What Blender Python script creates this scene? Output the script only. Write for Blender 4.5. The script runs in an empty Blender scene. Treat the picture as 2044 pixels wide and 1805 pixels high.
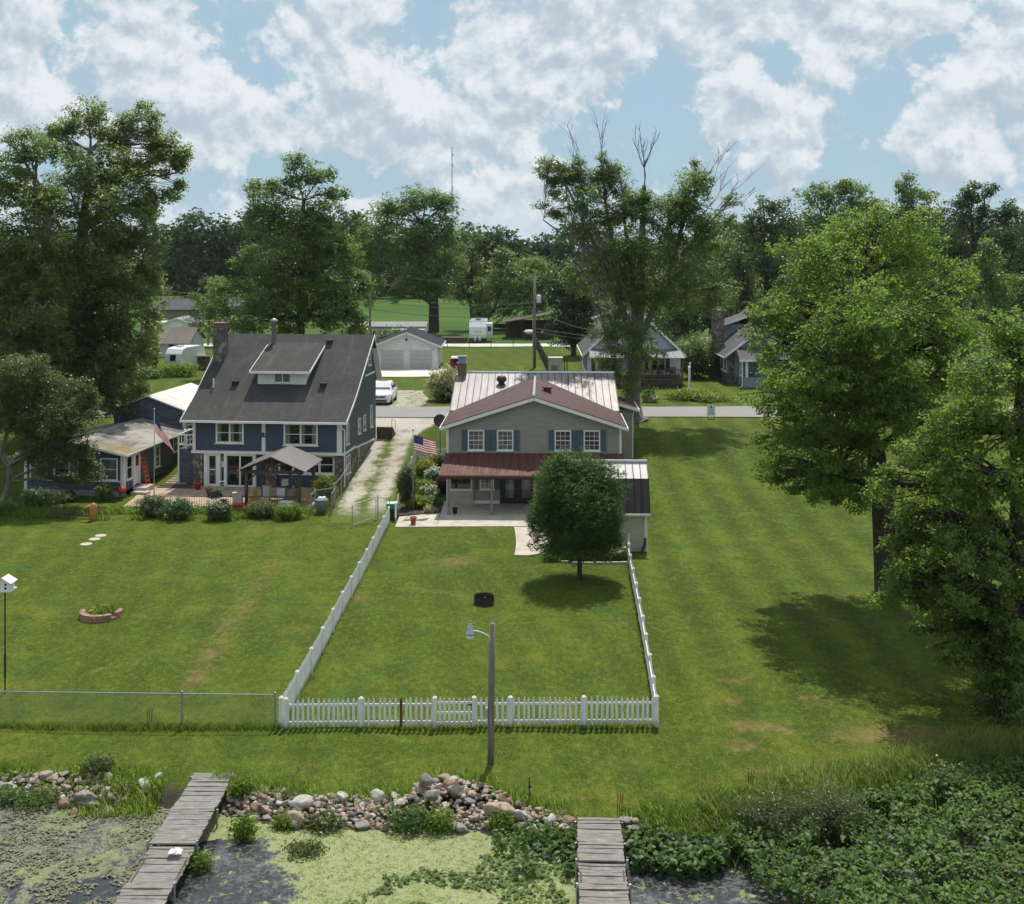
import bpy, math, random
import numpy as np
from mathutils import Vector, Matrix, noise
random.seed(7)
RNG = np.random.default_rng(7)
R = math.radians
scene = bpy.context.scene
COL = scene.collection
# photograph measures: focal length and horizon in the photo's own scale, camera 16 m above the lawn
F, CX, YH, CH = 2400.0, 1022.0, 500.0, 16.0
def gp(x, y, z=0.0):
    Y = F*(CH-z)/(y-YH)
    return Vector(((x-CX)/F*Y, Y, z))
def at(x, y, Y):
    return Vector(((x-CX)/F*Y, Y, CH-(y-YH)/F*Y))

# ------------------------------------------------------------------ terrain
def sstep(a, b, x):
    t = np.clip((x-a)/(b-a), 0, 1)
    return t*t*(3-2*t)
SX = [-80, -20, -15, -9, -6, -3.2, -2.2, -0.6, 0.6, 2, 5, 7, 10, 13, 16, 20, 30, 80]
SYE = [37.2, 37.2, 36.9, 36.4, 35.3, 35.3, 36.4, 35.9, 34.5, 34.15, 33.6, 34.6, 36.0, 37.3, 38.4, 40, 42, 42]
def edge_y(X):
    return np.interp(X, SX, SYE)
def terr(X, Y):
    X = np.asarray(X, float); Y = np.asarray(Y, float)
    s = np.interp(X, [-60, -12.2, -10.9, -7, -5, 7, 9, 60], [82, 82, 77, 74.5, 75, 75, 64, 60])
    e = np.interp(X, [-60, -12.2, -10.9, 60], [94, 94, 97, 97])
    t = np.clip((Y-s)/(e-s), 0, 1)
    h = 2.5*t*t*(3-2*t)
    ed = edge_y(X)
    d = np.clip((ed-Y)/1.9, 0, 2.2)
    h = h - 0.95*d*d/(0.35+d)*1.35*0.9
    return h
def tz(X, Y):
    return float(terr(X, Y))
WATER_Z = -0.42

# ------------------------------------------------------------------ mesh builder
class MB:
    def __init__(s):
        s.v = []; s.f = []; s.m = []; s.M = None
    def add(s, vs, fs, mi=0):
        o = len(s.v)
        for p in vs:
            p = Vector(p)
            s.v.append(s.M @ p if s.M is not None else p)
        for f in fs:
            s.f.append(tuple(i+o for i in f)); s.m.append(mi)
        return s
    def box(s, x0, y0, z0, x1, y1, z1, mi=0):
        vs = [(x0,y0,z0),(x1,y0,z0),(x1,y1,z0),(x0,y1,z0),(x0,y0,z1),(x1,y0,z1),(x1,y1,z1),(x0,y1,z1)]
        return s.add(vs, [(0,3,2,1),(4,5,6,7),(0,1,5,4),(1,2,6,5),(2,3,7,6),(3,0,4,7)], mi)
    def beam(s, a, b, w, h, mi=0, up=(0,0,1)):
        a = Vector(a); b = Vector(b); d = (b-a).normalized(); u = Vector(up)
        if abs(d.dot(u)) > .98: u = Vector((0,1,0))
        r = d.cross(u).normalized(); u = r.cross(d)
        vs = []
        for p in (a, b):
            for i, j in ((-1,-1),(1,-1),(1,1),(-1,1)):
                vs.append(p + r*(i*w/2) + u*(j*h/2))
        return s.add(vs, [(0,1,2,3),(7,6,5,4),(0,4,5,1),(1,5,6,2),(2,6,7,3),(3,7,4,0)], mi)
    def tube(s, pts, rad, n=8, mi=0, cap=True):
        pts = [Vector(p) for p in pts]
        if not hasattr(rad, '__len__'): rad = [rad]*len(pts)
        vs = []; fs = []
        u = None
        for i, p in enumerate(pts):
            d = (pts[min(i+1, len(pts)-1)] - pts[max(i-1, 0)])
            d = d.normalized() if d.length > 1e-9 else Vector((0,0,1))
            if u is None:
                u = Vector((1,0,0)) if abs(d.x) < .8 else Vector((0,1,0))
            u = (u - d*u.dot(d)).normalized(); w = d.cross(u)
            for k in range(n):
                a = 2*math.pi*k/n
                vs.append(p + (u*math.cos(a) + w*math.sin(a))*rad[i])
        for i in range(len(pts)-1):
            for k in range(n):
                k2 = (k+1) % n
                fs.append((i*n+k, i*n+k2, (i+1)*n+k2, (i+1)*n+k))
        if cap:
            fs.append(tuple(reversed(range(n)))); fs.append(tuple(range((len(pts)-1)*n, len(pts)*n)))
        return s.add(vs, fs, mi)
    def cyl(s, c, r, h, n=12, mi=0):
        return s.tube([c, (c[0], c[1], c[2]+h)], r, n, mi)
    def lathe(s, prof, c=(0,0,0), n=16, mi=0, jit=0):
        vs = []; fs = []
        for r, z in prof:
            for k in range(n):
                a = 2*math.pi*k/n
                vs.append((c[0]+r*math.cos(a), c[1]+r*math.sin(a), c[2]+z))
        for i in range(len(prof)-1):
            for k in range(n):
                fs.append((i*n+k, i*n+(k+1) % n, (i+1)*n+(k+1) % n, (i+1)*n+k))
        return s.add(vs, fs, mi)
    def prism(s, poly, a0, a1, axis='x', mi=0):
        # poly: list of 2D points in the plane across the axis; x: (y,z), y: (x,z), z: (x,y)
        def P(q, a):
            return {'x': (a, q[0], q[1]), 'y': (q[0], a, q[1]), 'z': (q[0], q[1], a)}[axis]
        n = len(poly)
        vs = [P(q, a0) for q in poly] + [P(q, a1) for q in poly]
        fs = [tuple(range(n)), tuple(reversed(range(n, 2*n)))]
        for i in range(n):
            j = (i+1) % n
            fs.append((i, i+n, j+n, j))
        return s.add(vs, fs, mi)
    def slab(s, q, t, mi=0):
        q = [Vector(p) for p in q]
        nrm = (q[1]-q[0]).cross(q[2]-q[0])
        if nrm.length < 1e-9: nrm = (q[2]-q[0]).cross(q[3]-q[0])
        nrm.normalize()
        if nrm.z < 0: nrm = -nrm
        n = len(q)
        vs = q + [p - nrm*t for p in q]
        fs = [tuple(range(n)), tuple(reversed(range(n, 2*n)))]
        for i in range(n):
            j = (i+1) % n
            fs.append((i, i+n, j+n, j))
        return s.add(vs, fs, mi)
    def ball(s, c, r, mi=0, seg=10, ring=7, sc=(1,1,1)):
        vs = [(c[0], c[1], c[2]+r*sc[2])]; fs = []
        for i in range(1, ring):
            a = math.pi*i/ring
            for k in range(seg):
                b = 2*math.pi*k/seg
                vs.append((c[0]+r*sc[0]*math.sin(a)*math.cos(b), c[1]+r*sc[1]*math.sin(a)*math.sin(b), c[2]+r*sc[2]*math.cos(a)))
        vs.append((c[0], c[1], c[2]-r*sc[2]))
        for k in range(seg):
            fs.append((0, 1+k, 1+(k+1) % seg))
            for i in range(ring-2):
                fs.append((1+i*seg+k, 1+(i+1)*seg+k, 1+(i+1)*seg+(k+1) % seg, 1+i*seg+(k+1) % seg))
            fs.append((len(vs)-1, 1+(ring-2)*seg+(k+1) % seg, 1+(ring-2)*seg+k))
        return s.add(vs, fs, mi)
    def build(s, name, mats, parent=None, smooth=False, loc=None, rz=0):
        me = bpy.data.meshes.new(name)
        me.from_pydata([tuple(p) for p in s.v], [], s.f)
        if not isinstance(mats, (list, tuple)): mats = [mats]
        for m in mats: me.materials.append(m)
        if len(mats) > 1: me.polygons.foreach_set('material_index', s.m)
        if smooth: me.polygons.foreach_set('use_smooth', [True]*len(me.polygons))
        me.update()
        o = bpy.data.objects.new(name, me); COL.objects.link(o)
        if parent is not None: o.parent = parent
        if loc is not None: o.location = loc
        if rz: o.rotation_euler = (0, 0, rz)
        return o
def tag(o, label=None, cat=None, group=None, kind=None):
    if label: o['label'] = label
    if cat: o['category'] = cat
    if group: o['group'] = group
    if kind: o['kind'] = kind
    return o
def thing(name, label, cat, loc=(0,0,0), rz=0, group=None):
    o = bpy.data.objects.new(name, None); COL.objects.link(o)
    o.empty_display_size = .2
    o.location = loc; o.rotation_euler = (0, 0, rz)
    return tag(o, label, cat, group)
def copy_tree(o, parent=None):
    c = o.copy(); COL.objects.link(c); c.parent = parent
    for ch in list(o.children): copy_tree(ch, c)
    return c
def np_mesh(name, verts, faces_flat, nper, mats, parent=None, loc=None, attrs=None, smooth=False):
    """verts (N,3) array, faces_flat (M*nper) ints."""
    me = bpy.data.meshes.new(name)
    nv = len(verts); nf = len(faces_flat)//nper
    me.vertices.add(nv); me.vertices.foreach_set('co', np.asarray(verts, np.float32).ravel())
    me.loops.add(nf*nper); me.loops.foreach_set('vertex_index', np.asarray(faces_flat, np.int32))
    me.polygons.add(nf)
    me.polygons.foreach_set('loop_start', np.arange(0, nf*nper, nper, dtype=np.int32))
    if not isinstance(mats, (list, tuple)): mats = [mats]
    for m in mats: me.materials.append(m)
    if smooth: me.polygons.foreach_set('use_smooth', np.ones(nf, bool))
    for an, dom, arr in (attrs or []):
        a = me.attributes.new(an, 'FLOAT', dom); a.data.foreach_set('value', np.asarray(arr, np.float32))
    me.update(calc_edges=True); me.validate()
    o = bpy.data.objects.new(name, me); COL.objects.link(o)
    if parent is not None: o.parent = parent
    if loc is not None: o.location = loc
    return o

# ------------------------------------------------------------------ materials
def nn(nt, t, ins=None, **props):
    nd = nt.nodes.new(t)
    for k, v in props.items(): setattr(nd, k, v)
    for k, v in (ins or {}).items():
        s = nd.inputs[k]
        if isinstance(v, bpy.types.NodeSocket): nt.links.new(v, s)
        elif hasattr(v, '__len__') and len(v) == 3 and s.type == 'RGBA': s.default_value = (*v, 1)
        else: s.default_value = v
    return nd
def mth(nt, op, a, b=None, c=None, clamp=False):
    nd = nt.nodes.new('ShaderNodeMath'); nd.operation = op; nd.use_clamp = clamp
    for i, v in enumerate((a, b, c)):
        if v is None: continue
        if isinstance(v, bpy.types.NodeSocket): nt.links.new(v, nd.inputs[i])
        else: nd.inputs[i].default_value = v
    return nd.outputs[0]
def mixc(nt, f, a, b, mode='MIX'):
    nd = nt.nodes.new('ShaderNodeMix'); nd.data_type = 'RGBA'; nd.blend_type = mode
    for i, v in ((0, f), (6, a), (7, b)):
        if isinstance(v, bpy.types.NodeSocket): nt.links.new(v, nd.inputs[i])
        elif hasattr(v, '__len__'): nd.inputs[i].default_value = (*v[:3], 1)
        else: nd.inputs[i].default_value = v
    return nd.outputs[2]
def smap(nt, v, a, b, lo=0.0, hi=1.0):
    nd = nn(nt, 'ShaderNodeMapRange', {'Value': v, 'From Min': a, 'From Max': b, 'To Min': lo, 'To Max': hi}, interpolation_type='SMOOTHSTEP')
    return nd.outputs[0]
def noise_t(nt, vec, scale, detail=4, rough=.55, dist=0.0):
    return nn(nt, 'ShaderNodeTexNoise', {'Vector': vec, 'Scale': scale, 'Detail': detail, 'Roughness': rough, 'Distortion': dist}).outputs[0]
def vmul(nt, v, s):
    nd = nn(nt, 'ShaderNodeMapping', {'Vector': v}); nd.inputs['Scale'].default_value = s
    return nd.outputs[0]
def mat_new(name):
    m = bpy.data.materials.new(name); m.use_nodes = True
    nt = m.node_tree; nt.nodes.clear()
    out = nt.nodes.new('ShaderNodeOutputMaterial')
    return m, nt, out
def bump(nt, h, strength=.3, dist=.02):
    return nn(nt, 'ShaderNodeBump', {'Height': h, 'Strength': strength, 'Distance': dist}).outputs[0]
def pos(nt):
    return nt.nodes.new('ShaderNodeNewGeometry').outputs['Position']
def obj(nt):
    return nt.nodes.new('ShaderNodeTexCoord').outputs['Object']
def prin(nt, out, col, rough=.6, metal=0.0, spec=.4, normal=None, **kw):
    ins = {'Base Color': col, 'Roughness': rough, 'Metallic': metal, 'Specular IOR Level': spec}
    if normal is not None: ins['Normal'] = normal
    ins.update(kw)
    p = nn(nt, 'ShaderNodeBsdfPrincipled', ins)
    nt.links.new(p.outputs[0], out.inputs[0])
    return p
def sc3(c, k): return tuple(min(1, x*k) for x in c)
def basic(name, col, rough=.65, var=.22, scale=3.0, bmp=.15, bscale=25, metal=0.0, spec=.4, stretch=(1,1,1), col2=None, thr=(.5,.68)):
    m, nt, out = mat_new(name)
    v = vmul(nt, obj(nt), stretch)
    n1 = noise_t(nt, v, scale, 5, .6)
    c = mixc(nt, smap(nt, n1, .3, .7), sc3(col, 1-var), sc3(col, 1+var))
    if col2 is not None:
        n2 = noise_t(nt, v, scale*.6, 6, .65, .4)
        c = mixc(nt, smap(nt, n2, *thr), c, col2)
    nb = noise_t(nt, v, bscale, 3, .6)
    prin(nt, out, c, rough, metal, spec, bump(nt, nb, bmp, .01))
    return m
def siding(name, col, pitch=.13, var=.1, axis=2, depth=.35, rough=.55):
    m, nt, out = mat_new(name)
    o = obj(nt); sp = nn(nt, 'ShaderNodeSeparateXYZ', {0: o})
    fr = mth(nt, 'FRACT', mth(nt, 'MULTIPLY', sp.outputs[axis], 1/pitch))
    n1 = noise_t(nt, vmul(nt, o, (.5,.5,2)), 2.5, 5, .6)
    c = mixc(nt, smap(nt, n1, .3, .7), sc3(col, 1-var), sc3(col, 1+var))
    line = smap(nt, fr, .0, .16)
    c = mixc(nt, line, sc3(col, 1-depth), c)
    n2 = noise_t(nt, vmul(nt, o, (3,3,.35)), 1.6, 4, .6)
    c = mixc(nt, smap(nt, n2, .55, .8, 0, .35), c, sc3(col, .62))
    prin(nt, out, c, rough, 0, .35, bump(nt, mth(nt, 'SUBTRACT', 1.0, fr), .5, .015))
    return m
def shingle(name, col, col2, rows=.16, bw=.3, slope=1.3, axis='x', wear=None):
    m, nt, out = mat_new(name)
    o = obj(nt); sp = nn(nt, 'ShaderNodeSeparateXYZ', {0: o})
    u = sp.outputs[0 if axis == 'x' else 1]
    vec = nn(nt, 'ShaderNodeCombineXYZ', {0: u, 1: mth(nt, 'MULTIPLY', sp.outputs[2], slope), 2: 0.0}).outputs[0]
    br = nn(nt, 'ShaderNodeTexBrick', {'Vector': vec, 'Color1': (*col, 1), 'Color2': (*col2, 1), 'Mortar': (*sc3(col, .5), 1), 'Scale': 1.0,
        'Mortar Size': .012, 'Mortar Smooth': .6, 'Bias': 0.0, 'Brick Width': bw, 'Row Height': rows})
    n1 = noise_t(nt, vmul(nt, o, (1, .5, .5)), .9, 6, .65, .5)
    c = mixc(nt, smap(nt, n1, .35, .7), sc3(col, .72), br.outputs[0])
    n3 = noise_t(nt, vmul(nt, o, (2.2, .25, .25)), 1.2, 5, .6)
    c = mixc(nt, smap(nt, n3, .52, .75, 0, .55), c, wear or sc3(col2, 1.5))
    n2 = noise_t(nt, o, 40, 3, .7)
    c = mixc(nt, .35, c, mixc(nt, n2, (.0,.0,.0), sc3(col2, 2.4)))
    prin(nt, out, c, .9, 0, .2, bump(nt, mth(nt, 'ADD', br.outputs[1], mth(nt, 'MULTIPLY', n2, .3)), .35, .02))
    return m
def leafmat(name, dark, light, trans=.4, tcol=None, rough=.45, spec=.35):
    m, nt, out = mat_new(name)
    a = nn(nt, 'ShaderNodeAttribute', attribute_name='tint')
    n1 = noise_t(nt, pos(nt), .35, 3, .5)
    f = mth(nt, 'ADD', mth(nt, 'MULTIPLY', a.outputs['Fac'], .75), mth(nt, 'MULTIPLY', n1, .3), clamp=True)
    c = mixc(nt, f, dark, light)
    p = nn(nt, 'ShaderNodeBsdfPrincipled', {'Base Color': c, 'Roughness': rough, 'Specular IOR Level': spec})
    t = nn(nt, 'ShaderNodeBsdfTranslucent', {'Color': mixc(nt, f, sc3(tcol or light, .55), sc3(tcol or light, 1.5))})
    mx = nn(nt, 'ShaderNodeMixShader', {0: trans})
    nt.links.new(p.outputs[0], mx.inputs[1]); nt.links.new(t.outputs[0], mx.inputs[2])
    nt.links.new(mx.outputs[0], out.inputs[0])
    return m
def bark(name, col=(.10,.085,.07)):
    m, nt, out = mat_new(name)
    v = vmul(nt, pos(nt), (5, 5, .9))
    n1 = noise_t(nt, v, 2.2, 6, .65, .6)
    c = mixc(nt, smap(nt, n1, .3, .7), sc3(col, .45), sc3(col, 1.5))
    prin(nt, out, c, .95, 0, .15, bump(nt, n1, .8, .06))
    return m
def glass(name, base=(.03,.035,.04), light=(.18,.19,.18), amt=.5, rough=.06):
    m, nt, out = mat_new(name)
    n1 = noise_t(nt, vmul(nt, obj(nt), (1.6,1.6,.7)), 1.3, 3, .5)
    c = mixc(nt, smap(nt, n1, .45, .72, 0, amt), base, light)
    n2 = noise_t(nt, obj(nt), .9, 1, .5)
    prin(nt, out, c, rough, 0, .6, bump(nt, n2, .08, .05))
    return m
def wood(name, col, stretch=(1,12,12), var=.35, rough=.85, col2=None):
    return basic(name, col, rough, var, 1.5, .35, 6, 0, .2, stretch, col2)
def metalpaint(name, col, rough=.38, spec=.6, var=.12, coat=0.0):
    m, nt, out = mat_new(name)
    o = obj(nt)
    n1 = noise_t(nt, vmul(nt, o, (2.5, .35, .35)), 1.5, 5, .6)
    c = mixc(nt, smap(nt, n1, .3, .7), sc3(col, 1-var), sc3(col, 1+var))
    n2 = noise_t(nt, o, 1.1, 4, .6)
    rg = smap(nt, n2, .3, .7, rough*.85, rough*1.25)
    prin(nt, out, c, rg, 0, spec, bump(nt, n2, .12, .05), **{'Coat Weight': coat, 'Coat Roughness': .3})
    return m

M = {}
M['white'] = basic('white_paint', (.74,.74,.72), .5, .07, 2, .08, col2=(.52,.50,.45), thr=(.62,.85))
def fence_paint():
    m, nt, out = mat_new('fence_white_paint'); P = pos(nt); o = obj(nt)
    n1 = noise_t(nt, vmul(nt, P, (9, 9, 2)), 1.6, 5, .65); n2 = noise_t(nt, P, 3.1, 4, .6)
    z = nn(nt, 'ShaderNodeSeparateXYZ', {0: o}).outputs[2]
    c = mixc(nt, smap(nt, n1, .35, .7), (.80,.80,.78), (.66,.655,.63))
    low = mth(nt, 'MULTIPLY', smap(nt, mth(nt, 'ADD', z, mth(nt, 'MULTIPLY', n2, .3)), .45, .18), smap(nt, n1, .25, .6))
    c = mixc(nt, mth(nt, 'MULTIPLY', low, .75), c, (.20,.19,.12))
    c = mixc(nt, smap(nt, n2, .66, .74, 0, .8), c, (.34,.30,.25))
    prin(nt, out, c, .6, 0, .3, bump(nt, n1, .15, .01)); return m
M['fence_white'] = fence_paint()
M['trim'] = basic('white_trim', (.76,.76,.74), .5, .05, 2, .05)
M['navy'] = siding('navy_siding', (.054,.080,.120), .13)
M['slate'] = siding('slate_siding', (.085,.10,.112), .13)
M['tan'] = siding('tan_siding', (.30,.285,.25), .115, depth=.22)
M['cream'] = siding('cream_board', (.46,.44,.35), .2, axis=0, depth=.2)
M['cabin'] = siding('cabin_board', (.075,.092,.125), .2, axis=0, depth=.3, var=.25)
M['grey_side'] = siding('pale_grey_siding', (.44,.46,.48), .14, depth=.2)
M['white_side'] = siding('white_siding', (.72,.73,.74), .15, depth=.18)
M['bluegrey'] = siding('bluegrey_siding', (.22,.27,.33), .14)
M['sh_dark'] = shingle('dark_shingles', (.042,.040,.040), (.086,.082,.081), slope=1.5, wear=(.125,.118,.113))
M['sh_grey'] = shingle('grey_shingles', (.075,.075,.08), (.115,.115,.12), slope=1.6, axis='y')
M['sh_brown'] = shingle('brown_shingles', (.13,.10,.09), (.18,.15,.13), slope=1.6)
M['metal_brown'] = metalpaint('brown_metal_roof', (.076,.037,.034), .55, .25, .15)
M['metal_glare'] = metalpaint('glare_paled_brown_metal_roof', (.205,.168,.168), .42, .6, .28, .2)  # glossy brown roof, its colour paled to carry the sun's glare
M['metal_red'] = metalpaint('red_brown_metal_roof', (.125,.052,.043), .65, .15, .15)
M['metal_dark'] = metalpaint('dark_brown_metal', (.060,.042,.040), .5, .4, .1)
M['metal_pale'] = metalpaint('pale_metal_roof', (.42,.38,.37), .36, .8, .12, .3)
M['metal_navy'] = metalpaint('navy_metal_roof', (.022,.026,.040), .7, .12, .1)
M['metal_grey'] = metalpaint('grey_metal_roof', (.20,.205,.21), .6, .25, .1)
M['metal_white'] = metalpaint('white_metal', (.66,.67,.68), .45, .5, .06)
M['steel'] = basic('galvanised_steel', (.38,.39,.40), .42, .15, 6, .05, metal=.7, spec=.5)
M['darksteel'] = basic('dark_steel', (.05,.05,.05), .5, .3, 8, .1, metal=.3)
M['rust'] = basic('rusty_steel', (.035,.028,.026), .75, .45, 6, .3, col2=(.09,.045,.028), thr=(.55,.75))
M['glass'] = glass('window_glass')
M['glass_pale'] = glass('curtained_glass', (.10,.11,.115), (.26,.27,.27), .8, .08)
M['glass_dark'] = glass('dark_glass', (.012,.013,.014), (.05,.055,.05), .6, .05)
M['glass_green'] = glass('green_tinted_glass', (.06,.10,.095), (.12,.17,.16), .8, .1)
M['shutter'] = siding('teal_shutter', (.075,.115,.125), .07, depth=.35)
M['dgreen'] = basic('dark_green_door', (.012,.022,.022), .4, .2)
M['stone'] = None
M['concrete'] = basic('pale_concrete', (.46,.41,.34), .9, .14, 1.3, .12, col2=(.32,.28,.23), thr=(.56,.78))
M['concrete_white'] = basic('white_concrete', (.60,.57,.52), .9, .1, .8, .1)
M['post_wood'] = wood('weathered_post', (.23,.20,.16), (9,9,1))
M['dock_wood'] = None
M['timber'] = wood('brown_timber', (.10,.075,.055), (6,6,1.2))
M['pole_wood'] = wood('grey_pole_wood', (.20,.18,.155), (12,12,.8))
M['terracotta'] = basic('terracotta', (.36,.12,.06), .8, .15, 6)
M['red'] = basic('red_plastic', (.42,.035,.03), .45, .15)
M['darkred'] = basic('dark_red_paint', (.20,.022,.018), .3, .12, spec=.6)
M['yellow'] = basic('yellow_fabric', (.62,.36,.02), .7, .15)
M['black'] = basic('black_plastic', (.018,.018,.019), .5, .3)
M['rubber'] = basic('black_rubber', (.02,.02,.02), .85, .2)
M['green_plastic'] = basic('green_plastic', (.01,.22,.09), .4, .15)
M['teal'] = basic('teal_paint', (.10,.20,.18), .5, .15)
M['grey_plastic'] = basic('grey_plastic', (.22,.26,.30), .5, .15)
M['blue'] = basic('blue_paint', (.03,.06,.16), .5, .2)
M['carwhite'] = basic('white_car_paint', (.80,.80,.80), .18, .03, 2, .0, spec=.7)
M['bark'] = bark('tree_bark')
M['bark_grey'] = bark('grey_bark', (.16,.145,.125))
M['bark_dark'] = bark('dark_bark', (.06,.05,.042))
M['tan_paint'] = basic('beige_paint', (.46,.43,.35), .6, .1)
M['orange_wood'] = basic('varnished_orange_wood', (.42,.20,.06), .4, .3, 4, .2)
M['curtain'] = basic('pale_curtain', (.17,.18,.165), .5, .35, 3, .1, stretch=(8,1,.3))
M['lime'] = basic('lime_glass', (.40,.75,.12), .2, .1)
M['ground_soil'] = basic('dark_mulch', (.055,.04,.03), .95, .4, 9, .5)
def brickm(name, c1, c2, mort, bw=.22, rh=.075, ms=.012, ax='x'):
    m, nt, out = mat_new(name)
    o = obj(nt); sp = nn(nt, 'ShaderNodeSeparateXYZ', {0: o})
    vec = nn(nt, 'ShaderNodeCombineXYZ', {0: mth(nt, 'ADD', sp.outputs[0], sp.outputs[1]), 1: sp.outputs[2], 2: 0.0}).outputs[0]
    br = nn(nt, 'ShaderNodeTexBrick', {'Vector': vec, 'Color1': (*c1, 1), 'Color2': (*c2, 1), 'Mortar': (*mort, 1), 'Scale': 1.0, 'Mortar Size': ms, 'Brick Width': bw, 'Row Height': rh})
    n1 = noise_t(nt, o, 5, 5, .6)
    c = mixc(nt, smap(nt, n1, .3, .75, 0, .5), br.outputs[0], sc3(c1, .5))
    prin(nt, out, c, .9, 0, .2, bump(nt, br.outputs[1], -.4, .02))
    return m
M['brick'] = brickm('red_brick', (.22,.07,.05), (.30,.10,.07), (.25,.22,.2))
def fieldstone(name, a=(.20,.16,.13), b=(.10,.09,.085), c3=(.30,.27,.23), scale=4.2):
    m, nt, out = mat_new(name)
    o = obj(nt)
    vo = nn(nt, 'ShaderNodeTexVoronoi', {'Vector': o, 'Scale': scale})
    vd = nn(nt, 'ShaderNodeTexVoronoi', {'Vector': o, 'Scale': scale}, feature='DISTANCE_TO_EDGE')
    sp = nn(nt, 'ShaderNodeSeparateColor', {0: vo.outputs['Color']})
    c = mixc(nt, sp.outputs[0], a, b); c = mixc(nt, smap(nt, sp.outputs[1], .6, .9), c, c3)
    e = smap(nt, vd.outputs['Distance'], .0, .07)
    c = mixc(nt, e, (.10,.09,.08), c)
    prin(nt, out, c, .9, 0, .2, bump(nt, e, .8, .05))
    return m
M['stone'] = fieldstone('fieldstone')
M['stone_grey'] = fieldstone('grey_fieldstone', (.17,.15,.135), (.09,.08,.075), (.27,.25,.23), 3.4)
def stained_roof(name):
    m, nt, out = mat_new(name)
    o = obj(nt)
    n1 = noise_t(nt, vmul(nt, o, (1, .35, 1)), .8, 7, .7, .6)
    n2 = noise_t(nt, vmul(nt, o, (.6, 2.5, 1)), .6, 5, .6)
    n3 = noise_t(nt, o, .35, 4, .6)
    c = mixc(nt, smap(nt, n1, .38, .62), (.33,.31,.27), (.13,.12,.11))
    c = mixc(nt, smap(nt, n2, .5, .75, 0, .6), c, (.46,.44,.41))
    sp = nn(nt, 'ShaderNodeSeparateXYZ', {0: o})
    f = mth(nt, 'MULTIPLY', smap(nt, sp.outputs[1], 3.2, -.3), smap(nt, n3, .38, .6))
    c = mixc(nt, f, c, (.22,.15,.04))
    prin(nt, out, c, .8, 0, .3, bump(nt, n1, .2, .02))
    return m
M['stained'] = stained_roof('stained_roof')
M['stained_white'] = basic('stained_white_roof', (.60,.58,.55), .6, .1, .9, .1, stretch=(.4,2.2,1), col2=(.33,.29,.27), thr=(.55,.75))
def chainlink(name):
    m, nt, out = mat_new(name)
    o = obj(nt); sp = nn(nt, 'ShaderNodeSeparateXYZ', {0: o})
    h = mth(nt, 'ADD', sp.outputs[0], sp.outputs[1])
    k = 1/.075
    f1 = mth(nt, 'FRACT', mth(nt, 'MULTIPLY', mth(nt, 'ADD', h, sp.outputs[2]), k))
    f2 = mth(nt, 'FRACT', mth(nt, 'MULTIPLY', mth(nt, 'SUBTRACT', h, sp.outputs[2]), k))
    w = mth(nt, 'MAXIMUM', mth(nt, 'LESS_THAN', f1, .07), mth(nt, 'LESS_THAN', f2, .07))
    p = nn(nt, 'ShaderNodeBsdfPrincipled', {'Base Color': (.3,.31,.31,1), 'Metallic': .5, 'Roughness': .5})
    t = nn(nt, 'ShaderNodeBsdfTransparent')
    mx = nn(nt, 'ShaderNodeMixShader', {0: w})
    nt.links.new(t.outputs[0], mx.inputs[1]); nt.links.new(p.outputs[0], mx.inputs[2])
    nt.links.new(mx.outputs[0], out.inputs[0])
    return m
M['chain'] = chainlink('chain_link_mesh')
# ------------------------------------------------------------------ camera, sun, sky
cam = bpy.data.cameras.new('camera'); cam_o = bpy.data.objects.new('camera', cam); COL.objects.link(cam_o)
cam_o.location = (0, 0, CH); cam_o.rotation_euler = (R(90), 0, 0)
cam.sensor_width = 36; cam.lens = 36*F/2044; cam.shift_y = -(902.5-YH)/2044
cam.clip_start = .5; cam.clip_end = 6000
scene.camera = cam_o
SUN_EL, SUN_AZ = R(61), R(9)
sd = Vector((math.sin(SUN_AZ)*math.cos(SUN_EL), math.cos(SUN_AZ)*math.cos(SUN_EL), math.sin(SUN_EL)))
sun = bpy.data.lights.new('sun', 'SUN'); sun.energy = 4.3; sun.angle = R(.55); sun.color = (1, .95, .86)
so = bpy.data.objects.new('sun', sun); COL.objects.link(so); so.rotation_euler = sd.to_track_quat('Z', 'Y').to_euler(); so.location = (20, 60, 60)
scene.view_settings.view_transform = 'Standard'; scene.view_settings.look = 'None'
scene.view_settings.exposure = .12; scene.view_settings.gamma = 1
w = bpy.data.worlds.new('World'); scene.world = w; w.use_nodes = True
nt = w.node_tree; nt.nodes.clear()
wo = nt.nodes.new('ShaderNodeOutputWorld')
sky = nn(nt, 'ShaderNodeTexSky', sky_type='NISHITA'); sky.sun_disc = False
sky.sun_elevation = SUN_EL; sky.sun_rotation = SUN_AZ; sky.altitude = 200; sky.air_density = 1.0; sky.dust_density = 1.2; sky.ozone_density = 1.5
tc = nt.nodes.new('ShaderNodeTexCoord').outputs['Generated']
sp = nn(nt, 'ShaderNodeSeparateXYZ', {0: tc})
du, dv = sp.outputs[0], sp.outputs[2]
dvv = mth(nt, 'MAXIMUM', dv, 0.0)
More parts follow.
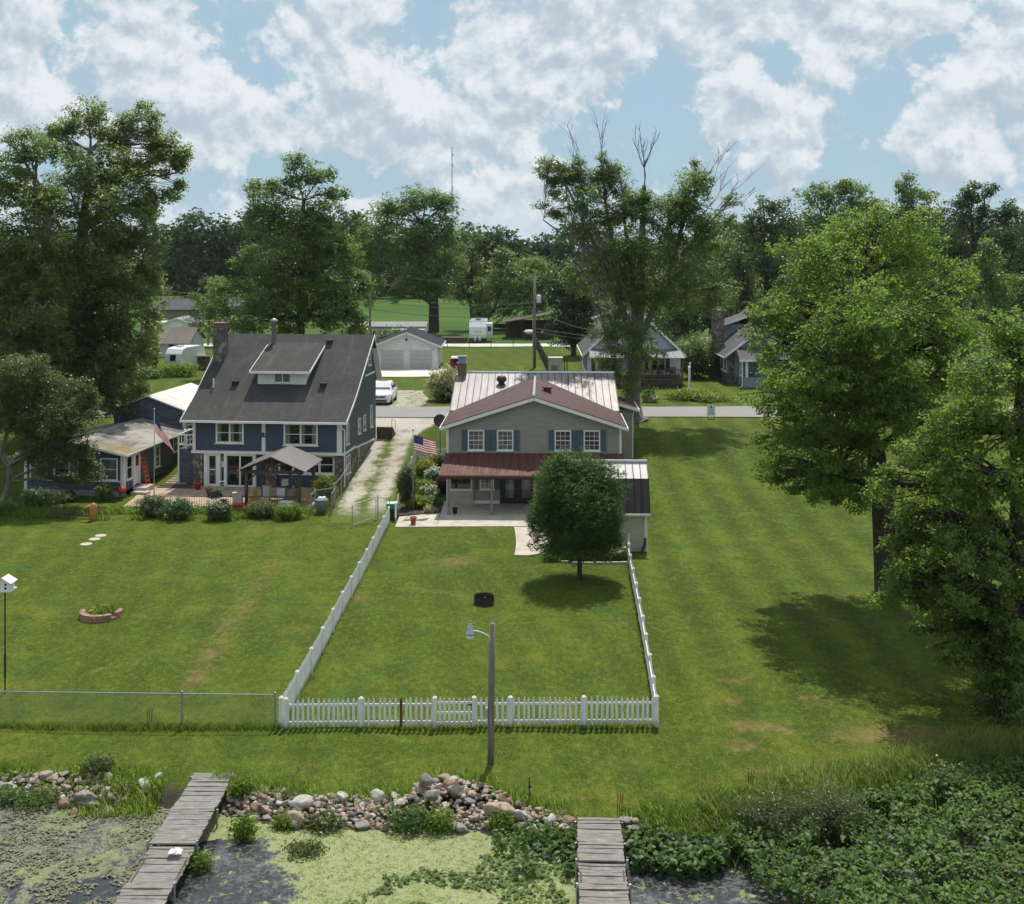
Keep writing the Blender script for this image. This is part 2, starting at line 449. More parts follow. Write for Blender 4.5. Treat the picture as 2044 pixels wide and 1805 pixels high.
# cloud coordinates: the sky's own direction, squeezed towards the horizon
def fb(vec, s, d, r, dist=0.0): return noise_t(nt, vec, s, d, r, dist)
cv = nn(nt, 'ShaderNodeMapping', {'Vector': tc}); cv.inputs['Scale'].default_value = (1, 1, 1.08); cv.inputs['Location'].default_value = (.37, .2, .11)
cvo = cv.outputs[0]
warp = nn(nt, 'ShaderNodeTexNoise', {'Vector': cvo, 'Scale': 9.0, 'Detail': 4.0}).outputs['Color']
wv = nn(nt, 'ShaderNodeVectorMath', {0: warp, 1: (-.5,-.5,-.5)}, operation='ADD').outputs[0]
wv = nn(nt, 'ShaderNodeVectorMath', {0: wv}, operation='SCALE'); wv.inputs['Scale'].default_value = .035
p1 = nn(nt, 'ShaderNodeVectorMath', {0: cvo, 1: wv.outputs[0]}, operation='ADD').outputs[0]
def billow(p):
    v = nn(nt, 'ShaderNodeTexVoronoi', {'Vector': p, 'Scale': 26.0, 'Detail': 3.0, 'Roughness': .65, 'Lacunarity': 2.3}, feature='F1', normalize=True).outputs['Distance']
    return mth(nt, 'MULTIPLY', mth(nt, 'SUBTRACT', .42, v), .20)
n1 = mth(nt, 'ADD', fb(p1, 15.0, 10, .60), billow(p1))
p2 = nn(nt, 'ShaderNodeVectorMath', {0: p1, 1: (.004, 0, .013)}, operation='ADD').outputs[0]
n2 = fb(p2, 15.0, 5, .60); n1b = fb(p1, 15.0, 5, .60)
# where the cloud banks stand in this sky: (x, y, rx, ry, weight) in the photo's scale
banks = [(150,60,330,120,.9),(420,110,100,90,-.75),(90,210,150,60,.5),(330,180,80,120,.25),(660,70,110,90,.7),(760,160,130,90,.9),(880,30,170,40,.6),
 (780,250,120,50,.7),(960,90,160,60,.8),(1010,60,60,50,-.35),(1130,120,120,80,.75),(1050,230,70,50,.6),(880,200,80,50,.3),(1240,60,190,70,.8),(1500,30,260,60,.75),(1450,150,60,80,.55),
 (1330,190,110,90,-.75),(1560,110,120,60,-.3),(1650,150,60,25,.55),(1690,60,160,50,.5),(1480,230,110,60,.65),(1590,290,90,40,.4),(1760,200,120,60,-.25),(1830,280,130,45,.75),
 (1960,200,110,120,.75),(2010,60,80,70,.7),(1850,120,60,60,-.3),(660,265,110,35,.75),(480,250,90,50,.5),(450,320,60,40,.4),(560,330,160,50,-.5),(900,330,120,60,.25),(1000,290,120,40,.2),(740,90,60,50,-.55),(450,275,110,50,.45),(640,265,120,30,.5),(780,310,120,45,.4),(1000,270,90,40,.45),(1140,265,60,50,.5),(1450,250,40,60,.45),(1560,290,120,40,.35),(1880,300,150,40,.5),(1700,260,70,60,-.3),(1350,280,80,70,-.4),(620,200,50,60,-.3),
 (240,130,140,50,.35),(1190,300,120,60,-.35),(1330,320,160,60,-.5),(1050,360,140,40,.1),(1720,330,200,50,-.4),(380,380,120,50,-.3),(980,150,90,40,-.1)]
acc = None
for (bx, by, rx, ry, wt) in banks:
    L = math.sqrt(F*F + (bx-CX)**2 + (by-YH)**2)
    u0, v0 = (bx-CX)/L, (YH-by)/L
    a = mth(nt, 'MULTIPLY', mth(nt, 'SUBTRACT', du, u0), F/rx)
    b = mth(nt, 'MULTIPLY', mth(nt, 'SUBTRACT', dv, v0), F/ry)
    q = mth(nt, 'ADD', mth(nt, 'MULTIPLY', a, a), mth(nt, 'MULTIPLY', b, b))
    g = mth(nt, 'MULTIPLY', mth(nt, 'POWER', 2.71828, mth(nt, 'MULTIPLY', q, -1.0)), wt)
    acc = g if acc is None else mth(nt, 'ADD', acc, g)
acc = mth(nt, 'MULTIPLY', acc, .115)
d1 = mth(nt, 'ADD', n1, acc); d2 = n2
dens = smap(nt, d1, .465, .56, 0, .93)
thin = smap(nt, d1, .30, .52, .55, 1.0)
# light on the clouds: brighter on the side where the vapour thins upward
lit = smap(nt, mth(nt, 'ADD', mth(nt, 'SUBTRACT', n1b, d2), mth(nt, 'MULTIPLY', mth(nt, 'SUBTRACT', n1, n1b), 1.0)), -.10, .13)
core = smap(nt, d1, .56, .80)
ccol = mixc(nt, lit, (.44,.525,.605), (.775,.81,.84))
ccol = mixc(nt, mth(nt, 'MULTIPLY', core, mth(nt, 'SUBTRACT', 1.0, lit)), ccol, (.46,.53,.62))
skyc = nn(nt, 'ShaderNodeVectorMath', {0: sky.outputs[0]}, operation='SCALE'); skyc.inputs['Scale'].default_value = .085
skyb = mixc(nt, 1.0, skyc.outputs[0], (.80,1.0,1.15), 'MULTIPLY')
skyv = mixc(nt, thin, skyb, (.38,.525,.63))
hz = smap(nt, dvv, .0, .055, .75, 0.0)
full = mixc(nt, dens, skyv, ccol)
full = mixc(nt, hz, full, (.58,.68,.76))
bg = nn(nt, 'ShaderNodeBackground', {'Color': full, 'Strength': 1.0})
nt.links.new(bg.outputs[0], wo.inputs[0])
w.cycles.sampling_method = 'MANUAL'; w.cycles.sample_map_resolution = 512

# ------------------------------------------------------------------ ground
def grid_axis(segs):
    out = [segs[0][0]]
    for a, b, st in segs:
        n = max(1, int(round((b-a)/st)))
        out += [a + (b-a)*(i+1)/n for i in range(n)]
    return np.array(out)
gx = grid_axis([(-2600,-400,300),(-400,-120,20),(-120,-45,3),(-45,45,.3),(45,120,3),(120,400,20),(400,2600,300)])
gy = grid_axis([(26,31,1),(31,40,.22),(40,76,.4),(76,110,.5),(110,200,4),(200,500,20),(500,3200,300)])
GX, GY = np.meshgrid(gx, gy)
GZ = terr(GX, GY)
def fnoise(x, y, s, seed=0):
    # cheap smooth value noise
    r = np.random.default_rng(seed).random((64, 64))
    xs = x*s; ys = y*s
    xi = np.floor(xs).astype(int); yi = np.floor(ys).astype(int); xf = xs-xi; yf = ys-yi
    xf = xf*xf*(3-2*xf); yf = yf*yf*(3-2*yf)
    g = lambda a, b: r[a % 64, b % 64]
    return (g(xi,yi)*(1-xf)+g(xi+1,yi)*xf)*(1-yf) + (g(xi,yi+1)*(1-xf)+g(xi+1,yi+1)*xf)*yf
GZ += (fnoise(GX, GY, .35, 3)-.5)*.10*(GY > 31)
dry = np.zeros_like(GX)
def patch(x, y, rx, ry, a, z=0):
    """worn, dry patch of lawn, measured on the photo, laid on the ground"""
    global dry
    c = gp(x, y, z); k = c.y/F
    rX = rx*k; rY = ry*c.y*c.y/(F*(CH-z))
    dry = np.maximum(dry, a*np.exp(-(((GX-c.x)/rX)**2 + ((GY-c.y)/rY)**2)))
for p in [(910,1120,38,14,.75),(725,1190,30,14,.45),(395,1350,34,34,.62),(425,1300,34,34,.6),(455,1250,32,34,.5),(490,1200,32,36,.46),(520,1160,32,36,.42),(548,1120,30,30,.36),(1240,1245,18,22,.4),(1250,1290,18,20,.35),
          (1500,1450,60,14,.8),(1560,1460,40,12,.7),(1480,1490,40,14,.75),(1640,1400,60,16,.5),(1760,1470,120,22,.8),(1830,1460,80,20,.75),(1900,1490,100,18,.65),(1460,1400,20,8,.9),(1470,1360,30,10,.55),
          (1500,1350,30,8,.5),(1440,1230,20,8,.45),(1500,1540,60,8,.6),(1390,1180,20,8,.5),(1650,1240,60,10,.3),(1240,1520,90,14,.35),(1440,1330,25,30,.3),(1300,1580,120,14,.25),(60,1500,60,6,.35),(400,1110,80,8,.2),(250,1160,40,6,.3),(1170,1590,60,10,.2)]:
    patch(*p)
soil = sstep(.15, .75, (edge_y(GX)-GY)/1.0)*(GY < 45)
verts = np.stack([GX, GY, GZ], -1).reshape(-1, 3)
nyg, nxg = GX.shape
ii = (np.arange(nyg-1)[:, None]*nxg + np.arange(nxg-1)[None, :]).ravel()
faces = np.stack([ii, ii+1, ii+nxg+1, ii+nxg], -1).ravel()
def lawn_mat():
    m, nt, out = mat_new('lawn_grass')
    P = pos(nt); sp = nn(nt, 'ShaderNodeSeparateXYZ', {0: P})
    X, Y = sp.outputs[0], sp.outputs[1]
    big = noise_t(nt, P, .09, 4, .6, .5)
    med = noise_t(nt, P, .75, 5, .65, .4)
    sm = noise_t(nt, vmul(nt, P, (1, .55, 1)), 4.0, 4, .7)
    fine = noise_t(nt, vmul(nt, P, (1, .45, 1)), 17, 3, .8)
    c = mixc(nt, smap(nt, big, .35, .65), (.062,.091,.007), (.088,.118,.009))
    c = mixc(nt, smap(nt, med, .42, .64, 0, .8), c, (.046,.082,.008))
    c = mixc(nt, smap(nt, noise_t(nt, P, .33, 5, .6, .8), .52, .72, 0, .7), c, (.142,.148,.020))
    c = mixc(nt, smap(nt, sm, .48, .70, 0, .75), c, (.112,.156,.022))
    c = mixc(nt, smap(nt, sm, .50, .30, 0, .6), c, (.036,.064,.009))
    # clover patches
    c = mixc(nt, smap(nt, noise_t(nt, P, .22, 6, .7, 1.2), .58, .68, 0, .7), c, (.052,.112,.024))
    # mowing lanes: right lawn runs away from the water, the rest along it
    wv = noise_t(nt, P, .15, 2, .5)
    lane = mth(nt, 'SINE', mth(nt, 'ADD', mth(nt, 'MULTIPLY', X, 2.75), mth(nt, 'MULTIPLY', wv, 3.0)))
    right = mth(nt, 'MULTIPLY', smap(nt, X, 5.6, 6.6), smap(nt, Y, 36, 44))
    lane2 = mth(nt, 'SINE', mth(nt, 'ADD', mth(nt, 'ADD', mth(nt, 'MULTIPLY', Y, .55), mth(nt, 'MULTIPLY', X, 3.1)), mth(nt, 'MULTIPLY', wv, 8.0)))
    left = mth(nt, 'SUBTRACT', 1.0, right)
    ln = mth(nt, 'ADD', mth(nt, 'MULTIPLY', lane, mth(nt, 'MULTIPLY', right, .17)), mth(nt, 'MULTIPLY', lane2, mth(nt, 'MULTIPLY', left, .08)))
    br = mth(nt, 'ADD', mth(nt, 'ADD', 1.0, ln), mth(nt, 'MULTIPLY', mth(nt, 'SUBTRACT', fine, .5), 2.6))
    near = mth(nt, 'MAXIMUM', br, .25)
    c = nn(nt, 'ShaderNodeVectorMath', {0: c, 1: nn(nt, 'ShaderNodeCombineXYZ', {0: near, 1: near, 2: near}).outputs[0]}, operation='MULTIPLY').outputs[0]
    dr = nn(nt, 'ShaderNodeAttribute', attribute_name='dry').outputs['Fac']
    dn = smap(nt, mth(nt, 'ADD', dr, mth(nt, 'MULTIPLY', mth(nt, 'SUBTRACT', noise_t(nt, P, 1.8, 8, .8), .5), 2.2)), .12, .85, 0, .66)
    dcol = mixc(nt, smap(nt, sm, .35, .65), (.18,.115,.045), (.26,.185,.085))
    c = mixc(nt, smap(nt, noise_t(nt, P, 28, 2, .6), .61, .70, 0, .5), c, (.23,.27,.055))
    c = mixc(nt, dn, c, dcol)
    so_ = nn(nt, 'ShaderNodeAttribute', attribute_name='soil').outputs['Fac']
    c = mixc(nt, so_, c, mixc(nt, sm, (.03,.028,.02), (.09,.08,.055)))
    # the open field beyond the alley
    far = smap(nt, Y, 150, 185)
    fc = mixc(nt, smap(nt, noise_t(nt, vmul(nt, P, (.5, 1, 1)), .02, 5, .6), .35, .65), (.046,.098,.013), (.068,.125,.019))
    c = mixc(nt, far, c, fc)
    prin(nt, out, c, .9, 0, .12, bump(nt, mth(nt, 'ADD', fine, mth(nt, 'MULTIPLY', sm, 1.3)), .9, .07))
    return m
M['lawn'] = lawn_mat()
lawn = np_mesh('lawn', verts, faces, 4, M['lawn'], attrs=[('dry', 'POINT', dry.ravel()), ('soil', 'POINT', soil.ravel())], smooth=True)
tag(lawn, 'mown green lawn with dry patches sloping to the water', 'lawn', kind='structure')

def sheet(name, label, mat, pts_fn, nu, nv, lift=.012, kind='structure'):
    """a sheet laid on the terrain: pts_fn(s,t) -> X, Y"""
    vs = []
    for j in range(nv+1):
        for i in range(nu+1):
            X, Y = pts_fn(i/nu, j/nv)
            vs.append((X, Y, tz(X, Y) + (fnoise(np.array([X]), np.array([Y]), .35, 3)[0]-.5)*.10 + lift))
    fs = []
    for j in range(nv):
        for i in range(nu):
            a = j*(nu+1)+i; fs += [a, a+1, a+nu+2, a+nu+1]
    o = np_mesh(name, np.array(vs), np.array(fs), 4, mat, smooth=True)
    return tag(o, label, name.replace('_', ' '), kind=kind)
def asphalt():
    m, nt, out = mat_new('asphalt')
    P = pos(nt)
    n1 = noise_t(nt, P, .5, 5, .6); n2 = noise_t(nt, P, 12, 3, .7)
    c = mixc(nt, n1, (.20,.195,.185), (.28,.27,.255)); c = mixc(nt, smap(nt, n2, .45, .7, 0, .35), c, (.34,.33,.31))
    prin(nt, out, c, .9, 0, .25, bump(nt, n2, .3, .01)); return m
sheet('road', 'pale grey asphalt road crossing behind the houses', asphalt(), lambda s, t: (-200+400*s, 97.0+6.6*t), 160, 4, .06)
def gravel_mat():
    m, nt, out = mat_new('driveway_gravel')
    P = pos(nt)
    uv = nn(nt, 'ShaderNodeAttribute', attribute_name='across').outputs['Fac']
    n1 = noise_t(nt, P, 1.1, 6, .7, .5); n2 = noise_t(nt, P, 14, 3, .8); n3 = noise_t(nt, P, .4, 4, .6)
    g = mixc(nt, smap(nt, n2, .3, .7), (.27,.24,.20), (.58,.54,.47))
    g = mixc(nt, smap(nt, n3, .5, .72, 0, .8), g, (.20,.13,.06))
    gr = mixc(nt, smap(nt, n2, .35, .65), (.045,.075,.010), (.13,.17,.028))
    # two wheel tracks, a grassy middle and ragged grassy edges
    d = mth(nt, 'ABSOLUTE', mth(nt, 'SUBTRACT', mth(nt, 'ABSOLUTE', mth(nt, 'SUBTRACT', uv, .5)), .25))
    y = nn(nt, 'ShaderNodeSeparateXYZ', {0: P}).outputs[1]
    bare = smap(nt, y, 88, 96, 0, .35)
    f = smap(nt, mth(nt, 'ADD', mth(nt, 'ADD', mth(nt, 'SUBTRACT', .185, d), bare), mth(nt, 'MULTIPLY', mth(nt, 'SUBTRACT', n1, .5), .85)), -.10, .16)
    f = mth(nt, 'MULTIPLY', f, smap(nt, mth(nt, 'ADD', y, mth(nt, 'MULTIPLY', n1, 6)), 74.5, 80))
    edge = smap(nt, mth(nt, 'ADD', mth(nt, 'ABSOLUTE', mth(nt, 'SUBTRACT', uv, .5)), mth(nt, 'MULTIPLY', mth(nt, 'SUBTRACT', n1, .5), .3)), .49, .40)
    f = mth(nt, 'MULTIPLY', f, edge)
    c = mixc(nt, f, gr, g)
    prin(nt, out, c, .95, 0, .15, bump(nt, n2, .6, .03)); return m
M['gravel'] = gravel_mat()
def drive_pt(s, t):
    Y = 70.5 + 26.4*t
    l = np.interp(Y, [70, 76, 82, 90, 97], [-10.6, -11.2, -11.2, -11.0, -11.6]); r = np.interp(Y, [70, 76, 82, 90, 97], [-7.5, -7.5, -7.5, -7.2, -4.9])
    return l + (r-l)*s, Y
dv_o = sheet('driveway', 'worn gravel driveway with grass between its wheel tracks', M['gravel'], drive_pt, 24, 60, .014)
a = dv_o.data.attributes.new('across', 'FLOAT', 'POINT'); a.data.foreach_set('value', [i/24 for j in range(61) for i in range(25)])
M['gravel2'] = basic('pale_gravel', (.36,.32,.26), .95, .3, 3, .4, 20, col2=(.11,.13,.035), thr=(.48,.62))
sheet('parking_pad', 'pale gravel parking pad under the white car', M['gravel2'], lambda s, t: (-14.6+6.6*s+.5*math.sin(t*5), 103.8+12*t), 16, 16, .03)
sheet('garage_apron', 'white concrete apron before the garage doors', M['concrete_white'], lambda s, t: (-16.5+9.2*s, 128+8.6*t), 8, 8, .05)
sheet('alley', 'narrow white concrete alley beyond the back gardens', M['concrete_white'], lambda s, t: (-90+120*s, 168+5*t), 60, 2, .08)

# concrete patio slab before the tan house, and the walk
def flat_slab(name, label, mat, poly, z0, z1):
    mb = MB(); mb.prism(poly, z0, z1, 'z'); o = mb.build(name, mat); return tag(o, label, name.replace('_', ' '), kind='structure')
flat_slab('patio', 'concrete patio slab under the red porch roof', M['concrete'], [(-4.35,69.4),(7.2,69.6),(7.2,76.4),(-4.3,76.4)], -.2, .07)
flat_slab('patio_extension', 'paler concrete slab beside the terracotta pot', M['concrete'], [(-6.75,69.35),(-4.37,69.38),(-4.37,73.0),(-6.75,72.0)], -.2, .062)
wk = []
for t in range(9):
    a = t/8; wk.append((.12 + .10*math.sin(a*3.0) - .0*a, 69.35 - 6.4*a))
wr = []
for t in range(9):
    a = t/8; wr.append((2.7 - .9*a*a - .45*max(0, a-.6)*2.5, 69.35 - 6.2*a))
flat_slab('walkway', 'curving pale concrete walk leading off the patio', M['concrete'], wk + [(wr[-1][0]-.5, wr[-1][1]-.25)] + wr[::-1], -.2, .058)
M['paver'] = basic('pink_pavers', (.42,.31,.22), .9, .2, 2.5, .2, col2=(.25,.20,.15))
flat_slab('terrace', 'worn paved terrace before the blue house', M['paver'], [(-24.2,74.6),(-12.2,74.2),(-11.4,80.6),(-21.5,81.8),(-24.6,81)], -.2, .055)
flat_slab('garden_bed', 'mulched flower bed under the round tree', M['ground_soil'], [(2.05,62.0),(2.6,61.7),(3.5,61.5),(5.9,61.5),(6.1,63.4),(2.2,63.6),(1.6,63.3)], -.2, .03)
flat_slab('side_garden_bed', 'mulched garden bed beside the tan house', M['ground_soil'], [(-6.9,72.3),(-4.4,73.2),(-4.3,76.0),(-6.9,76.0)], -.2, .06)

# ------------------------------------------------------------------ water
def water_mat():
    m, nt, out = mat_new('pond_water')
    P = pos(nt); sp = nn(nt, 'ShaderNodeSeparateXYZ', {0: P}); X, Y = sp.outputs[0], sp.outputs[1]
    n1 = noise_t(nt, P, .55, 7, .7, .8); n2 = noise_t(nt, P, 5.5, 5, .75, .5); n3 = noise_t(nt, vmul(nt, P, (1, .5, 1)), 22, 3, .8); n4 = noise_t(nt, P, .28, 4, .6)
    wav = noise_t(nt, vmul(nt, P, (1, .4, 1)), 2.5, 4, .6)
    # algae mat of the left bay (olive grey), duckweed of the middle bay (yellow green)
    leftw = smap(nt, X, -8.6, -9.4)
    algae = mixc(nt, smap(nt, n2, .38, .62), (.045,.044,.040), (.185,.18,.135))
    algae = mixc(nt, smap(nt, n1, .44, .60, 0, .85), algae, (.20,.235,.095))
    algae = mixc(nt, smap(nt, n3, .50, .70, 0, .8), algae, (.38,.38,.31))
    duck = mixc(nt, smap(nt, n3, .35, .65), (.13,.165,.05), (.32,.355,.135))
    duck = mixc(nt, smap(nt, n2, .46, .60, 0, .8), duck, (.30,.31,.19))
    duck = mixc(nt, smap(nt, n2, .50, .34, 0, .8), duck, (.10,.125,.045))
    lx = smap(nt, mth(nt, 'ADD', mth(nt, 'ADD', X, mth(nt, 'MULTIPLY', Y, .55)), mth(nt, 'MULTIPLY', n1, 4.0)), 12.5, 14.6)
    far_ = smap(nt, mth(nt, 'ADD', Y, mth(nt, 'MULTIPLY', n1, 2.2)), 34.2, 34.9)
    dmid = mth(nt, 'MAXIMUM', lx, mth(nt, 'MULTIPLY', far_, .9))
    rightw = smap(nt, X, 2.4, 3.2)
    dmid = mth(nt, 'MULTIPLY', dmid, mth(nt, 'SUBTRACT', 1.0, mth(nt, 'MULTIPLY', rightw, .80)))
    isl = smap(nt, noise_t(nt, P, 2.6, 6, .7, .5), .57, .63)
    cov_d = mth(nt, 'MAXIMUM', isl, smap(nt, mth(nt, 'ADD', dmid, mth(nt, 'MULTIPLY', mth(nt, 'ADD', mth(nt, 'MULTIPLY', mth(nt, 'SUBTRACT', n2, .5), 1.5), mth(nt, 'MULTIPLY', mth(nt, 'SUBTRACT', n3, .5), 1.0)))), .28, .56))
    cov_a = smap(nt, mth(nt, 'ADD', mth(nt, 'ADD', n1, mth(nt, 'MULTIPLY', n2, .55)), mth(nt, 'MULTIPLY', smap(nt, Y, 31.0, 34.4), .16)), .70, .80)
    cov = nn(nt, 'ShaderNodeMix', {0: leftw}); cov.inputs[2].default_value = 0
    nt.links.new(cov_d, cov.inputs[2]); nt.links.new(cov_a, cov.inputs[3])
    cover = cov.outputs[0]
    c = mixc(nt, leftw, duck, algae)
    w_ = nn(nt, 'ShaderNodeBsdfPrincipled', {'Base Color': mixc(nt, smap(nt, mth(nt, 'ADD', n2, mth(nt, 'MULTIPLY', n1, .6)), .72, .98), (.022,.026,.026), (.105,.10,.10)), 'Roughness': smap(nt, n2, .4, .6, .07, .35), 'Specular IOR Level': .5, 'Normal': bump(nt, wav, .12, .05)})
    d_ = nn(nt, 'ShaderNodeBsdfPrincipled', {'Base Color': c, 'Roughness': .8, 'Specular IOR Level': .2, 'Normal': bump(nt, mth(nt, 'ADD', n2, n3), .7, .05)})
    mx = nn(nt, 'ShaderNodeMixShader', {0: cover}); nt.links.new(w_.outputs[0], mx.inputs[1]); nt.links.new(d_.outputs[0], mx.inputs[2])
    nt.links.new(mx.outputs[0], out.inputs[0]); return m
mb = MB(); mb.add([(-400,-300,WATER_Z),(400,-300,WATER_Z),(400,45,WATER_Z),(-400,45,WATER_Z)], [(0,1,2,3)])
tag(mb.build('water', water_mat()), 'weedy pond water with duckweed and floating algae', 'water', kind='structure')
# ------------------------------------------------------------------ house helpers
def wallM(o, r, n):
    """wall frame: a along the wall, b outward, c up"""
    r = Vector(r).normalized(); n = Vector(n).normalized(); z = Vector((0,0,1)); o = Vector(o)
    return Matrix(((r.x, n.x, z.x, o.x), (r.y, n.y, z.y, o.y), (r.z, n.z, z.z, o.z), (0,0,0,1)))
FRONT = lambda y=0: wallM((0,y,0), (1,0,0), (0,-1,0))
RIGHT = lambda x: wallM((x,0,0), (0,1,0), (1,0,0))
LEFT = lambda x: wallM((x,0,0), (0,1,0), (-1,0,0))
def window(parent, Mx, a0, a1, c0, c1, pane='glass', sashes=1, cross=(0,0), hung=True, fw=.09, frame='trim', sill=True, name='window'):
    """frame with head, jambs and sashes; pane and sill are its sub-parts"""
    mb = MB(); mb.M = Mx; d = .05
    mb.box(a0, 0, c1-fw, a1, d, c1); mb.box(a0, 0, c0, a1, d, c0+fw)
    mb.box(a0, 0, c0+fw, a0+fw, d, c1-fw); mb.box(a1-fw, 0, c0+fw, a1, d, c1-fw)
    W = (a1-a0-2*fw)/sashes
    for s in range(sashes):
        x0 = a0+fw+s*W; x1 = x0+W
        if s: mb.box(x0-fw*.5, 0, c0+fw, x0+fw*.5, d*.96, c1-fw)
        if hung: mb.box(x0, 0, (c0+c1)/2-.025, x1, d*.7, (c0+c1)/2+.025)
        for i in range(cross[0]):
            xx = x0+W*(i+1)/(cross[0]+1); mb.box(xx-.011, 0, c0+fw, xx+.011, d*.55, c1-fw)
        for i in range(cross[1]):
            zz = c0+fw+(c1-c0-2*fw)*(i+1)/(cross[1]+1); mb.box(x0, 0, zz-.011, x1, d*.5, zz+.011)
    f = mb.build(name, M[frame], parent)
    p = MB(); p.M = Mx; p.box(a0+fw, -.02, c0+fw, a1-fw, .012, c1-fw); p.build('pane', M[pane], f)
    if sill:
        p = MB(); p.M = Mx; p.box(a0-.06, 0, c0-.05, a1+.06, .11, c0-.002); p.build('sill', M[frame], f)
    return f
def part(name, mats, parent, fn, smooth=False, label=None):
    mb = MB(); fn(mb); o = mb.build(name, M[mats] if isinstance(mats, str) else mats, parent, smooth)
    if label: o['label'] = label
    return o
def ribs(mb, e0, e1, r0, r1, step, h=.03, w=.03, mi=0):  # a darker mi puts the seams' shaded sides into their colour
    """standing seams from the eave line e0-e1 to the ridge line r0-r1"""
    e0, e1, r0, r1 = map(Vector, (e0, e1, r0, r1)); n = int((e1-e0).length/step)
    nr = (e1-e0).cross(r0-e0).normalized()
    if nr.z < 0: nr = -nr
    for i in range(n+1):
        t = i/n
        mb.beam(e0.lerp(e1, t)+nr*.012, r0.lerp(r1, t)+nr*.012, w, h, mi, up=nr)

# ------------------------------------------------------------------ the tan house
W = 10.87
tan = thing('tan_house', 'tan two storey house with brown metal roofs and teal shutters', 'house', (-4.06, 75.75, 0), R(-1.5))
hw = W/2; EZ, RZ = 5.0, 6.86; sl = (RZ-EZ)/(hw+.38)
def f(mb):
    zt = lambda x: RZ - .14 - sl*abs(x-hw)
    mb.prism([(0,0),(W,0),(W,zt(W)),(hw,zt(hw)),(0,zt(0))], 0, 8.5, 'y')
    mb.box(.02, 6.6, 0, W-.02, 18, 5.0)
    mb.prism([(6.6,5.0),(18,5.0),(12.25,6.85)], .02, W-.02, 'x')
    mb.box(W-.02, 8.4, 0, W+1.35, 12.2, 4.95)
part('wall', 'tan', tan, f)
def rf(mb):
    ov = .38
    for s in (-1, 1):
        e = hw + s*(hw+ov)
        mb.slab([(e,-.42,EZ),(hw,-.42,RZ),(hw,12.1,RZ),(e,6.9,EZ)], .1)
part('front_roof', 'metal_brown', tan, rf)
def rc(mb):
    mb.tube([(hw,-.44,RZ+.02),(hw,11.6,RZ+.02)], .09, 6)
part('ridge_cap', 'metal_pale', tan, rc)
def rf(mb):
    x0, x1 = -.32, W+.30; e = (x0, 6.0, 5.12); e1 = (x1, 6.0, 5.12); r0 = (x0, 12.25, 7.05); r1 = (x1, 12.25, 7.05)
    mb.slab([e, e1, r1, r0], .1); ribs(mb, e, e1, r0, r1, .46, .06, .05, 1)  # seams coloured darker than the sheet, as their shaded sides
    mb.slab([(x0,18.4,5.12),(x1,18.4,5.12),r1,r0], .1)
part('rear_roof', [M['metal_glare'], M['metal_brown']], tan, rf)
part('ridge_cap', 'metal_white', tan, lambda mb: mb.tube([(-.36,12.25,7.08),(W+.34,12.25,7.08)], .10, 6))
def rf(mb):
    mb.slab([(W-.3,8.0,5.55),(W+1.75,8.0,4.98),(W+1.75,12.6,4.98),(W-.3,12.6,5.55)], .08)
    ribs(mb, (W+1.75,8.0,4.98), (W+1.75,12.6,4.98), (W-.3,8.0,5.55), (W-.3,12.6,5.55), .6, .02, .02)
part('side_wing_roof', 'metal_brown', tan, rf)
def fa(mb):
    for s in (-1, 1):
        e = hw+s*(hw+.38)
        mb.beam((e,-.44,EZ-.16), (hw,-.44,RZ-.16), .04, .20, up=(0,0,1))
        mb.box(min(e, e+s*.1), -.46, EZ-.27, max(e, e+s*.1), 6.5, EZ-.10)
    mb.box(-.36, 5.95, 4.95, -.30, 12.2, 5.0)
    mb.beam((W+1.78,7.97,4.90), (W-.3,7.97,5.47), .04, .18)
    mb.box(W+1.74, 7.95, 4.80, W+1.86, 12.6, 4.93)
    mb.box(-.07, -.03, 0, .07, .07, 4.86); mb.box(W-.07, -.03, 0, W+.07, .07, 4.86)
part('fascia', 'trim', tan, fa)
for (dx, y0) in ((W+.12, 1.1), (W+1.45, 8.6), (-.1, .25)):
    def f(mb): mb.tube([(dx,y0,4.85),(dx-.02,y0,4.6),(dx-.05 if dx > 0 else dx+.05,y0,4.3),(dx-.05 if dx > 0 else dx+.05,y0,.3)], .045, 6)
    part('downspout', 'trim', tan, f)
for c in (1.80, 3.63, 7.26, 9.08):
    window(tan, FRONT(), c-.52, c+.52, 3.40, 4.70, 'glass_pale' if c < 5 else 'glass', 1, (2,3), True, .085)
for c in (1.80, 3.63, 7.26, 9.08):
    for s in (-1, 1):
        x = c+s*.72
        part('shutter', 'shutter', tan, lambda mb: (mb.box(x-.18, -.045, 3.40, x+.18, 0, 4.70), mb.box(x-.18, -.056, 3.40, x-.14, -.04, 4.70), mb.box(x+.14, -.056, 3.40, x+.18, -.04, 4.70), mb.box(x-.14, -.056, 4.02, x+.14, -.04, 4.08)))
# porch
PZ0, PZ1, PD = 3.24, 2.46, 3.35
def f(mb):
    q = [(-.22,-PD,PZ1),(W+.15,-PD,PZ1),(W+.15,-.01,PZ0),(-.1,-.01,PZ0)]
    mb.slab(q, .06); ribs(mb, q[0], q[1], q[3], q[2], .46, .035, .035, 1)
part('porch_roof', [M['metal_red'], M['metal_dark']], tan, f)
part('porch_gutter', 'metal_brown', tan, lambda mb: (mb.box(-.25, -PD-.10, PZ1-.13, W+.15, -PD, PZ1-.02), mb.box(-.1, -PD+.12, PZ1-.27, W+.05, -PD+.24, PZ1-.1)))
for x in (.32, 2.92, 5.5, 8.1, 10.55):
    part('porch_post', 'post_wood', tan, lambda mb: (mb.box(x-.07, -PD+.11, .07, x+.07, -PD+.25, PZ1-.27), mb.box(x-.1, -PD+.08, .07, x+.1, -PD+.28, .16)))
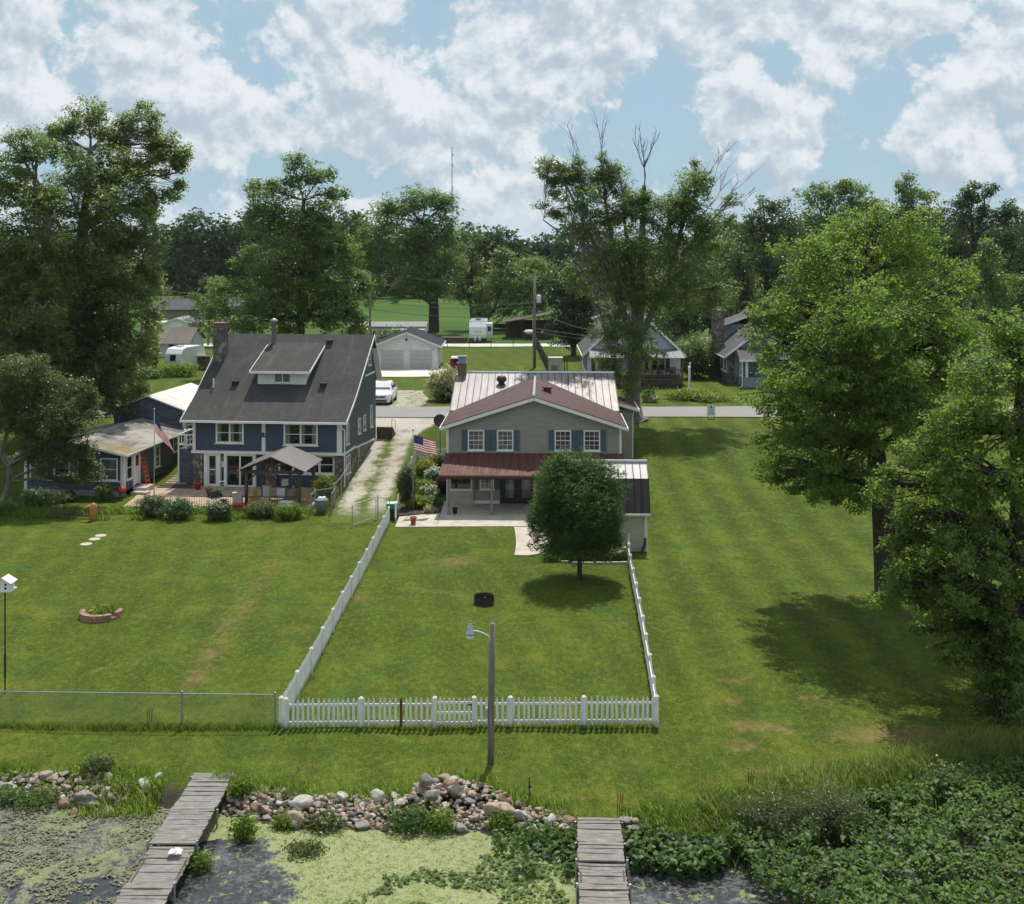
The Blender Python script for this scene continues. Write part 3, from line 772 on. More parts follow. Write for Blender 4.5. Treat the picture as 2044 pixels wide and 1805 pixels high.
# lower storey under the porch
part('knee_wall', 'concrete', tan, lambda mb: mb.box(.0, -.16, .0, 1.62, -.005, .86))
window(tan, FRONT(.0), .12, 1.55, .92, 2.35, 'glass_dark', 1, (0,0), False, .07)
window(tan, FRONT(), 2.03, 2.93, .95, 2.30, 'glass_pale', 1, (2,3), True, .08)
for x in (1.82, 3.12):
    part('shutter', 'shutter', tan, lambda mb: mb.box(x-.17, -.045, .95, x+.17, 0, 2.30))
part('base_board', 'trim', tan, lambda mb: mb.box(1.62, -.03, .07, 3.28, -.003, .26))
def frd(x0):
    d = part('french_door', 'dgreen', tan, lambda mb: (mb.box(x0, -.06, .09, x0+1.0, -.004, .45), mb.box(x0, -.06, 2.02, x0+1.0, -.004, 2.22), mb.box(x0, -.06, .45, x0+.24, -.004, 2.02), mb.box(x0+.76, -.06, .45, x0+1.0, -.004, 2.02)))
    p = MB(); p.box(x0+.24, -.045, .45, x0+.76, -.006, 2.02); p.build('pane', M['glass_pale'], d)
    p = MB(); p.ball((x0+(.92 if x0 < 4 else .9), -.1, 1.05), .035, 0, 8, 6); p.build('handle', M['steel'], d, True)
frd(3.42); frd(4.44)
part('door_frame', 'dgreen', tan, lambda mb: (mb.box(3.32, -.07, .09, 3.42, -.003, 2.3), mb.box(5.44, -.07, .09, 5.54, -.003, 2.3), mb.box(3.32, -.075, 2.22, 5.54, -.003, 2.32)))
window(tan, FRONT(), 7.4, 9.2, .95, 2.3, 'glass', 2, (2,3), True, .08)
part('outlet_box', 'black', tan, lambda mb: mb.box(2.65, -.07, .45, 2.78, 0, .72))
# chimney, roof vents
ch = part('chimney', 'brick', tan, lambda mb: mb.box(-.18, 11.6, 2.2, .42, 12.2, 7.75))
part('chimney_cap', 'grey_plastic', ch, lambda mb: (mb.box(-.26, 11.52, 7.752, .50, 12.28, 7.85), mb.box(-.14, 11.64, 7.85, .38, 12.16, 8.25), mb.box(-.22, 11.56, 8.25, .46, 12.24, 8.31)))
part('turbine_vent', 'darksteel', tan, lambda mb: mb.lathe([(.0,.62),(.26,.58),(.36,.42),(.36,.25),(.22,.14),(.22,-.1)], (3.05, 10.2, 6.45), 16), True)
part('box_vent', 'metal_red', tan, lambda mb: (mb.box(6.05, 4.2, 6.40, 6.55, 4.7, 6.85), mb.box(5.95, 4.1, 6.85, 6.65, 4.8, 6.93)))
def f(mb):
    mb.tube([(5.9,-PD-.06,2.62),(6.2,-PD-.25,2.95),(6.05,-PD-.42,3.0)], .02, 6)
bl = part('barn_light', 'steel', tan, lambda mb: (mb.tube([(7.2,-PD-.05,2.5),(7.0,-PD-.1,2.85),(6.35,-PD-.35,2.92)], .022, 6), mb.lathe([(.0,.32),(.09,.32),(.10,.12),(.15,.02),(.15,-.02)], (6.28,-PD-.36,2.66), 12)), True)
part('lamp_globe', 'lime', bl, lambda mb: mb.ball((6.28,-PD-.36,2.54), .15, 0, 10, 7), True)

# ------------------------------------------------------------------ the gambrel shed
shed = thing('garden_shed', 'cream shed with dark gambrel metal roof beside the round tree', 'shed', (2.3, 63.75, 0), R(-1))
L_, D_ = 4.85, 3.5
prof = [(-.18,2.08),(.72,3.78),(1.75,4.5),(2.78,3.78),(3.68,2.08)]
def f(mb):
    mb.prism([(0,.05),(D_,.05),(D_,2.2),(2.76,3.68),(1.75,4.4),(.74,3.68),(0,2.2)], 0, L_, 'x')
part('wall', 'cream', shed, f)
def f(mb):
    a, b = -.12, L_+.14
    for i in (0, 3):
        p, q = prof[i], prof[i+1]
        mb.slab([(a,p[0],p[1]),(b,p[0],p[1]),(b,q[0],q[1]),(a,q[0],q[1])], .06)
        lo, hi = (p, q) if p[1] < q[1] else (q, p)
        ribs(mb, (a,lo[0],lo[1]), (b,lo[0],lo[1]), (a,hi[0],hi[1]), (b,hi[0],hi[1]), .38, .05, .045, 1)
part('lower_roof', [M['metal_dark'], M['black']], shed, f)
def f(mb):
    a, b = -.12, L_+.14
    for i in (1, 2):
        p, q = prof[i], prof[i+1]
        mb.slab([(a,p[0],p[1]),(b,p[0],p[1]),(b,q[0],q[1]),(a,q[0],q[1])], .06)
        lo, hi = (p, q) if p[1] < q[1] else (q, p)
        ribs(mb, (a,lo[0],lo[1]), (b,lo[0],lo[1]), (a,hi[0],hi[1]), (b,hi[0],hi[1]), .38, .05, .045, 1)  # dark seam colour stands in for the shade along each rib
part('upper_roof', [M['metal_pale'], M['metal_dark']], shed, f)  # upper slope coloured pale for sun glare, lower slope left dark
part('ridge_cap', 'metal_white', shed, lambda mb: mb.tube([(-.14,1.75,4.53),(L_+.16,1.75,4.53)], .09, 6))
part('gutter', 'metal_white', shed, lambda mb: (mb.box(-.15, -.29, 1.98, L_+.17, -.18, 2.09),))
dsp = part('downspout', 'trim', shed, lambda mb: mb.tube([(L_-.08,-.22,2.0),(L_-.10,-.07,1.85),(L_-.10,-.06,.75)], .05, 6))
part('drain_hose', 'black', dsp, lambda mb: mb.tube([(L_-.10,-.06,.78),(L_-.12,-.08,.45),(L_-.25,-.14,.2),(L_-.28,-.2,.03)], .065, 8))
for x_ in (L_-.05, -.02): part('corner_trim', 'trim', shed, lambda mb: mb.box(x_, -.02, .05, x_+.07, .05, 2.05))

# ------------------------------------------------------------------ the blue house
blue = thing('blue_house', 'large navy blue house with steep dark shingle roof and white dormer', 'house', (-21.55, 81.4, 0), R(-6))
w = 10.33
def rz_(t): # bell-cast front slope
    if t < 2: return 4.62 + (t+.75)*.52
    return 4.62 + 2.75*.52 + (t-2)*.652
TR, ZR = 7.8, 4.62+2.75*.52+5.8*.652
fp = [(-.75, rz_(-.75)), (0.4, rz_(.4)), (1.3, rz_(1.3)-.02), (2.1, rz_(2.1)), (4.3, rz_(4.3)), (TR, ZR)]
rear = [(TR, ZR), (10.25, 6.38)]
def f(mb):
    mb.prism([(0,2.45),(0,4.85)] + [(a, b-.16) for a, b in fp[2:]] + [(9.8, 6.6),(9.8,0),(4.5,0),(4.5,2.45)], 0, w, 'x')
    mb.box(.04, .25, 0, w-.04, 4.5, 2.45)
part('wall', 'navy', blue, f)
def f(mb):
    mb.prism([(.0,2.5),(0,4.85)] + [(a, b-.18) for a, b in fp[2:]] + [(9.8, 6.55),(9.8,1.9),(4.6,1.5),(1.2,2.5)], w+.003, w+.05, 'x')
part('side_wall', 'slate', blue, f)
for b_ in ((-.06,-.03,0,.62,.6,2.3), (9.75,-.03,0,w+.06,4.0,2.3), (w-.3,4.0,0,w+.04,9.8,1.9), (5.0,-.03,0,5.75,.2,2.3)): part('stone_wall', 'stone', blue, lambda mb: mb.box(*b_))
def f(mb):
    a, b = -.62, w+.40
    for pr in (fp, rear):
        for i in range(len(pr)-1):
            p, q = pr[i], pr[i+1]
            mb.slab([(a,p[0],p[1]),(b,p[0],p[1]),(b,q[0],q[1]),(a,q[0],q[1])], .12)
part('roof', 'sh_dark', blue, f)
def f(mb):
    for x in (-.66, w+.40):
        for pr in (fp, rear):
            for i in range(len(pr)-1):
                p, q = pr[i], pr[i+1]
                mb.add([(x,p[0],p[1]+.02),(x+.04,p[0],p[1]+.02),(x+.04,q[0],q[1]+.02),(x,q[0],q[1]+.02),(x,p[0],p[1]-.20),(x+.04,p[0],p[1]-.20),(x+.04,q[0],q[1]-.20),(x,q[0],q[1]-.20)],
                       [(0,1,2,3),(4,7,6,5),(0,4,5,1),(1,5,6,2),(2,6,7,3),(3,7,4,0)])
    mb.box(-.66, -.86, 4.46, w+.44, -.755, 4.60)
    mb.slab([(w+.05,8.0,9.4),(w+.39,8.0,9.4),(w+.39,10.2,6.27),(w+.05,10.2,6.27)], .03)
part('fascia', 'trim', blue, f)
part('belt_trim', 'trim', blue, lambda mb: (mb.box(-.12, -.16, 2.30, w+.10, -.003, 2.48), mb.box(w+.051, -.1, 2.30, w+.11, 3.2, 2.46), mb.beam((w+.08,3.2,2.3),(w+.08,9.3,1.95),.05,.12)))
for b_ in ((-.06,-.05,2.48,.14,-.003,4.6), (w-.42,-.05,2.48,w-.06,-.003,4.55), (4.75,-.05,2.48,5.0,-.003,4.55), (w+.051,6.2,6.9,w+.10,9.3,7.04)): part('corner_trim', 'trim', blue, lambda mb: mb.box(*b_))
part('downspout', 'trim', blue, lambda mb: mb.tube([(w-.1,-.7,4.5),(w-.05,-.35,4.2),(w+.12,-.1,4.0),(w+.12,-.1,.2)], .05, 6))
part('drain_pipe', 'trim', blue, lambda mb: mb.tube([(4.95,-.08,2.6),(4.95,-.2,2.2),(4.95,-.2,1.6)], .03, 6))
window(blue, FRONT(), 1.55, 3.50, 2.98, 4.42, 'glass_dark', 2, (0,0), True, .12)
window(blue, FRONT(), 6.25, 8.60, 2.92, 4.42, 'glass_dark', 2, (0,0), True, .12)
for u0, u1 in ((1.68,1.92),(2.62,2.80),(3.16,3.37),(6.38,6.68),(7.52,7.70),(8.2,8.46)):
    part('curtain', 'curtain', blue, lambda mb: mb.box(u0, -.016, 3.06, u1, -.0125, 4.29))
# lower storey openings
FL = FRONT(.25)
d = part('storm_door', 'trim', blue, lambda mb: (mb.box(.72, -.04, .06, .98, .24, 2.3), mb.box(1.62, -.04, .06, 1.86, .24, 2.3), mb.box(.98, -.04, 2.12, 1.62, .24, 2.3), mb.box(.98, .02, .06, 1.62, .2, .22), mb.box(.98, .02, 1.15, 1.62, .2, 1.22), mb.box(.98, .02, .22, 1.07, .2, 2.12), mb.box(1.53, .02, .22, 1.62, .2, 2.12)))
p = MB(); p.box(1.07, .08, .22, 1.53, .2, 2.12); p.build('pane', M['glass'], d)
p = MB(); p.box(1.09, .0, 1.0, 1.12, .03, 1.2); p.build('handle', M['steel'], d)
d = part('sliding_door', 'trim', blue, lambda mb: (mb.box(2.12, -.04, .06, 2.32, .24, 2.3), mb.box(4.12, -.04, .06, 4.32, .24, 2.3), mb.box(2.32, -.04, 2.14, 4.12, .24, 2.3), mb.box(3.17, .0, .06, 3.27, .2, 2.14), mb.box(2.32, .0, .06, 4.12, .2, .16)))
p = MB(); p.box(2.32, .09, .16, 3.17, .2, 2.14); p.build('pane', M['glass_dark'], d)
p = MB(); p.box(3.27, .07, .16, 4.12, .2, 2.14); p.build('pane', M['glass_dark'], d)
window(blue, FL, 5.8, 9.7, .95, 2.28, 'glass_dark', 4, (0,0), True, .14)
part('wall_clock', 'grey_plastic', blue, lambda mb: mb.tube([(1.99,.25,1.95),(1.99,.19,1.95)], .13, 16))
part('wall_plaque', 'white', blue, lambda mb: mb.box(1.87, .2, 1.32, 2.11, .26, 1.72))
part('wall_lantern', 'blue', blue, lambda mb: (mb.box(4.78, -.18, 3.5, 4.94, -.05, 3.75), mb.box(4.62, -.14, 3.45, 5.06, -.1, 3.52)))
for y, z0, z1 in ((.55, 2.9, 4.3), (4.0, 3.1, 4.2), (5.6, 3.1, 4.2), (7.9, 3.0, 4.6)):
    window(blue, RIGHT(w+.05), y, y+(.75 if y < 7 else .6), z0, z1, 'glass', 1, (0,0), True, .07)
window(blue, RIGHT(w+.05), 7.2, 8.0, 7.6, 8.5, 'glass', 1, (0,0), True, .07)
window(blue, RIGHT(w+.06), .5, 1.6, .9, 2.15, 'glass_dark', 2, (0,0), True, .07)
part('meter_box', 'steel', blue, lambda mb: (mb.box(w+.05, 3.6, 1.6, w+.2, 3.9, 2.2), mb.tube([(w+.12,3.75,1.6),(w+.12,3.75,.8)], .04, 6)))
# dormer
dm = part('dormer', 'white_side', blue, lambda mb: mb.prism([(2.95,6.3),(2.95,7.62),(6.2,8.75),(6.2,8.5)], 3.5, 6.95, 'x'))
window(dm, FRONT(2.95), 4.68, 5.88, 6.78, 7.5, 'glass_green', 2, (0,0), False, .06)
part('dormer_roof', 'sh_dark', dm, lambda mb: mb.slab([(3.1,2.4,7.62),(7.35,2.4,7.62),(7.35,6.9,9.27),(3.1,6.9,9.27)], .1))
part('dormer_fascia', 'trim', dm, lambda mb: (mb.box(3.08, 2.33, 7.46, 7.37, 2.39, 7.62), mb.beam((3.08,2.4,7.54),(3.08,6.6,9.08),.04,.15), mb.beam((7.37,2.4,7.54),(7.37,6.6,9.08),.04,.15)))
# chimneys, vents
chm = part('chimney', 'stone_grey', blue, lambda mb: (mb.box(-.45, 4.95, 2.0, .36, 5.9, 10.4), mb.prism([(-.9,0),(.6,0),(.6,6.2),(.37,7.2),(-.46,7.2),(-.9,6.2)], 4.93, 5.92, 'y')))
part('chimney_cap', 'brick', chm, lambda mb: (mb.box(-.42, 4.98, 10.4, .33, 5.87, 10.72), mb.box(-.5, 4.9, 10.72, .41, 5.95, 10.8)))
part('flue_pipe', 'steel', blue, lambda mb: (mb.lathe([(.17,-.5),(.16,1.75),(.28,1.78),(.28,1.92),(.0,2.05)], (3.45,6.9,9.0), 12), mb.lathe([(.4,-.35),(.17,.0)], (3.45,6.9,9.15), 12)), True)
part('vent_pipe', 'white', blue, lambda mb: mb.cyl((.45,2.6,6.2), .06, .85, 10))
for x, y in ((1.9, 2.9), (8.2, 2.8), (7.6, 6.9)):
    part('roof_vent', 'black', blue, lambda mb: (mb.box(x-.17, y-.17, rz_(y)-.2, x+.17, y+.17, rz_(y)+.2), mb.box(x-.24, y-.24, rz_(y)+.2, x+.24, y+.24, rz_(y)+.25)))
# deck on the left with white railing and blue screen
dk = part('side_deck', 'cabin', blue, lambda mb: (mb.box(-1.15, .3, 0, -.1, .4, 2.5), mb.box(-1.15, .4, 2.42, -.1, 4.5, 2.52)))
def f(mb):
    for x in (-1.15, -.62, -.12): mb.box(x-.05, .2, 0 if x < -1 else 2.5, x+.05, .3, 3.5)
    for z in (2.75, 3.42): mb.box(-1.15, .22, z, -.1, .29, z+.09)
    for i in range(5): mb.box(-.98+i*.2, .24, 2.8, -.93+i*.2, .27, 3.42)
    mb.box(-1.2, .3, 3.42, -1.1, 4.5, 3.5); mb.box(-1.19, .3, 2.75, -1.11, 4.5, 2.84)
part('railing', 'white', dk, f)
part('rear_steps', 'timber', blue, lambda mb: [mb.box(w+.1, 9.85+i*.3, 1.9, w+1.3, 10.15+i*.3, 2.75-.17*i) for i in range(5)])
part('step_rail', 'white', blue, lambda mb: (mb.tube([(w+1.25,9.9,2.4),(w+1.25,9.9,3.4),(w+1.25,11.3,3.0),(w+1.25,11.3,2.3)], .025, 6),))

# ------------------------------------------------------------------ the low cottage on the left
cot = thing('low_cottage', 'low blue grey cottage with stained flat gabled roof under the left trees', 'cottage', (-31.9, 78.75, 0), R(-6.3))
w2, d2 = 6.75, 10.6
def f(mb):
    mb.prism([(0,.35),(w2,.35),(w2,2.8),(w2/2,3.45),(0,2.8)], 0, d2, 'y')
part('wall', 'cabin', cot, f)
def f(mb):
    for s in (0, 1):
        e = -.4 if s == 0 else w2+.35
        mb.slab([(e,-.45,2.83),(w2/2,-.45,3.62),(w2/2,d2+.2,3.62),(e,d2+.2,2.83)], .1)
part('roof', 'stained', cot, f)
part('fascia', 'white', cot, lambda mb: (mb.beam((-.4,-.48,2.74),(w2/2,-.48,3.53),.04,.14), mb.beam((w2+.35,-.48,2.74),(w2/2,-.48,3.53),.04,.14), mb.box(w2+.35, -.45, 2.68, w2+.43, d2, 2.79)))
for b_ in ((w2-.2,-.05,.3,w2+.03,-.003,2.75), (w2+.003,-.003,.3,w2+.05,.2,2.75), (-.03,-.05,.3,.16,-.003,2.75), (.16,-.06,.95,w2-.2,-.003,1.03)): part('corner_trim', 'white', cot, lambda mb: mb.box(*b_))
for a, b in ((.35, 1.5), (2.0, 3.1), (3.6, 4.75), (5.15, 6.35)):
    window(cot, FRONT(), a, b, 1.05, 2.5, 'glass_pale' if a > 5 or a < 1 else 'glass_dark', 1, (0,0), True, .08)
window(cot, RIGHT(w2), .35, 1.25, 1.0, 2.55, 'glass_dark', 1, (0,0), True, .08)
dd = part('door', 'white', cot, lambda mb: mb.box(w2+.002, 1.5, .5, w2+.06, 2.35, 2.6))
p = MB(); p.box(w2+.05, 1.7, 1.7, w2+.068, 2.15, 2.4); p.build('door_glass', M['glass'], dd)
part('door_frame', 'white', cot, lambda mb: (mb.box(w2+.002, 1.38, .4, w2+.08, 1.5, 2.7), mb.box(w2+.002, 2.35, .4, w2+.08, 2.47, 2.7)))
window(cot, RIGHT(w2), 5.0, 5.8, 1.0, 2.45, 'glass', 1, (0,0), True, .08)
window(cot, RIGHT(w2), 8.2, 9.2, 1.5, 2.6, 'glass_dark', 1, (0,0), True, .08)
def f(mb):
    # white garden lattice skirting the wall
    for k in range(-3, 56):
        a = .2+k*.12
        for sgn in (1, -1):
            p = (a, -.02, .02) if sgn > 0 else (a+.36, -.03, .02); q = (a+.36, -.02, .38) if sgn > 0 else (a, -.03, .38)
            if p[0] > 0 and q[0] < w2 and not (2.9 < a < 3.3): mb.beam(p, q, .012, .03, up=(0,1,0))
part('lattice_skirt', 'white', cot, f)
def f(mb):
    mb.prism([(1.2,2.2),(6.6,2.2),(6.6,4.25),(3.9,5.15),(1.2,4.25)], d2+.05, d2+8.2, 'y')
rw = part('raised_wing', 'cabin', cot, f)
def f(mb):
    mb.slab([(6.85,d2-.25,4.22),(3.9,d2-.25,5.3),(3.9,d2+8.4,5.3),(6.85,d2+8.4,4.22)], .09)
    mb.slab([(.95,d2-.25,4.22),(3.9,d2-.25,5.3),(3.9,d2+8.4,5.3),(.95,d2+8.4,4.22)], .09)
part('wing_roof', 'stained_white', rw, f)
part('wing_trim', 'white', rw, lambda mb: (mb.box(6.5, d2, 2.5, 6.65, d2+.049, 4.2), mb.tube([(6.75,d2-.1,4.1),(6.75,d2+.0,3.5),(6.75,d2-.05,2.95),(7.0,d2-.9,2.86)], .05, 6), mb.box(6.85, d2-.25, 4.08, 6.93, d2+8.3, 4.18)))
window(rw, RIGHT(6.6), d2+.5, d2+1.5, 3.0, 4.0, 'glass_pale', 1, (0,0), True, .08)
part('door_step', 'concrete', cot, lambda mb: (mb.box(w2+.1, 1.2, 0, w2+1.0, 2.5, .38), mb.box(w2+.2, .6, 0, w2+1.3, 1.2, .2)))
# ------------------------------------------------------------------ far buildings
def gable_house(root, x0, x1, y0, y1, z0, ez, rzv, wall, roof, axis='y', ov=.35, roof_t=.12, trim='trim'):
    xm = (x0+x1)/2; ym = (y0+y1)/2
    if axis == 'y':   # ridge runs away from the camera
        part('wall', wall, root, lambda mb: mb.prism([(x0,z0),(x1,z0),(x1,ez),(xm,rzv-.12),(x0,ez)], y0, y1, 'y'))
        k = (rzv-ez)/(xm-x0)
        q = lambda s: [(xm+s*(xm-x0+ov), y0-ov, ez-k*ov+.05), (xm, y0-ov, rzv+.05), (xm, y1+ov, rzv+.05), (xm+s*(xm-x0+ov), y1+ov, ez-k*ov+.05)]
        part('roof', roof, root, lambda mb: (mb.slab(q(-1), roof_t), mb.slab(q(1), roof_t)))
        if trim: part('fascia', trim, root, lambda mb: [mb.beam((xm+s*(xm-x0+ov), y0-ov-.025, ez-k*ov-.06), (xm, y0-ov-.025, rzv-.06), .05, .2) for s in (-1, 1)] + [mb.box(min(xm+s*(xm-x0+ov), xm+s*(xm-x0+ov)+s*.08), y0-ov, ez-k*ov-.14, max(xm+s*(xm-x0+ov), xm+s*(xm-x0+ov)+s*.08), y1+ov, ez-k*ov) for s in (-1, 1)])
    else:
        part('wall', wall, root, lambda mb: mb.prism([(y0,z0),(y1,z0),(y1,ez),(ym,rzv-.12),(y0,ez)], x0, x1, 'x'))
        k = (rzv-ez)/(ym-y0)
        q = lambda s: [(x0-ov, ym+s*(ym-y0+ov), ez-k*ov+.05), (x0-ov, ym, rzv+.05), (x1+ov, ym, rzv+.05), (x1+ov, ym+s*(ym-y0+ov), ez-k*ov+.05)]
        part('roof', roof, root, lambda mb: (mb.slab(q(-1), roof_t), mb.slab(q(1), roof_t)))
        if trim: part('fascia', trim, root, lambda mb: (mb.box(x0-ov, y0-ov-.06, ez-k*ov-.14, x1+ov, y0-ov, ez-k*ov+.02),))
G2 = 2.5
# white two-door garage
g = thing('white_garage', 'white two door garage with navy metal roof', 'garage', (-12.0, 136.7, G2))
gable_house(g, -3.55, 3.55, 0, 8.5, 0, 2.75, 4.2, 'white_side', 'metal_navy', 'y', .4)
for x in (-2.9, .35):
    part('garage_door', basic('grey_garage_door_%d' % int(x < 0), (.50,.50,.48), .6, .06), g, lambda mb: [mb.box(x, -.05, .03+i*.53, x+2.6, -.004, .54+i*.53) for i in range(4)])
    part('door_frame', 'trim', g, lambda mb: (mb.box(x-.1, -.06, .03, x, -.004, 2.25), mb.box(x+2.6, -.06, .03, x+2.7, -.004, 2.25), mb.box(x-.1, -.06, 2.16, x+2.7, -.004, 2.27)))
part('gable_light', 'black', g, lambda mb: mb.box(-.12, -.15, 3.25, .12, 0, 3.45))
# white cottage with porch, behind the half-dead tree
wc = thing('white_cottage', 'white cottage with grey roof and wooden front porch behind the half dead tree', 'cottage', (7.6, 121.5, G2), R(-1))
gable_house(wc, 0, 9.4, 0, 13, 0, 3.4, 7.9, 'white_side', 'sh_grey', 'y', .5)
part('front_gable', 'grey_side', wc, lambda mb: mb.prism([(.4,3.55),(9.0,3.55),(4.7,7.55)], -.06, -.004, 'y'))
pr_ = part('porch_deck', 'timber', wc, lambda mb: (mb.box(.3, -3.3, .75, 9.3, -.05, .92), [mb.box(.3+i*.25, -3.28, .05, .45+i*.25, -3.25, .75) for i in range(36)]))
def f(mb):
    for x in (.35, 3.2, 6.2, 9.2): mb.box(x-.07, -3.3, .92, x+.07, -3.16, 3.0)
    for z in (1.05, 1.75): mb.box(.35, -3.28, z, 9.2, -3.2, z+.07)
    for i in range(60): mb.box(.42+i*.147, -3.26, 1.1, .46+i*.147, -3.22, 1.76)
part('porch_railing', 'timber', wc, f)
def f(mb):
    q = [(.1,-3.5,2.95),(9.45,-3.5,2.95),(9.3,-.06,3.55),(.2,-.06,3.55)]
    mb.slab(q, .07); ribs(mb, q[0], q[1], q[3], q[2], .45, .03, .03)
part('porch_roof', [M['metal_grey'], M['metal_white']], wc, f)
for a in (1.0, 6.4): window(wc, FRONT(), a, a+1.5, 1.3, 2.75, 'glass_dark', 2, (0,0), True, .09)
for a in (.62, 2.72, 6.0, 8.15):
    part('shutter', 'black', wc, lambda mb: mb.box(a-.2, -.05, 1.25, a+.15, 0, 2.8))
dd = part('door', 'dgreen', wc, lambda mb: mb.box(4.3, -.05, .92, 5.2, -.003, 2.9))
for y in (1.0, 3.2, 5.4, 7.6):
    window(wc, LEFT(0), y, y+1.0, 1.1, 2.7, 'glass_dark', 1, (0,0), True, .1)
    for s in (-.35, 1.05): part('shutter', 'black', wc, lambda mb: mb.box(-.06, y+s, 1.1, 0, y+s+.3, 2.7))
dm = part('dormer', 'white_side', wc, lambda mb: mb.box(1.2, 5.6, 4.2, 3.0, 9.0, 6.4))
part('dormer_roof', 'sh_grey', dm, lambda mb: mb.slab([(.8,5.2,6.2),(.8,9.4,6.2),(4.0,9.4,7.5),(4.0,5.2,7.5)], .1))
window(dm, LEFT(1.2), 6.4, 7.8, 5.0, 6.0, 'glass_dark', 2, (0,0), True, .1)
part('vent_pipe', 'darksteel', wc, lambda mb: mb.cyl((1.9,2.0,5.0), .06, 1.1, 8))
for i, (x, y, rr) in enumerate(((7.1,-2.3,.2), (8.3,-2.4,-.3))):
    c = thing('porch_chair', ('dark slatted chair on the white cottage porch beside the corner post', 'dark slatted chair on the white cottage porch nearer the yellow umbrella')[1-i], 'chair', (7.6+x, 121.5+y, G2+.92), rr, 'porch chairs')
    part('seat', 'black', c, lambda mb: mb.box(-.28, -.28, .38, .28, .28, .43))
    part('backrest', 'black', c, lambda mb: [mb.box(-.28+.12*k, .24, .43, -.20+.12*k, .28, 1.0) for k in range(5)])
    for sx in (-.25, .25):
        for sy in (-.25, .25): part('leg', 'black', c, lambda mb: mb.box(sx-.025, sy-.025, 0, sx+.025, sy+.025, .38))
t = thing('porch_table', 'small dark round table between the porch chairs', 'table', (15.3, 119.2, G2+.92))
part('tabletop', 'black', t, lambda mb: mb.lathe([(0,.72),(.42,.72),(.42,.68),(0,.68)], (0,0,0), 16))
part('leg', 'black', t, lambda mb: mb.lathe([(.05,.68),(.05,.05),(.25,.0)], (0,0,0), 10))
u = thing('patio_umbrella', 'closed yellow patio umbrella standing on the white cottage porch', 'umbrella', (7.6+4.05, 119.0, G2+.92))
part('pole', 'steel', u, lambda mb: mb.cyl((0,0,0), .025, 2.5, 8))
part('canopy', 'yellow', u, lambda mb: mb.lathe([(.0,2.45),(.06,2.4),(.13,1.9),(.19,1.35),(.23,.8),(.17,.75)], (0,0,0), 9))
vf = thing('vinyl_fence', 'short white vinyl privacy fence beside the porch', 'fence', (17.3, 117.6, G2), R(80))
part('panel', 'white', vf, lambda mb: mb.prism([(0,.05),(3.6,.05),(3.6,1.9),(2.4,1.75),(1.2,1.9),(0,2.05)], -.03, .03, 'y'))
for x in (0, 3.6): part('post', 'white', vf, lambda mb: (mb.box(x-.07, -.07, 0, x+.07, .07, 2.1), mb.prism([(x-.09,2.1),(x+.09,2.1),(x,2.2)], -.09, .09, 'y')))
# grey-blue house with stone chimney
bh = thing('stone_chimney_house', 'grey blue house with tall fieldstone chimney beyond the road', 'house', (21.9, 121.5, G2))
gable_house(bh, 0, 9.6, 0, 15, 0, 3.2, 6.9, 'bluegrey', 'sh_grey', 'y', .55)
part('stone_base', 'stone_grey', bh, lambda mb: (mb.box(-.04, -.04, 0, -.001, 15, 1.0), mb.box(-.04, -.05, 0, .6, -.001, 3.1), mb.box(.6, -.05, 0, 9.6, -.001, .9)))
chm = part('chimney', 'stone_grey', bh, lambda mb: (mb.box(-.75, 5.2, 0, .35, 7.0, 4.0), mb.box(-.65, 5.5, 4.0, .55, 6.7, 7.1)))
part('chimney_cap', 'concrete', chm, lambda mb: (mb.box(-.75, 5.4, 7.1, .65, 6.8, 7.25), mb.box(-.4, 5.8, 7.25, .3, 6.4, 7.5)))
for y in (1.2, 3.0, 8.2, 10.0, 11.8): window(bh, LEFT(-.005), y, y+1.4, 1.1, 3.0, 'glass_pale', 1, (0,0), False, .1)
dm = part('dormer', 'bluegrey', bh, lambda mb: mb.box(1.0, 7.6, 3.6, 4.6, 11.5, 5.6))
part('dormer_roof', 'sh_grey', dm, lambda mb: mb.slab([(.5,7.1,5.5),(.5,12,5.5),(4.7,12,7.0),(4.7,7.1,7.0)], .12))
part('dormer_fascia', 'trim', dm, lambda mb: (mb.box(.42, 7.05, 5.35, .5, 12, 5.55), mb.beam((.5,7.06,5.42),(4.7,7.06,6.92),.05,.18)))
window(dm, LEFT(1.0), 8.0, 9.0, 4.4, 5.3, 'glass_dark', 1, (0,0), True, .1)
por = part('porch', 'bluegrey', bh, lambda mb: (mb.box(.9, -3.2, 0, 8.8, -.06, 1.0),))
part('porch_roof', 'sh_grey', por, lambda mb: mb.slab([(.4,-3.8,2.75),(9.3,-3.8,2.75),(9.0,-.06,3.7),(.7,-.06,3.7)], .12))
part('porch_trim', 'trim', por, lambda mb: (mb.box(.38, -3.86, 2.6, 9.32, -3.8, 2.78), [mb.box(x-.12, -3.3, 1.0, x+.12, -3.06, 2.62) for x in (1.2, 3.6, 6.2, 8.6)]))
window(por, LEFT(.9), -2.9, -1.2, 1.05, 2.5, 'glass_dark', 2, (2,2), True, .08)
part('downspout', 'trim', bh, lambda mb: mb.tube([(.8,-3.3,2.6),(.75,-3.25,2.0),(.75,-3.25,.1),(.4,-3.6,.05)], .05, 6))
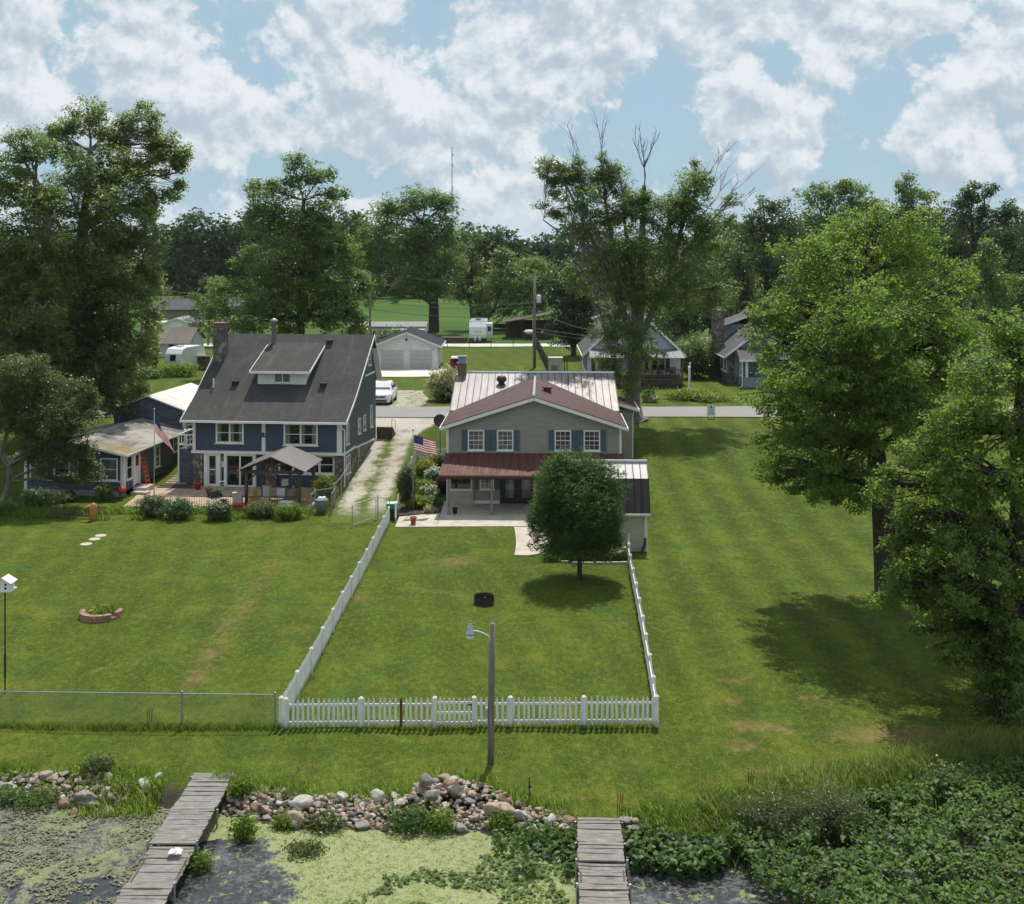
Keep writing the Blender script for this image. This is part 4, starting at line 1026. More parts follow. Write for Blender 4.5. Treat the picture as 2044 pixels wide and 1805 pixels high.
# mobile home behind the garage
mh = thing('mobile_home', 'long cream mobile home behind the white garage', 'mobile home', (-22.5, 166, G2))
gable_house(mh, 0, 10.5, 0, 4.2, .3, 3.0, 3.5, 'cream', 'metal_grey', 'x', .2, trim=None)
for a in (2.7, 4.0, 8.3): window(mh, FRONT(), a, a+(1.1 if a < 8 else .9), 1.2, 2.5, 'glass_dark', 2, (0,0), False, .07)
window(mh, FRONT(), 6.2, 6.9, 1.6, 2.3, 'glass', 1, (0,0), False, .06)
part('skirting', 'grey_plastic', mh, lambda mb: mb.box(.05, .05, 0, 10.45, 4.1, .3))
part('entry_wing', 'cream', mh, lambda mb: (mb.box(6.0, -2.2, .1, 10.6, -.01, 2.7),))
# travel trailer
tr = thing('travel_trailer', 'white travel trailer parked nose first beside the alley', 'trailer', (-5.0, 175.3, G2))
part('body', 'metal_white', tr, lambda mb: mb.prism([(0,.7),(-.15,1.2),(-.1,2.3),(.5,3.05),(9,3.05),(9,.6),(.4,.6)], -1.25, 1.25, 'x'))
part('slide_out', 'metal_white', tr, lambda mb: mb.box(1.25, 1.5, .95, 2.1, 4.5, 2.75))
part('slide_window', 'glass_dark', tr, lambda mb: mb.box(1.45, 1.46, 1.6, 1.9, 1.5, 2.3))
part('roof_rail', 'grey_plastic', tr, lambda mb: (mb.box(-1.2, .7, 3.05, 1.2, 8.8, 3.12), mb.box(-.4, 3, 3.12, .4, 4, 3.4)))
part('stripe', 'tan_paint', tr, lambda mb: mb.box(-.6, -.16, 1.62, .6, -.1, 1.75))
for x in (-.35, .3): part('gas_bottle', 'white', tr, lambda mb: mb.lathe([(0,1.05),(.08,1.0),(.17,.85),(.17,.4),(.12,.3)], (x,-.5,0), 12), True)
part('hitch', 'darksteel', tr, lambda mb: (mb.beam((-.6,.4,.45),(0,-1.3,.45),.1,.12), mb.beam((.6,.4,.45),(0,-1.3,.45),.1,.12)))
for x in (-1.1, 1.1):
    for y in (5, 6): part('wheel', 'rubber', tr, lambda mb: mb.tube([(x-.12,y,.36),(x+.12,y,.36)], .36, 16))
part('stabiliser', 'darksteel', tr, lambda mb: [mb.box(x-.05, .6, 0, x+.05, .7, .6) for x in (-.9, .9)])
dkp = thing('wooden_deck', 'dark wooden deck beside the white travel trailer', 'deck', (-10.4, 176, G2))
part('platform', 'timber', dkp, lambda mb: mb.box(0, 0, 0, 3.8, 3, .7))
part('railing', 'timber', dkp, lambda mb: ([mb.box(i*.4, 0, .7, i*.4+.06, .06, 1.5) for i in range(10)], mb.box(0, -.02, 1.5, 3.8, .08, 1.6)))
# open shelter
sh = thing('open_shelter', 'open sided wooden shelter with sloping roof behind the utility pole', 'shelter', (-.9, 183, G2))
part('roof', 'metal_dark', sh, lambda mb: mb.slab([(-.4,-.6,2.6),(7.6,-.6,4.0),(7.6,6,4.0),(-.4,6,2.6)], .15))
for x in (0, 2.4, 4.8, 7.2): part('post', 'timber', sh, lambda mb: mb.box(x-.08, 0, 0, x+.08, .16, 2.6+.17*x))
part('half_wall', 'timber', sh, lambda mb: mb.box(2.4, .02, 0, 7.2, .12, 1.1)); part('rear_wall', 'timber', sh, lambda mb: mb.box(0, 5.6, 0, 7.4, 5.7, 2.6))
bt = thing('covered_boat', 'white boat hull under the open shelter', 'boat', (2.6, 181.3, G2))
part('hull', 'white', bt, lambda mb: mb.lathe([(0,1.55),(.6,1.5),(.8,1.25),(.5,.9),(0,.8)], (0,0,0), 14))
part('trailer_frame', 'darksteel', bt, lambda mb: (mb.box(-.6, -.3, 0, -.5, .3, .95), mb.box(.5, -.3, 0, .6, .3, .95)))
# distant left buildings
b = thing('hip_roof_barn', 'olive grey building with low hip roof at the far field', 'building', (-66.5, 222, G2))
part('wall', 'slate', b, lambda mb: mb.box(0, 0, 0, 7, 7, 2.6)); part('wall_panel', 'post_wood', b, lambda mb: mb.box(.1, -.05, .1, 6.9, -.002, 2.55))
part('roof', 'sh_grey', b, lambda mb: mb.add([(-.6,-.6,2.55),(7.6,-.6,2.55),(7.6,7.6,2.55),(-.6,7.6,2.55),(1.2,3.5,4.5),(5.8,3.5,4.5)], [(0,1,5,4),(1,2,5),(2,3,4,5),(3,0,4),(3,2,1,0)]))
b = thing('field_shed', 'low pale roofed shed beyond the hip roofed building', 'shed', (-60.0, 252, G2))
gable_house(b, 0, 9, 0, 6, 0, 2.2, 3.6, 'post_wood', 'sh_grey', 'x', .4)
b = thing('white_bungalow', 'small white bungalow with pale blue roof among the far trees', 'house', (-52.5, 182, G2))
gable_house(b, 0, 3.6, 0, 6, 0, 2.6, 3.3, 'white_side', 'metal_grey', 'y', .3)
window(b, FRONT(), .5, 1.6, .9, 1.9, 'glass', 2, (0,0), False, .07); window(b, FRONT(), 2.2, 3.0, .9, 2.0, 'glass_dark', 1, (0,0), False, .07)
window(b, RIGHT(3.6), .8, 1.6, .9, 2.0, 'glass_dark', 1, (0,0), False, .07)
part('flat_wing', 'white_side', b, lambda mb: mb.box(-4, .6, 0, -.02, 5, 2.4)); part('wing_roof', 'metal_white', b, lambda mb: mb.box(-4.2, .3, 2.4, -.02, 5.2, 2.55))
b = thing('brown_roof_cottage', 'pale cottage with brown shingle roof behind the vintage camper', 'cottage', (-45.5, 152, G2))
gable_house(b, 0, 4.6, 0, 7.5, 0, 2.0, 3.5, 'grey_side', 'sh_brown', 'x', .3)
window(b, FRONT(), 2.0, 2.8, .9, 1.7, 'glass_dark', 1, (0,0), False, .07)
# vintage camper
b = thing('vintage_camper', 'rounded vintage camper with teal side and white end', 'camper', (-37.2, 132.6, G2), R(-14))
cp = [(0,.45),(-.35,.8),(-.45,1.4),(-.3,2.1),(.15,2.6),(.8,2.75),(4.2,2.75),(4.9,2.4),(5.1,1.6),(4.9,.8),(4.4,.45)]
part('body', 'metal_white', b, lambda mb: mb.prism([(y, z) for y, z in cp], -1.0, 1.0, 'x'))
part('side_panel', 'teal', b, lambda mb: (mb.prism([(.1,.9),(-.2,1.4),(-.1,2.0),(.3,2.4),(4.2,2.5),(4.8,1.6),(4.6,.9)], -1.03, -1.001, 'x'),))
part('end_window', 'glass_dark', b, lambda mb: mb.slab([(-.35,-.47,1.35),(.35,-.47,1.35),(.35,-.36,2.0),(-.35,-.36,2.0)], .03))
part('roof_hatch', 'white', b, lambda mb: mb.box(-.3, .9, 2.75, .3, 1.5, 2.95))
for s in (-1, 1): part('wheel', 'rubber', b, lambda mb: mb.tube([(s*.85,2.4,.35),(s*1.0,2.4,.35)], .35, 14))
b = thing('firewood_shed', 'small brown wooden shed with pale lid beside the camper', 'shed', (-35.5, 135.5, G2))
part('wall', 'timber', b, lambda mb: mb.prism([(0,0),(2.2,0),(2.2,1.35),(0,1.55)], -.9, .9, 'x'))
part('roof', 'concrete', b, lambda mb: mb.slab([(-1.05,-.2,1.63),(1.05,-.2,1.63),(1.05,2.4,1.42),(-1.05,2.4,1.42)], .08))
b = thing('lean_to_shed', 'low red brown roofed shed behind the firewood shed', 'shed', (-33.2, 141, G2))
part('wall', 'grey_side', b, lambda mb: mb.box(-1.2, 0, 0, 1.2, 2.5, 1.5)); part('roof', 'terracotta', b, lambda mb: mb.slab([(-1.4,-.3,1.5),(1.4,-.3,1.5),(1.4,2.8,1.95),(-1.4,2.8,1.95)], .08))
b = thing('camping_trailer', 'white boxy camping trailer half hidden behind the blue house chimney', 'trailer', (-41.5, 172, G2))
part('body', 'metal_white', b, lambda mb: mb.prism([(-1.2,.6),(-1.3,2.4),(-1.0,2.9),(1.0,2.9),(1.2,2.4),(1.2,.6)], 0, 5.5, 'y'))
part('roof_edge', 'orange_wood', b, lambda mb: mb.box(-1.25, -.05, 2.35, 1.2, 0, 2.45)); part('window', 'glass_dark', b, lambda mb: mb.box(-.3, -.03, 1.5, .4, -.002, 2.1))
part('skirting', 'grey_plastic', b, lambda mb: mb.box(-1.1, .1, 0, 1.1, 5.4, .6))
b = thing('box_trailer', 'grey steel box trailer parked by the ivy column', 'trailer', (-42.0, 128, G2))
part('body', 'grey_side', b, lambda mb: mb.box(-1.1, 0, .5, 1.1, 3.2, 2.1)); part('lid', 'metal_white', b, lambda mb: mb.slab([(-1.2,-.1,2.1),(1.2,-.1,2.1),(1.2,3.3,2.45),(-1.2,3.3,2.45)], .08))
part('wheel', 'rubber', b, lambda mb: mb.tube([(1.0,1.6,.35),(1.2,1.6,.35)], .35, 14))
b = thing('neighbour_garage', 'pale garage wall glimpsed through the trees at far right', 'garage', (50, 128, G2))
gable_house(b, 0, 8, 0, 8, 0, 2.8, 4.6, 'white_side', 'sh_grey', 'x', .4)
# ------------------------------------------------------------------ vehicles
def loft(mb, secs, mi=0):
    """secs: list of closed rings with equal counts"""
    n = len(secs[0]); o = []
    vs = [p for s in secs for p in s]; fs = []
    for i in range(len(secs)-1):
        for k in range(n):
            k2 = (k+1) % n; fs.append((i*n+k, i*n+k2, (i+1)*n+k2, (i+1)*n+k))
    fs.append(tuple(reversed(range(n)))); fs.append(tuple(range((len(secs)-1)*n, len(secs)*n)))
    mb.add(vs, fs, mi)
car = thing('parked_car', 'white compact car facing the road on the gravel pad', 'car', (-11.55, 104.3, tz(-11.5, 106)+.04), R(-2)); car.scale = (1.1, 1.08, 1.16)
def ring(y, hw_, z0, z1, cr=.82):
    return [(-hw_*.9,y,z0),(-hw_,y,z0+.18),(-hw_,y,z1-.18),(-hw_*cr,y,z1),(hw_*cr,y,z1),(hw_,y,z1-.18),(hw_,y,z0+.18),(hw_*.9,y,z0)]
part('body', 'carwhite', car, lambda mb: loft(mb, [ring(-.02,.70,.30,.62,.9), ring(.10,.84,.22,.78,.9), ring(.45,.90,.2,.90), ring(1.1,.93,.2,1.0), ring(1.5,.93,.2,1.05), ring(3.8,.93,.2,1.06), ring(4.4,.90,.25,1.05), ring(4.62,.82,.35,.95)]))
def cab(y, hb, ht, z0, z1): return [(-hb,y,z0),(-ht,y,z1-.05),(-ht*.9,y,z1),(ht*.9,y,z1),(ht,y,z1-.05),(hb,y,z0)]
part('cabin', 'carwhite', car, lambda mb: loft(mb, [cab(1.15,.84,.80,.98,1.03), cab(1.75,.86,.70,1.0,1.46), cab(2.3,.87,.68,1.02,1.58), cab(3.2,.87,.68,1.02,1.57), cab(4.1,.85,.62,1.02,1.40), cab(4.5,.82,.7,1.0,1.10)]))
part('windscreen', 'glass_pale', car, lambda mb: mb.slab([(-.72,1.22,1.10),(.72,1.22,1.10),(.62,1.88,1.505),(-.62,1.88,1.505)], .02))
part('sunroof', 'glass_dark', car, lambda mb: mb.slab([(-.36,2.3,1.592),(.36,2.3,1.592),(.36,2.75,1.592),(-.36,2.75,1.592)], .01))
for s in (-1, 1): part('side_window', 'glass_dark', car, lambda mb: mb.slab([(s*.875,1.75,1.08),(s*.885,3.9,1.1),(s*.70,3.7,1.42),(s*.705,2.0,1.46)], .02))
part('grille', 'black', car, lambda mb: (mb.box(-.48, -.06, .58, .48, .02, .70), mb.box(-.62, -.04, .30, .62, .06, .42)))
part('badge', 'steel', car, lambda mb: mb.box(-.07, -.075, .60, .07, -.05, .69))
for s in (-1, 1):
    part('headlight', 'glass_dark', car, lambda mb: mb.slab([(s*.5,-.03,.66),(s*.86,.22,.70),(s*.86,.32,.82),(s*.52,.05,.76)], .04))
    part('mirror', 'carwhite', car, lambda mb: mb.ball((s*1.02,1.75,1.08), .11, 0, 8, 6, (1.2,.8,.8)), True)
    for y in (.9, 3.6):
        wh = part('wheel', 'rubber', car, lambda mb: mb.tube([(s*.74,y,.33),(s*.94,y,.33)], .33, 18))
        part('rim', 'steel', wh, lambda mb: mb.tube([(s*.93,y,.33),(s*.955,y,.33)], .21, 14))
rv = thing('red_truck', 'dark red vintage truck with chrome fenders standing on the grass', 'truck', (-6.05, 131.2, G2))
part('cab', 'darkred', rv, lambda mb: loft(mb, [[(-.72,y,.5),(-.76,y,1.1),(-.66,y,1.78-d),(.66,y,1.78-d),(.76,y,1.1),(.72,y,.5)] for y, d in ((0,.06),(.1,0),(1.6,0),(1.8,.08))]))
part('roof', 'white', rv, lambda mb: mb.box(-.60, .15, 1.785, .60, 1.7, 1.83))
part('bonnet', 'darkred', rv, lambda mb: loft(mb, [[(-.5,y,.5),(-.5,y,1.0),(-.3,y,1.15),(.3,y,1.15),(.5,y,1.0),(.5,y,.5)] for y in (1.8, 3.3)]))
part('rear_window', 'glass_dark', rv, lambda mb: mb.box(-.45, -.03, 1.2, .45, -.002, 1.6))
for s in (-1, 1):
    for y in (.2, 2.9):
        part('wheel', 'rubber', rv, lambda mb: mb.tube([(s*.72,y,.36),(s*.92,y,.36)], .36, 16))
        part('fender', 'steel', rv, lambda mb: mb.tube([(s*.82,y+.48*math.cos(a),.36+.48*math.sin(a)) for a in [math.pi*k/6 for k in range(7)]], .1, 6))
part('bumper', 'steel', rv, lambda mb: mb.box(-.85, -.16, .42, .85, -.06, .55))
gen = thing('utility_cabinet', 'beige utility cabinet standing on the lawn by the dark screen fence', 'cabinet', (4.75, 131.5, G2))
part('body', 'tan_paint', gen, lambda mb: mb.box(-.75, -.5, .1, .75, .5, 1.75)); part('lid', 'white', gen, lambda mb: mb.box(-.8, -.55, 1.755, .8, .55, 1.83))
part('louvre', 'black', gen, lambda mb: [mb.box(-.5, -.52, .4+i*.12, .2, -.505, .45+i*.12) for i in range(5)]); part('base', 'concrete', gen, lambda mb: mb.box(-.9, -.65, -.05, .9, .65, .1))
sf = thing('screen_fence', 'dark green screened fence running back from the utility cabinet', 'fence', (0, 0, G2))
part('screen', basic('dark_screen', (.03,.04,.035), .8, .3), sf, lambda mb: mb.slab([(4.1,131.5,.05),(3.4,170,.05),(3.4,170,1.4),(4.1,131.5,1.4)], .03))
for k in range(9):
    part('post', 'darksteel', sf, lambda mb: mb.cyl((4.06-.0875*k, 131.5+4.8*k, 0), .04, 1.5, 8))
part('gate', 'darksteel', sf, lambda mb: (mb.tube([(5.7,130.9,0),(5.7,130.9,1.8)], .05, 8), mb.tube([(5.7,130.9,1.75),(9.0,130.9,1.75)], .025, 6), mb.tube([(6.0,130.9,0),(6.0,130.9,1.8)], .05, 8)))
cf2 = thing('alley_fence', 'low chain link fence along the white alley', 'fence', (0, 0, G2))
part('mesh', 'chain', cf2, lambda mb: mb.add([(-12,166.5,.05),(3.2,166.5,.05),(3.2,166.5,1.3),(-12,166.5,1.3)], [(0,1,2,3)]))
part('top_rail', 'darksteel', cf2, lambda mb: mb.tube([(-12,166.5,1.3),(3.2,166.5,1.3)], .03, 6))
for k in range(6): part('post', 'darksteel', cf2, lambda mb: mb.cyl((-12+3.04*k,166.5,0), .04, 1.4, 6))
# ------------------------------------------------------------------ foliage
LEAF = {
 'maple': leafmat('maple_leaves', (.035,.068,.018), (.14,.20,.05), .45, (.22,.33,.06)),
 'maple_bright': leafmat('bright_maple_leaves', (.040,.080,.018), (.165,.238,.052), .50, (.27,.41,.065), .5, .25),
 'green': leafmat('green_leaves', (.034,.066,.020), (.138,.200,.058), .46, (.23,.35,.07), .42, .5),
 'dark': leafmat('dark_leaves', (.020,.046,.016), (.080,.130,.042), .38, (.12,.21,.05), .42, .5),
 'olive': leafmat('olive_leaves', (.028,.048,.016), (.110,.145,.046), .44, (.18,.24,.055), .42, .5),
 'pear': leafmat('glossy_dark_leaves', (.019,.048,.012), (.076,.142,.033), .29, (.14,.26,.04), .5, .25),
 'far': leafmat('far_wood_leaves', (.020,.044,.016), (.058,.100,.030), .28, (.08,.14,.035), .7, .15),
 'willow': leafmat('willow_leaves', (.035,.055,.022), (.13,.17,.06), .36, (.16,.22,.06)),
 'lime': leafmat('yellow_green_leaves', (.05,.085,.010), (.20,.27,.035), .4, (.30,.38,.05)),
 'reed': leafmat('reed_blades', (.07,.11,.025), (.25,.285,.085), .48, (.34,.41,.10), .7, .2),
 'grassy': leafmat('grass_blades', (.045,.095,.014), (.165,.235,.04), .5, (.27,.39,.06), .6, .2),
 'verge': leafmat('verge_blades', (.035,.075,.010), (.14,.20,.03), .45, (.22,.32,.045), .6, .2),
 'pad': leafmat('pond_plant_leaves', (.022,.055,.014), (.115,.190,.050), .34, (.18,.30,.05), .5, .3),
 'feather': leafmat('feathery_maple_leaves', (.048,.080,.030), (.165,.215,.075), .55, (.26,.36,.09), .42, .5),
 'magnolia': leafmat('magnolia_leaves', (.009,.024,.009), (.045,.085,.028), .25, (.06,.12,.03), .42, .5),
 'weed': leafmat('marsh_weed_leaves', (.040,.080,.016), (.17,.25,.06), .42, (.26,.39,.07), .6, .3),
 'algae': leafmat('algae_scraps', (.10,.10,.07), (.30,.30,.19), .15, (.2,.2,.1), .8, .15),
 'white': leafmat('white_blossom', (.50,.50,.42), (.80,.80,.74), .25, (.7,.7,.6), .7, .2),
 'rosy': leafmat('crimson_blossom', (.20,.012,.030), (.42,.05,.10), .25, (.4,.05,.08), .7, .2),
 'gold': leafmat('yellow_blossom', (.40,.26,.01), (.70,.50,.03), .25, (.6,.4,.03), .7, .2),
 'plum': leafmat('plum_leaves', (.035,.008,.012), (.11,.025,.035), .25, (.15,.03,.04), .6, .3),
 'cream': leafmat('cream_plumes', (.20,.21,.09), (.52,.50,.28), .3, (.5,.48,.25), .7, .2),
 'dead': basic('dead_twigs', (.17,.14,.13), .9, .3),
}
def unit(n):
    v = RNG.normal(size=(n, 3)); return v/np.linalg.norm(v, axis=1)[:, None]
def leaves(centers, size, up=.55, aspect=.55, fold=.18, out=None, outw=.25, droop=0.0, jit=.35):
    """kite-shaped leaf faces; returns verts (4n,3), faces"""
    n = len(centers)
    nr = unit(n); nr[:, 2] = np.abs(nr[:, 2])*.6 + up
    if out is not None: nr += out*outw
    nr /= np.linalg.norm(nr, axis=1)[:, None]
    t = unit(n); t[:, 2] -= droop
    t -= nr*(t*nr).sum(1)[:, None]; t /= np.linalg.norm(t, axis=1)[:, None]
    b = np.cross(nr, t)
    s = size*(1-jit+2*jit*RNG.random(n))[:, None]
    w_ = s*aspect
    v = np.empty((n, 4, 3))
    v[:, 0] = centers - t*s*.5
    v[:, 1] = centers + b*w_*.5 + nr*s*fold*.5
    v[:, 2] = centers + t*s*.5 - nr*s*fold*.3
    v[:, 3] = centers - b*w_*.5 + nr*s*fold*.5
    return v.reshape(-1, 3)
def blob_noise(d, seed, fr=2.2):
    o = Vector((seed*3.1, seed*1.7, seed*.9))
    return np.array([noise.noise(Vector(x)*fr+o) for x in d])
def cluster_points(c, r, n, seed, fill=2.6, rough=.38):
    """cluster centres in a lumpy ellipsoid, denser towards its skin"""
    d = unit(n)
    k = 1 + rough*blob_noise(d, seed)*1.5 + .18*blob_noise(d, seed+9, 5.5)
    rad = RNG.random(n)**(1/fill)
    return np.asarray(c) + d*(k*rad)[:, None]*np.asarray(r), d
def clumps(c, r, n, seed, fill, rough):
    """a lobe made of smaller clumps with gaps between them"""
    m = max(5, min(16, n//22)); r = np.asarray(r)
    dc = unit(m); cc = np.asarray(c) + dc*(.35+.50*RNG.random(m)**.5)[:, None]*r*(1+rough*.6*blob_noise(dc, seed))[:, None]
    k = RNG.integers(0, m, n); d = unit(n); sr = (.34+.26*RNG.random(m))
    p = cc[k] + d*(RNG.random(n)**(1/fill))[:, None]*sr[k][:, None]*r
    o = p-np.asarray(c); o = o/np.maximum(1e-6, np.linalg.norm(o/r, axis=1))[:, None]/r
    dd = d*.7+o*.5
    return p, dd/np.linalg.norm(dd, axis=1)[:, None]
def limb(mb, a, b, r0, r1, sag=.0, wob=.25, n=6, seg=6):
    a = Vector(a); b = Vector(b); L = (b-a).length
    m1 = a.lerp(b, .35) + Vector((random.uniform(-1,1), random.uniform(-1,1), random.uniform(.2,1.2)))*L*wob*.5
    pts = []
    for i in range(n+1):
        t = i/n
        p = a*(1-t)**2 + m1*2*t*(1-t) + b*t*t
        if 0 < i < n: p += Vector((random.uniform(-1,1), random.uniform(-1,1), random.uniform(-1,1)))*L*.02
        pts.append(p)
    mb.tube(pts, [r0+(r1-r0)*(i/n)**.8 for i in range(n+1)], seg, 0, False)
    return pts
_seed = [1]
def tree(name, label, base, trunk, lobes, leaf='maple', lsize=.22, dens=1.0, nleaf=11, csize=.30, barkm='bark', group=None, cat='tree', twigs=14, up=.5, fill=2.4, z0=None, rough=.38, outw=.35, droop=.25, depth=.85, maxc=9000, aspect=.6, leaders=()):
    """trunk: [(x,y,r)] points in the photo's scale at the tree's own distance; lobes: (x,y,rx,ry,dY)"""
    Y0 = base[1]; g = tz(*base) if z0 is None else z0
    root = thing(name, label, cat, (base[0], base[1], g), group=group)
    O = Vector((base[0], base[1], g))
    tp = [Vector((0, 0, -.15))] ; tr_ = [trunk[0][2]*1.35]
    for x, y, r in trunk:
        p = at(x, y, Y0) - O; tp.append(p); tr_.append(r)
    tb = MB(); tb.tube(tp, tr_, 10, 0, False)
    for ld in leaders:
        lpz = [at(q[0], q[1], Y0+(q[3] if len(q) > 3 else 0)) - O for q in ld]; lr = [q[2]*.75 for q in ld]
        tb.tube(lpz, lr, 7, 0, False); tp += lpz[1:]; tr_ += lr[1:]
    V = []; T = []
    for li, L in enumerate(lobes):
        x, y, rx, ry = L[:4]; dY = L[4] if len(L) > 4 else 0; dk = L[5] if len(L) > 5 else 1.0
        Yl = Y0+dY; c = at(x, y, Yl) - O; k = Yl/F
        rX, rZ = rx*k, ry*k; rY = depth*(rX+rZ)/2
        _seed[0] += 1
        area = rX*rZ*3.14
        n = int(min(maxc, dens*dk*area/(csize*csize)*1.25))+4
        pts, d = clumps(c, (rX, rY, rZ), n, _seed[0], fill, rough)
        # limb from the trunk to the lobe
        lo_ = max(1, int(len(tp)*.42)); cand = [i for i in range(lo_, len(tp)) if tp[i].z < c.z+.2*rZ] or [lo_]
        i0 = min(cand, key=lambda i: (tp[i]-c).length + (0 if tp[i].z < c.z else 2))
        r0 = min(tr_[i0]*.6, .045*(c-tp[i0]).length+.05)
        lp = limb(tb, tp[i0], c + Vector((0,0,rZ*.25)), r0, max(.03, r0*.3))
        for q in pts[RNG.integers(0, n, int(twigs))]:
            j = random.randint(1, len(lp)-1)
            limb(tb, lp[j], Vector(q), max(.02, r0*.35), .012, n=4, seg=4)
        sel = np.repeat(np.arange(n), nleaf)
        ct = RNG.random(n)
        cen = pts[sel] + RNG.normal(size=(n*nleaf, 3))*np.array([csize, csize, csize*.6])*.55
        V.append(leaves(cen, lsize, up, aspect, out=d[sel], outw=outw, droop=droop))
        T.append(np.clip(ct[sel]*.6 + RNG.random(n*nleaf)*.45, 0, 1))
    V = np.concatenate(V); T = np.concatenate(T)
    tb.build('trunk', M[barkm], root, True)
    np_mesh('crown', V, np.arange(len(V)), 4, LEAF[leaf], root, attrs=[('tint', 'FACE', T)])
    return root
def shrub(name, label, cat, pos_, r, h, leaf='green', lsize=.12, n=500, nleaf=6, group=None, flowers=None, fl=.12, up=.4, lumpy=.4, cs=.14, z0=None, stems=True):
    X, Y = pos_[:2]; g = (tz(X, Y) if z0 is None else z0)
    root = thing(name, label, cat, (X, Y, g), group=group)
    _seed[0] += 1
    pts, d = cluster_points((0,0,h*.52), (r, r*.85, h*.5), n, _seed[0], 2.6, lumpy)
    pts[:, 2] = np.maximum(pts[:, 2], .05)
    sel = np.repeat(np.arange(n), nleaf); ct = RNG.random(n)
    V = leaves(pts[sel]+RNG.normal(size=(n*nleaf,3))*cs*.5, lsize, up, .55, out=d[sel], outw=.5)
    if stems:
        mb = MB()
        for q in pts[RNG.integers(0, n, 9)]: limb(mb, (random.uniform(-.1,.1)*r, random.uniform(-.1,.1)*r, -.05), q, .03*max(.5, r), .01, n=4, seg=4)
        mb.build('stem', M['bark'], root)
    np_mesh('foliage', V, np.arange(len(V)), 4, LEAF[leaf], root, attrs=[('tint', 'FACE', np.clip(ct[sel]*.6+RNG.random(n*nleaf)*.45, 0, 1))])
    if flowers:
        k = int(n*fl); ix = RNG.integers(0, n, k*3); ix = ix[d[ix, 2] > -.1][:k]; k = len(ix)
        sel = np.repeat(ix, 5)
        V = leaves(pts[sel]*1.04+RNG.normal(size=(len(sel),3))*cs*.4, lsize*.9, .6, .9, out=d[sel], outw=.7)
        np_mesh('blossom', V, np.arange(len(V)), 4, LEAF[flowers], root, attrs=[('tint', 'FACE', RNG.random(len(sel)))])
    return root
def blades(name, pts, h, w_, leaf, lean=.35, parent=None, segs=2, loc=None, hj=.5):
    """grass blades rising from the given roots"""
    pts = np.asarray(pts, float); n = len(pts)
    a = RNG.random(n)*2*np.pi; ln = lean*(.3+RNG.random(n)); hh = h*(1-hj+2*hj*RNG.random(n))
    dx = np.stack([np.cos(a), np.sin(a), np.zeros(n)], 1); sx = np.stack([-np.sin(a+.9), np.cos(a+.9), np.zeros(n)], 1)
    up = np.array([0, 0, 1.0])
    m = pts + up*(hh*.6)[:, None] + dx*(ln*hh*.35)[:, None]; tip = pts + up*(hh*np.maximum(.55, 1-.35*ln))[:, None] + dx*(ln*hh*1.1)[:, None]
    ww = w_*(.6+.8*RNG.random(n))[:, None]
    v = np.empty((n, 6, 3))
    v[:, 0] = pts - sx*ww*.5; v[:, 1] = pts + sx*ww*.5; v[:, 2] = m + sx*ww*.4; v[:, 3] = m - sx*ww*.4; v[:, 4] = tip + sx*ww*.08; v[:, 5] = tip - sx*ww*.08
    b = np.arange(n)[:, None]*6
    f_ = np.concatenate([b+np.array([[0,1,2,3]]), b+np.array([[3,2,4,5]])], 1).reshape(-1)
    t = np.repeat(RNG.random(n), 2)
    return np_mesh(name, v.reshape(-1, 3), f_, 4, LEAF[leaf], parent, loc, attrs=[('tint', 'FACE', t)])

# ---- the two bright maples on the right
tree('maple_tree', 'big bright green maple with thick dark trunk on the right lawn', gp(1772,1188)[:2],
 [(1772,1180,.62),(1766,1080,.54),(1760,980,.50),(1748,900,.42),(1722,830,.34),(1706,760,.27),(1712,660,.2),(1722,560,.13)],
 [(1740,470,95,75,1),(1660,540,100,85,-1),(1820,520,95,85,1),(1900,600,60,80,1),(1600,620,75,80,0),(1720,640,120,100,-2.5),(1840,650,110,100,-2),(1560,700,70,75,-1),(1640,740,105,85,-2.5),(1760,780,120,90,-2.8),
  (1880,760,80,90,0),(1560,800,75,55,0),(1640,870,95,70,-1.5),(1600,930,80,50,0),(1680,950,70,50,-2),(1620,985,50,30,1),(1740,900,80,60,-2.5),(1680,600,80,70,2.5),(1800,760,100,100,2.5),(1600,760,85,70,-4.5),(1700,650,100,80,-5),(1800,780,90,70,-5),(1650,890,70,50,-4),(1760,850,90,60,-5),(1640,800,100,90,2.5),(1550,870,50,40,1),(1830,850,90,65,-1),(1870,930,80,55,0),(1700,985,60,34,-2),(1900,690,60,70,0),(1600,500,50,50,0),(1530,640,50,50,0),(1780,440,70,50,0),(1580,960,50,36,0)],
 'maple_bright', .14, 1.25, 14, .235, 'bark_dark', twigs=30, up=.35, fill=1.9, depth=1.2)
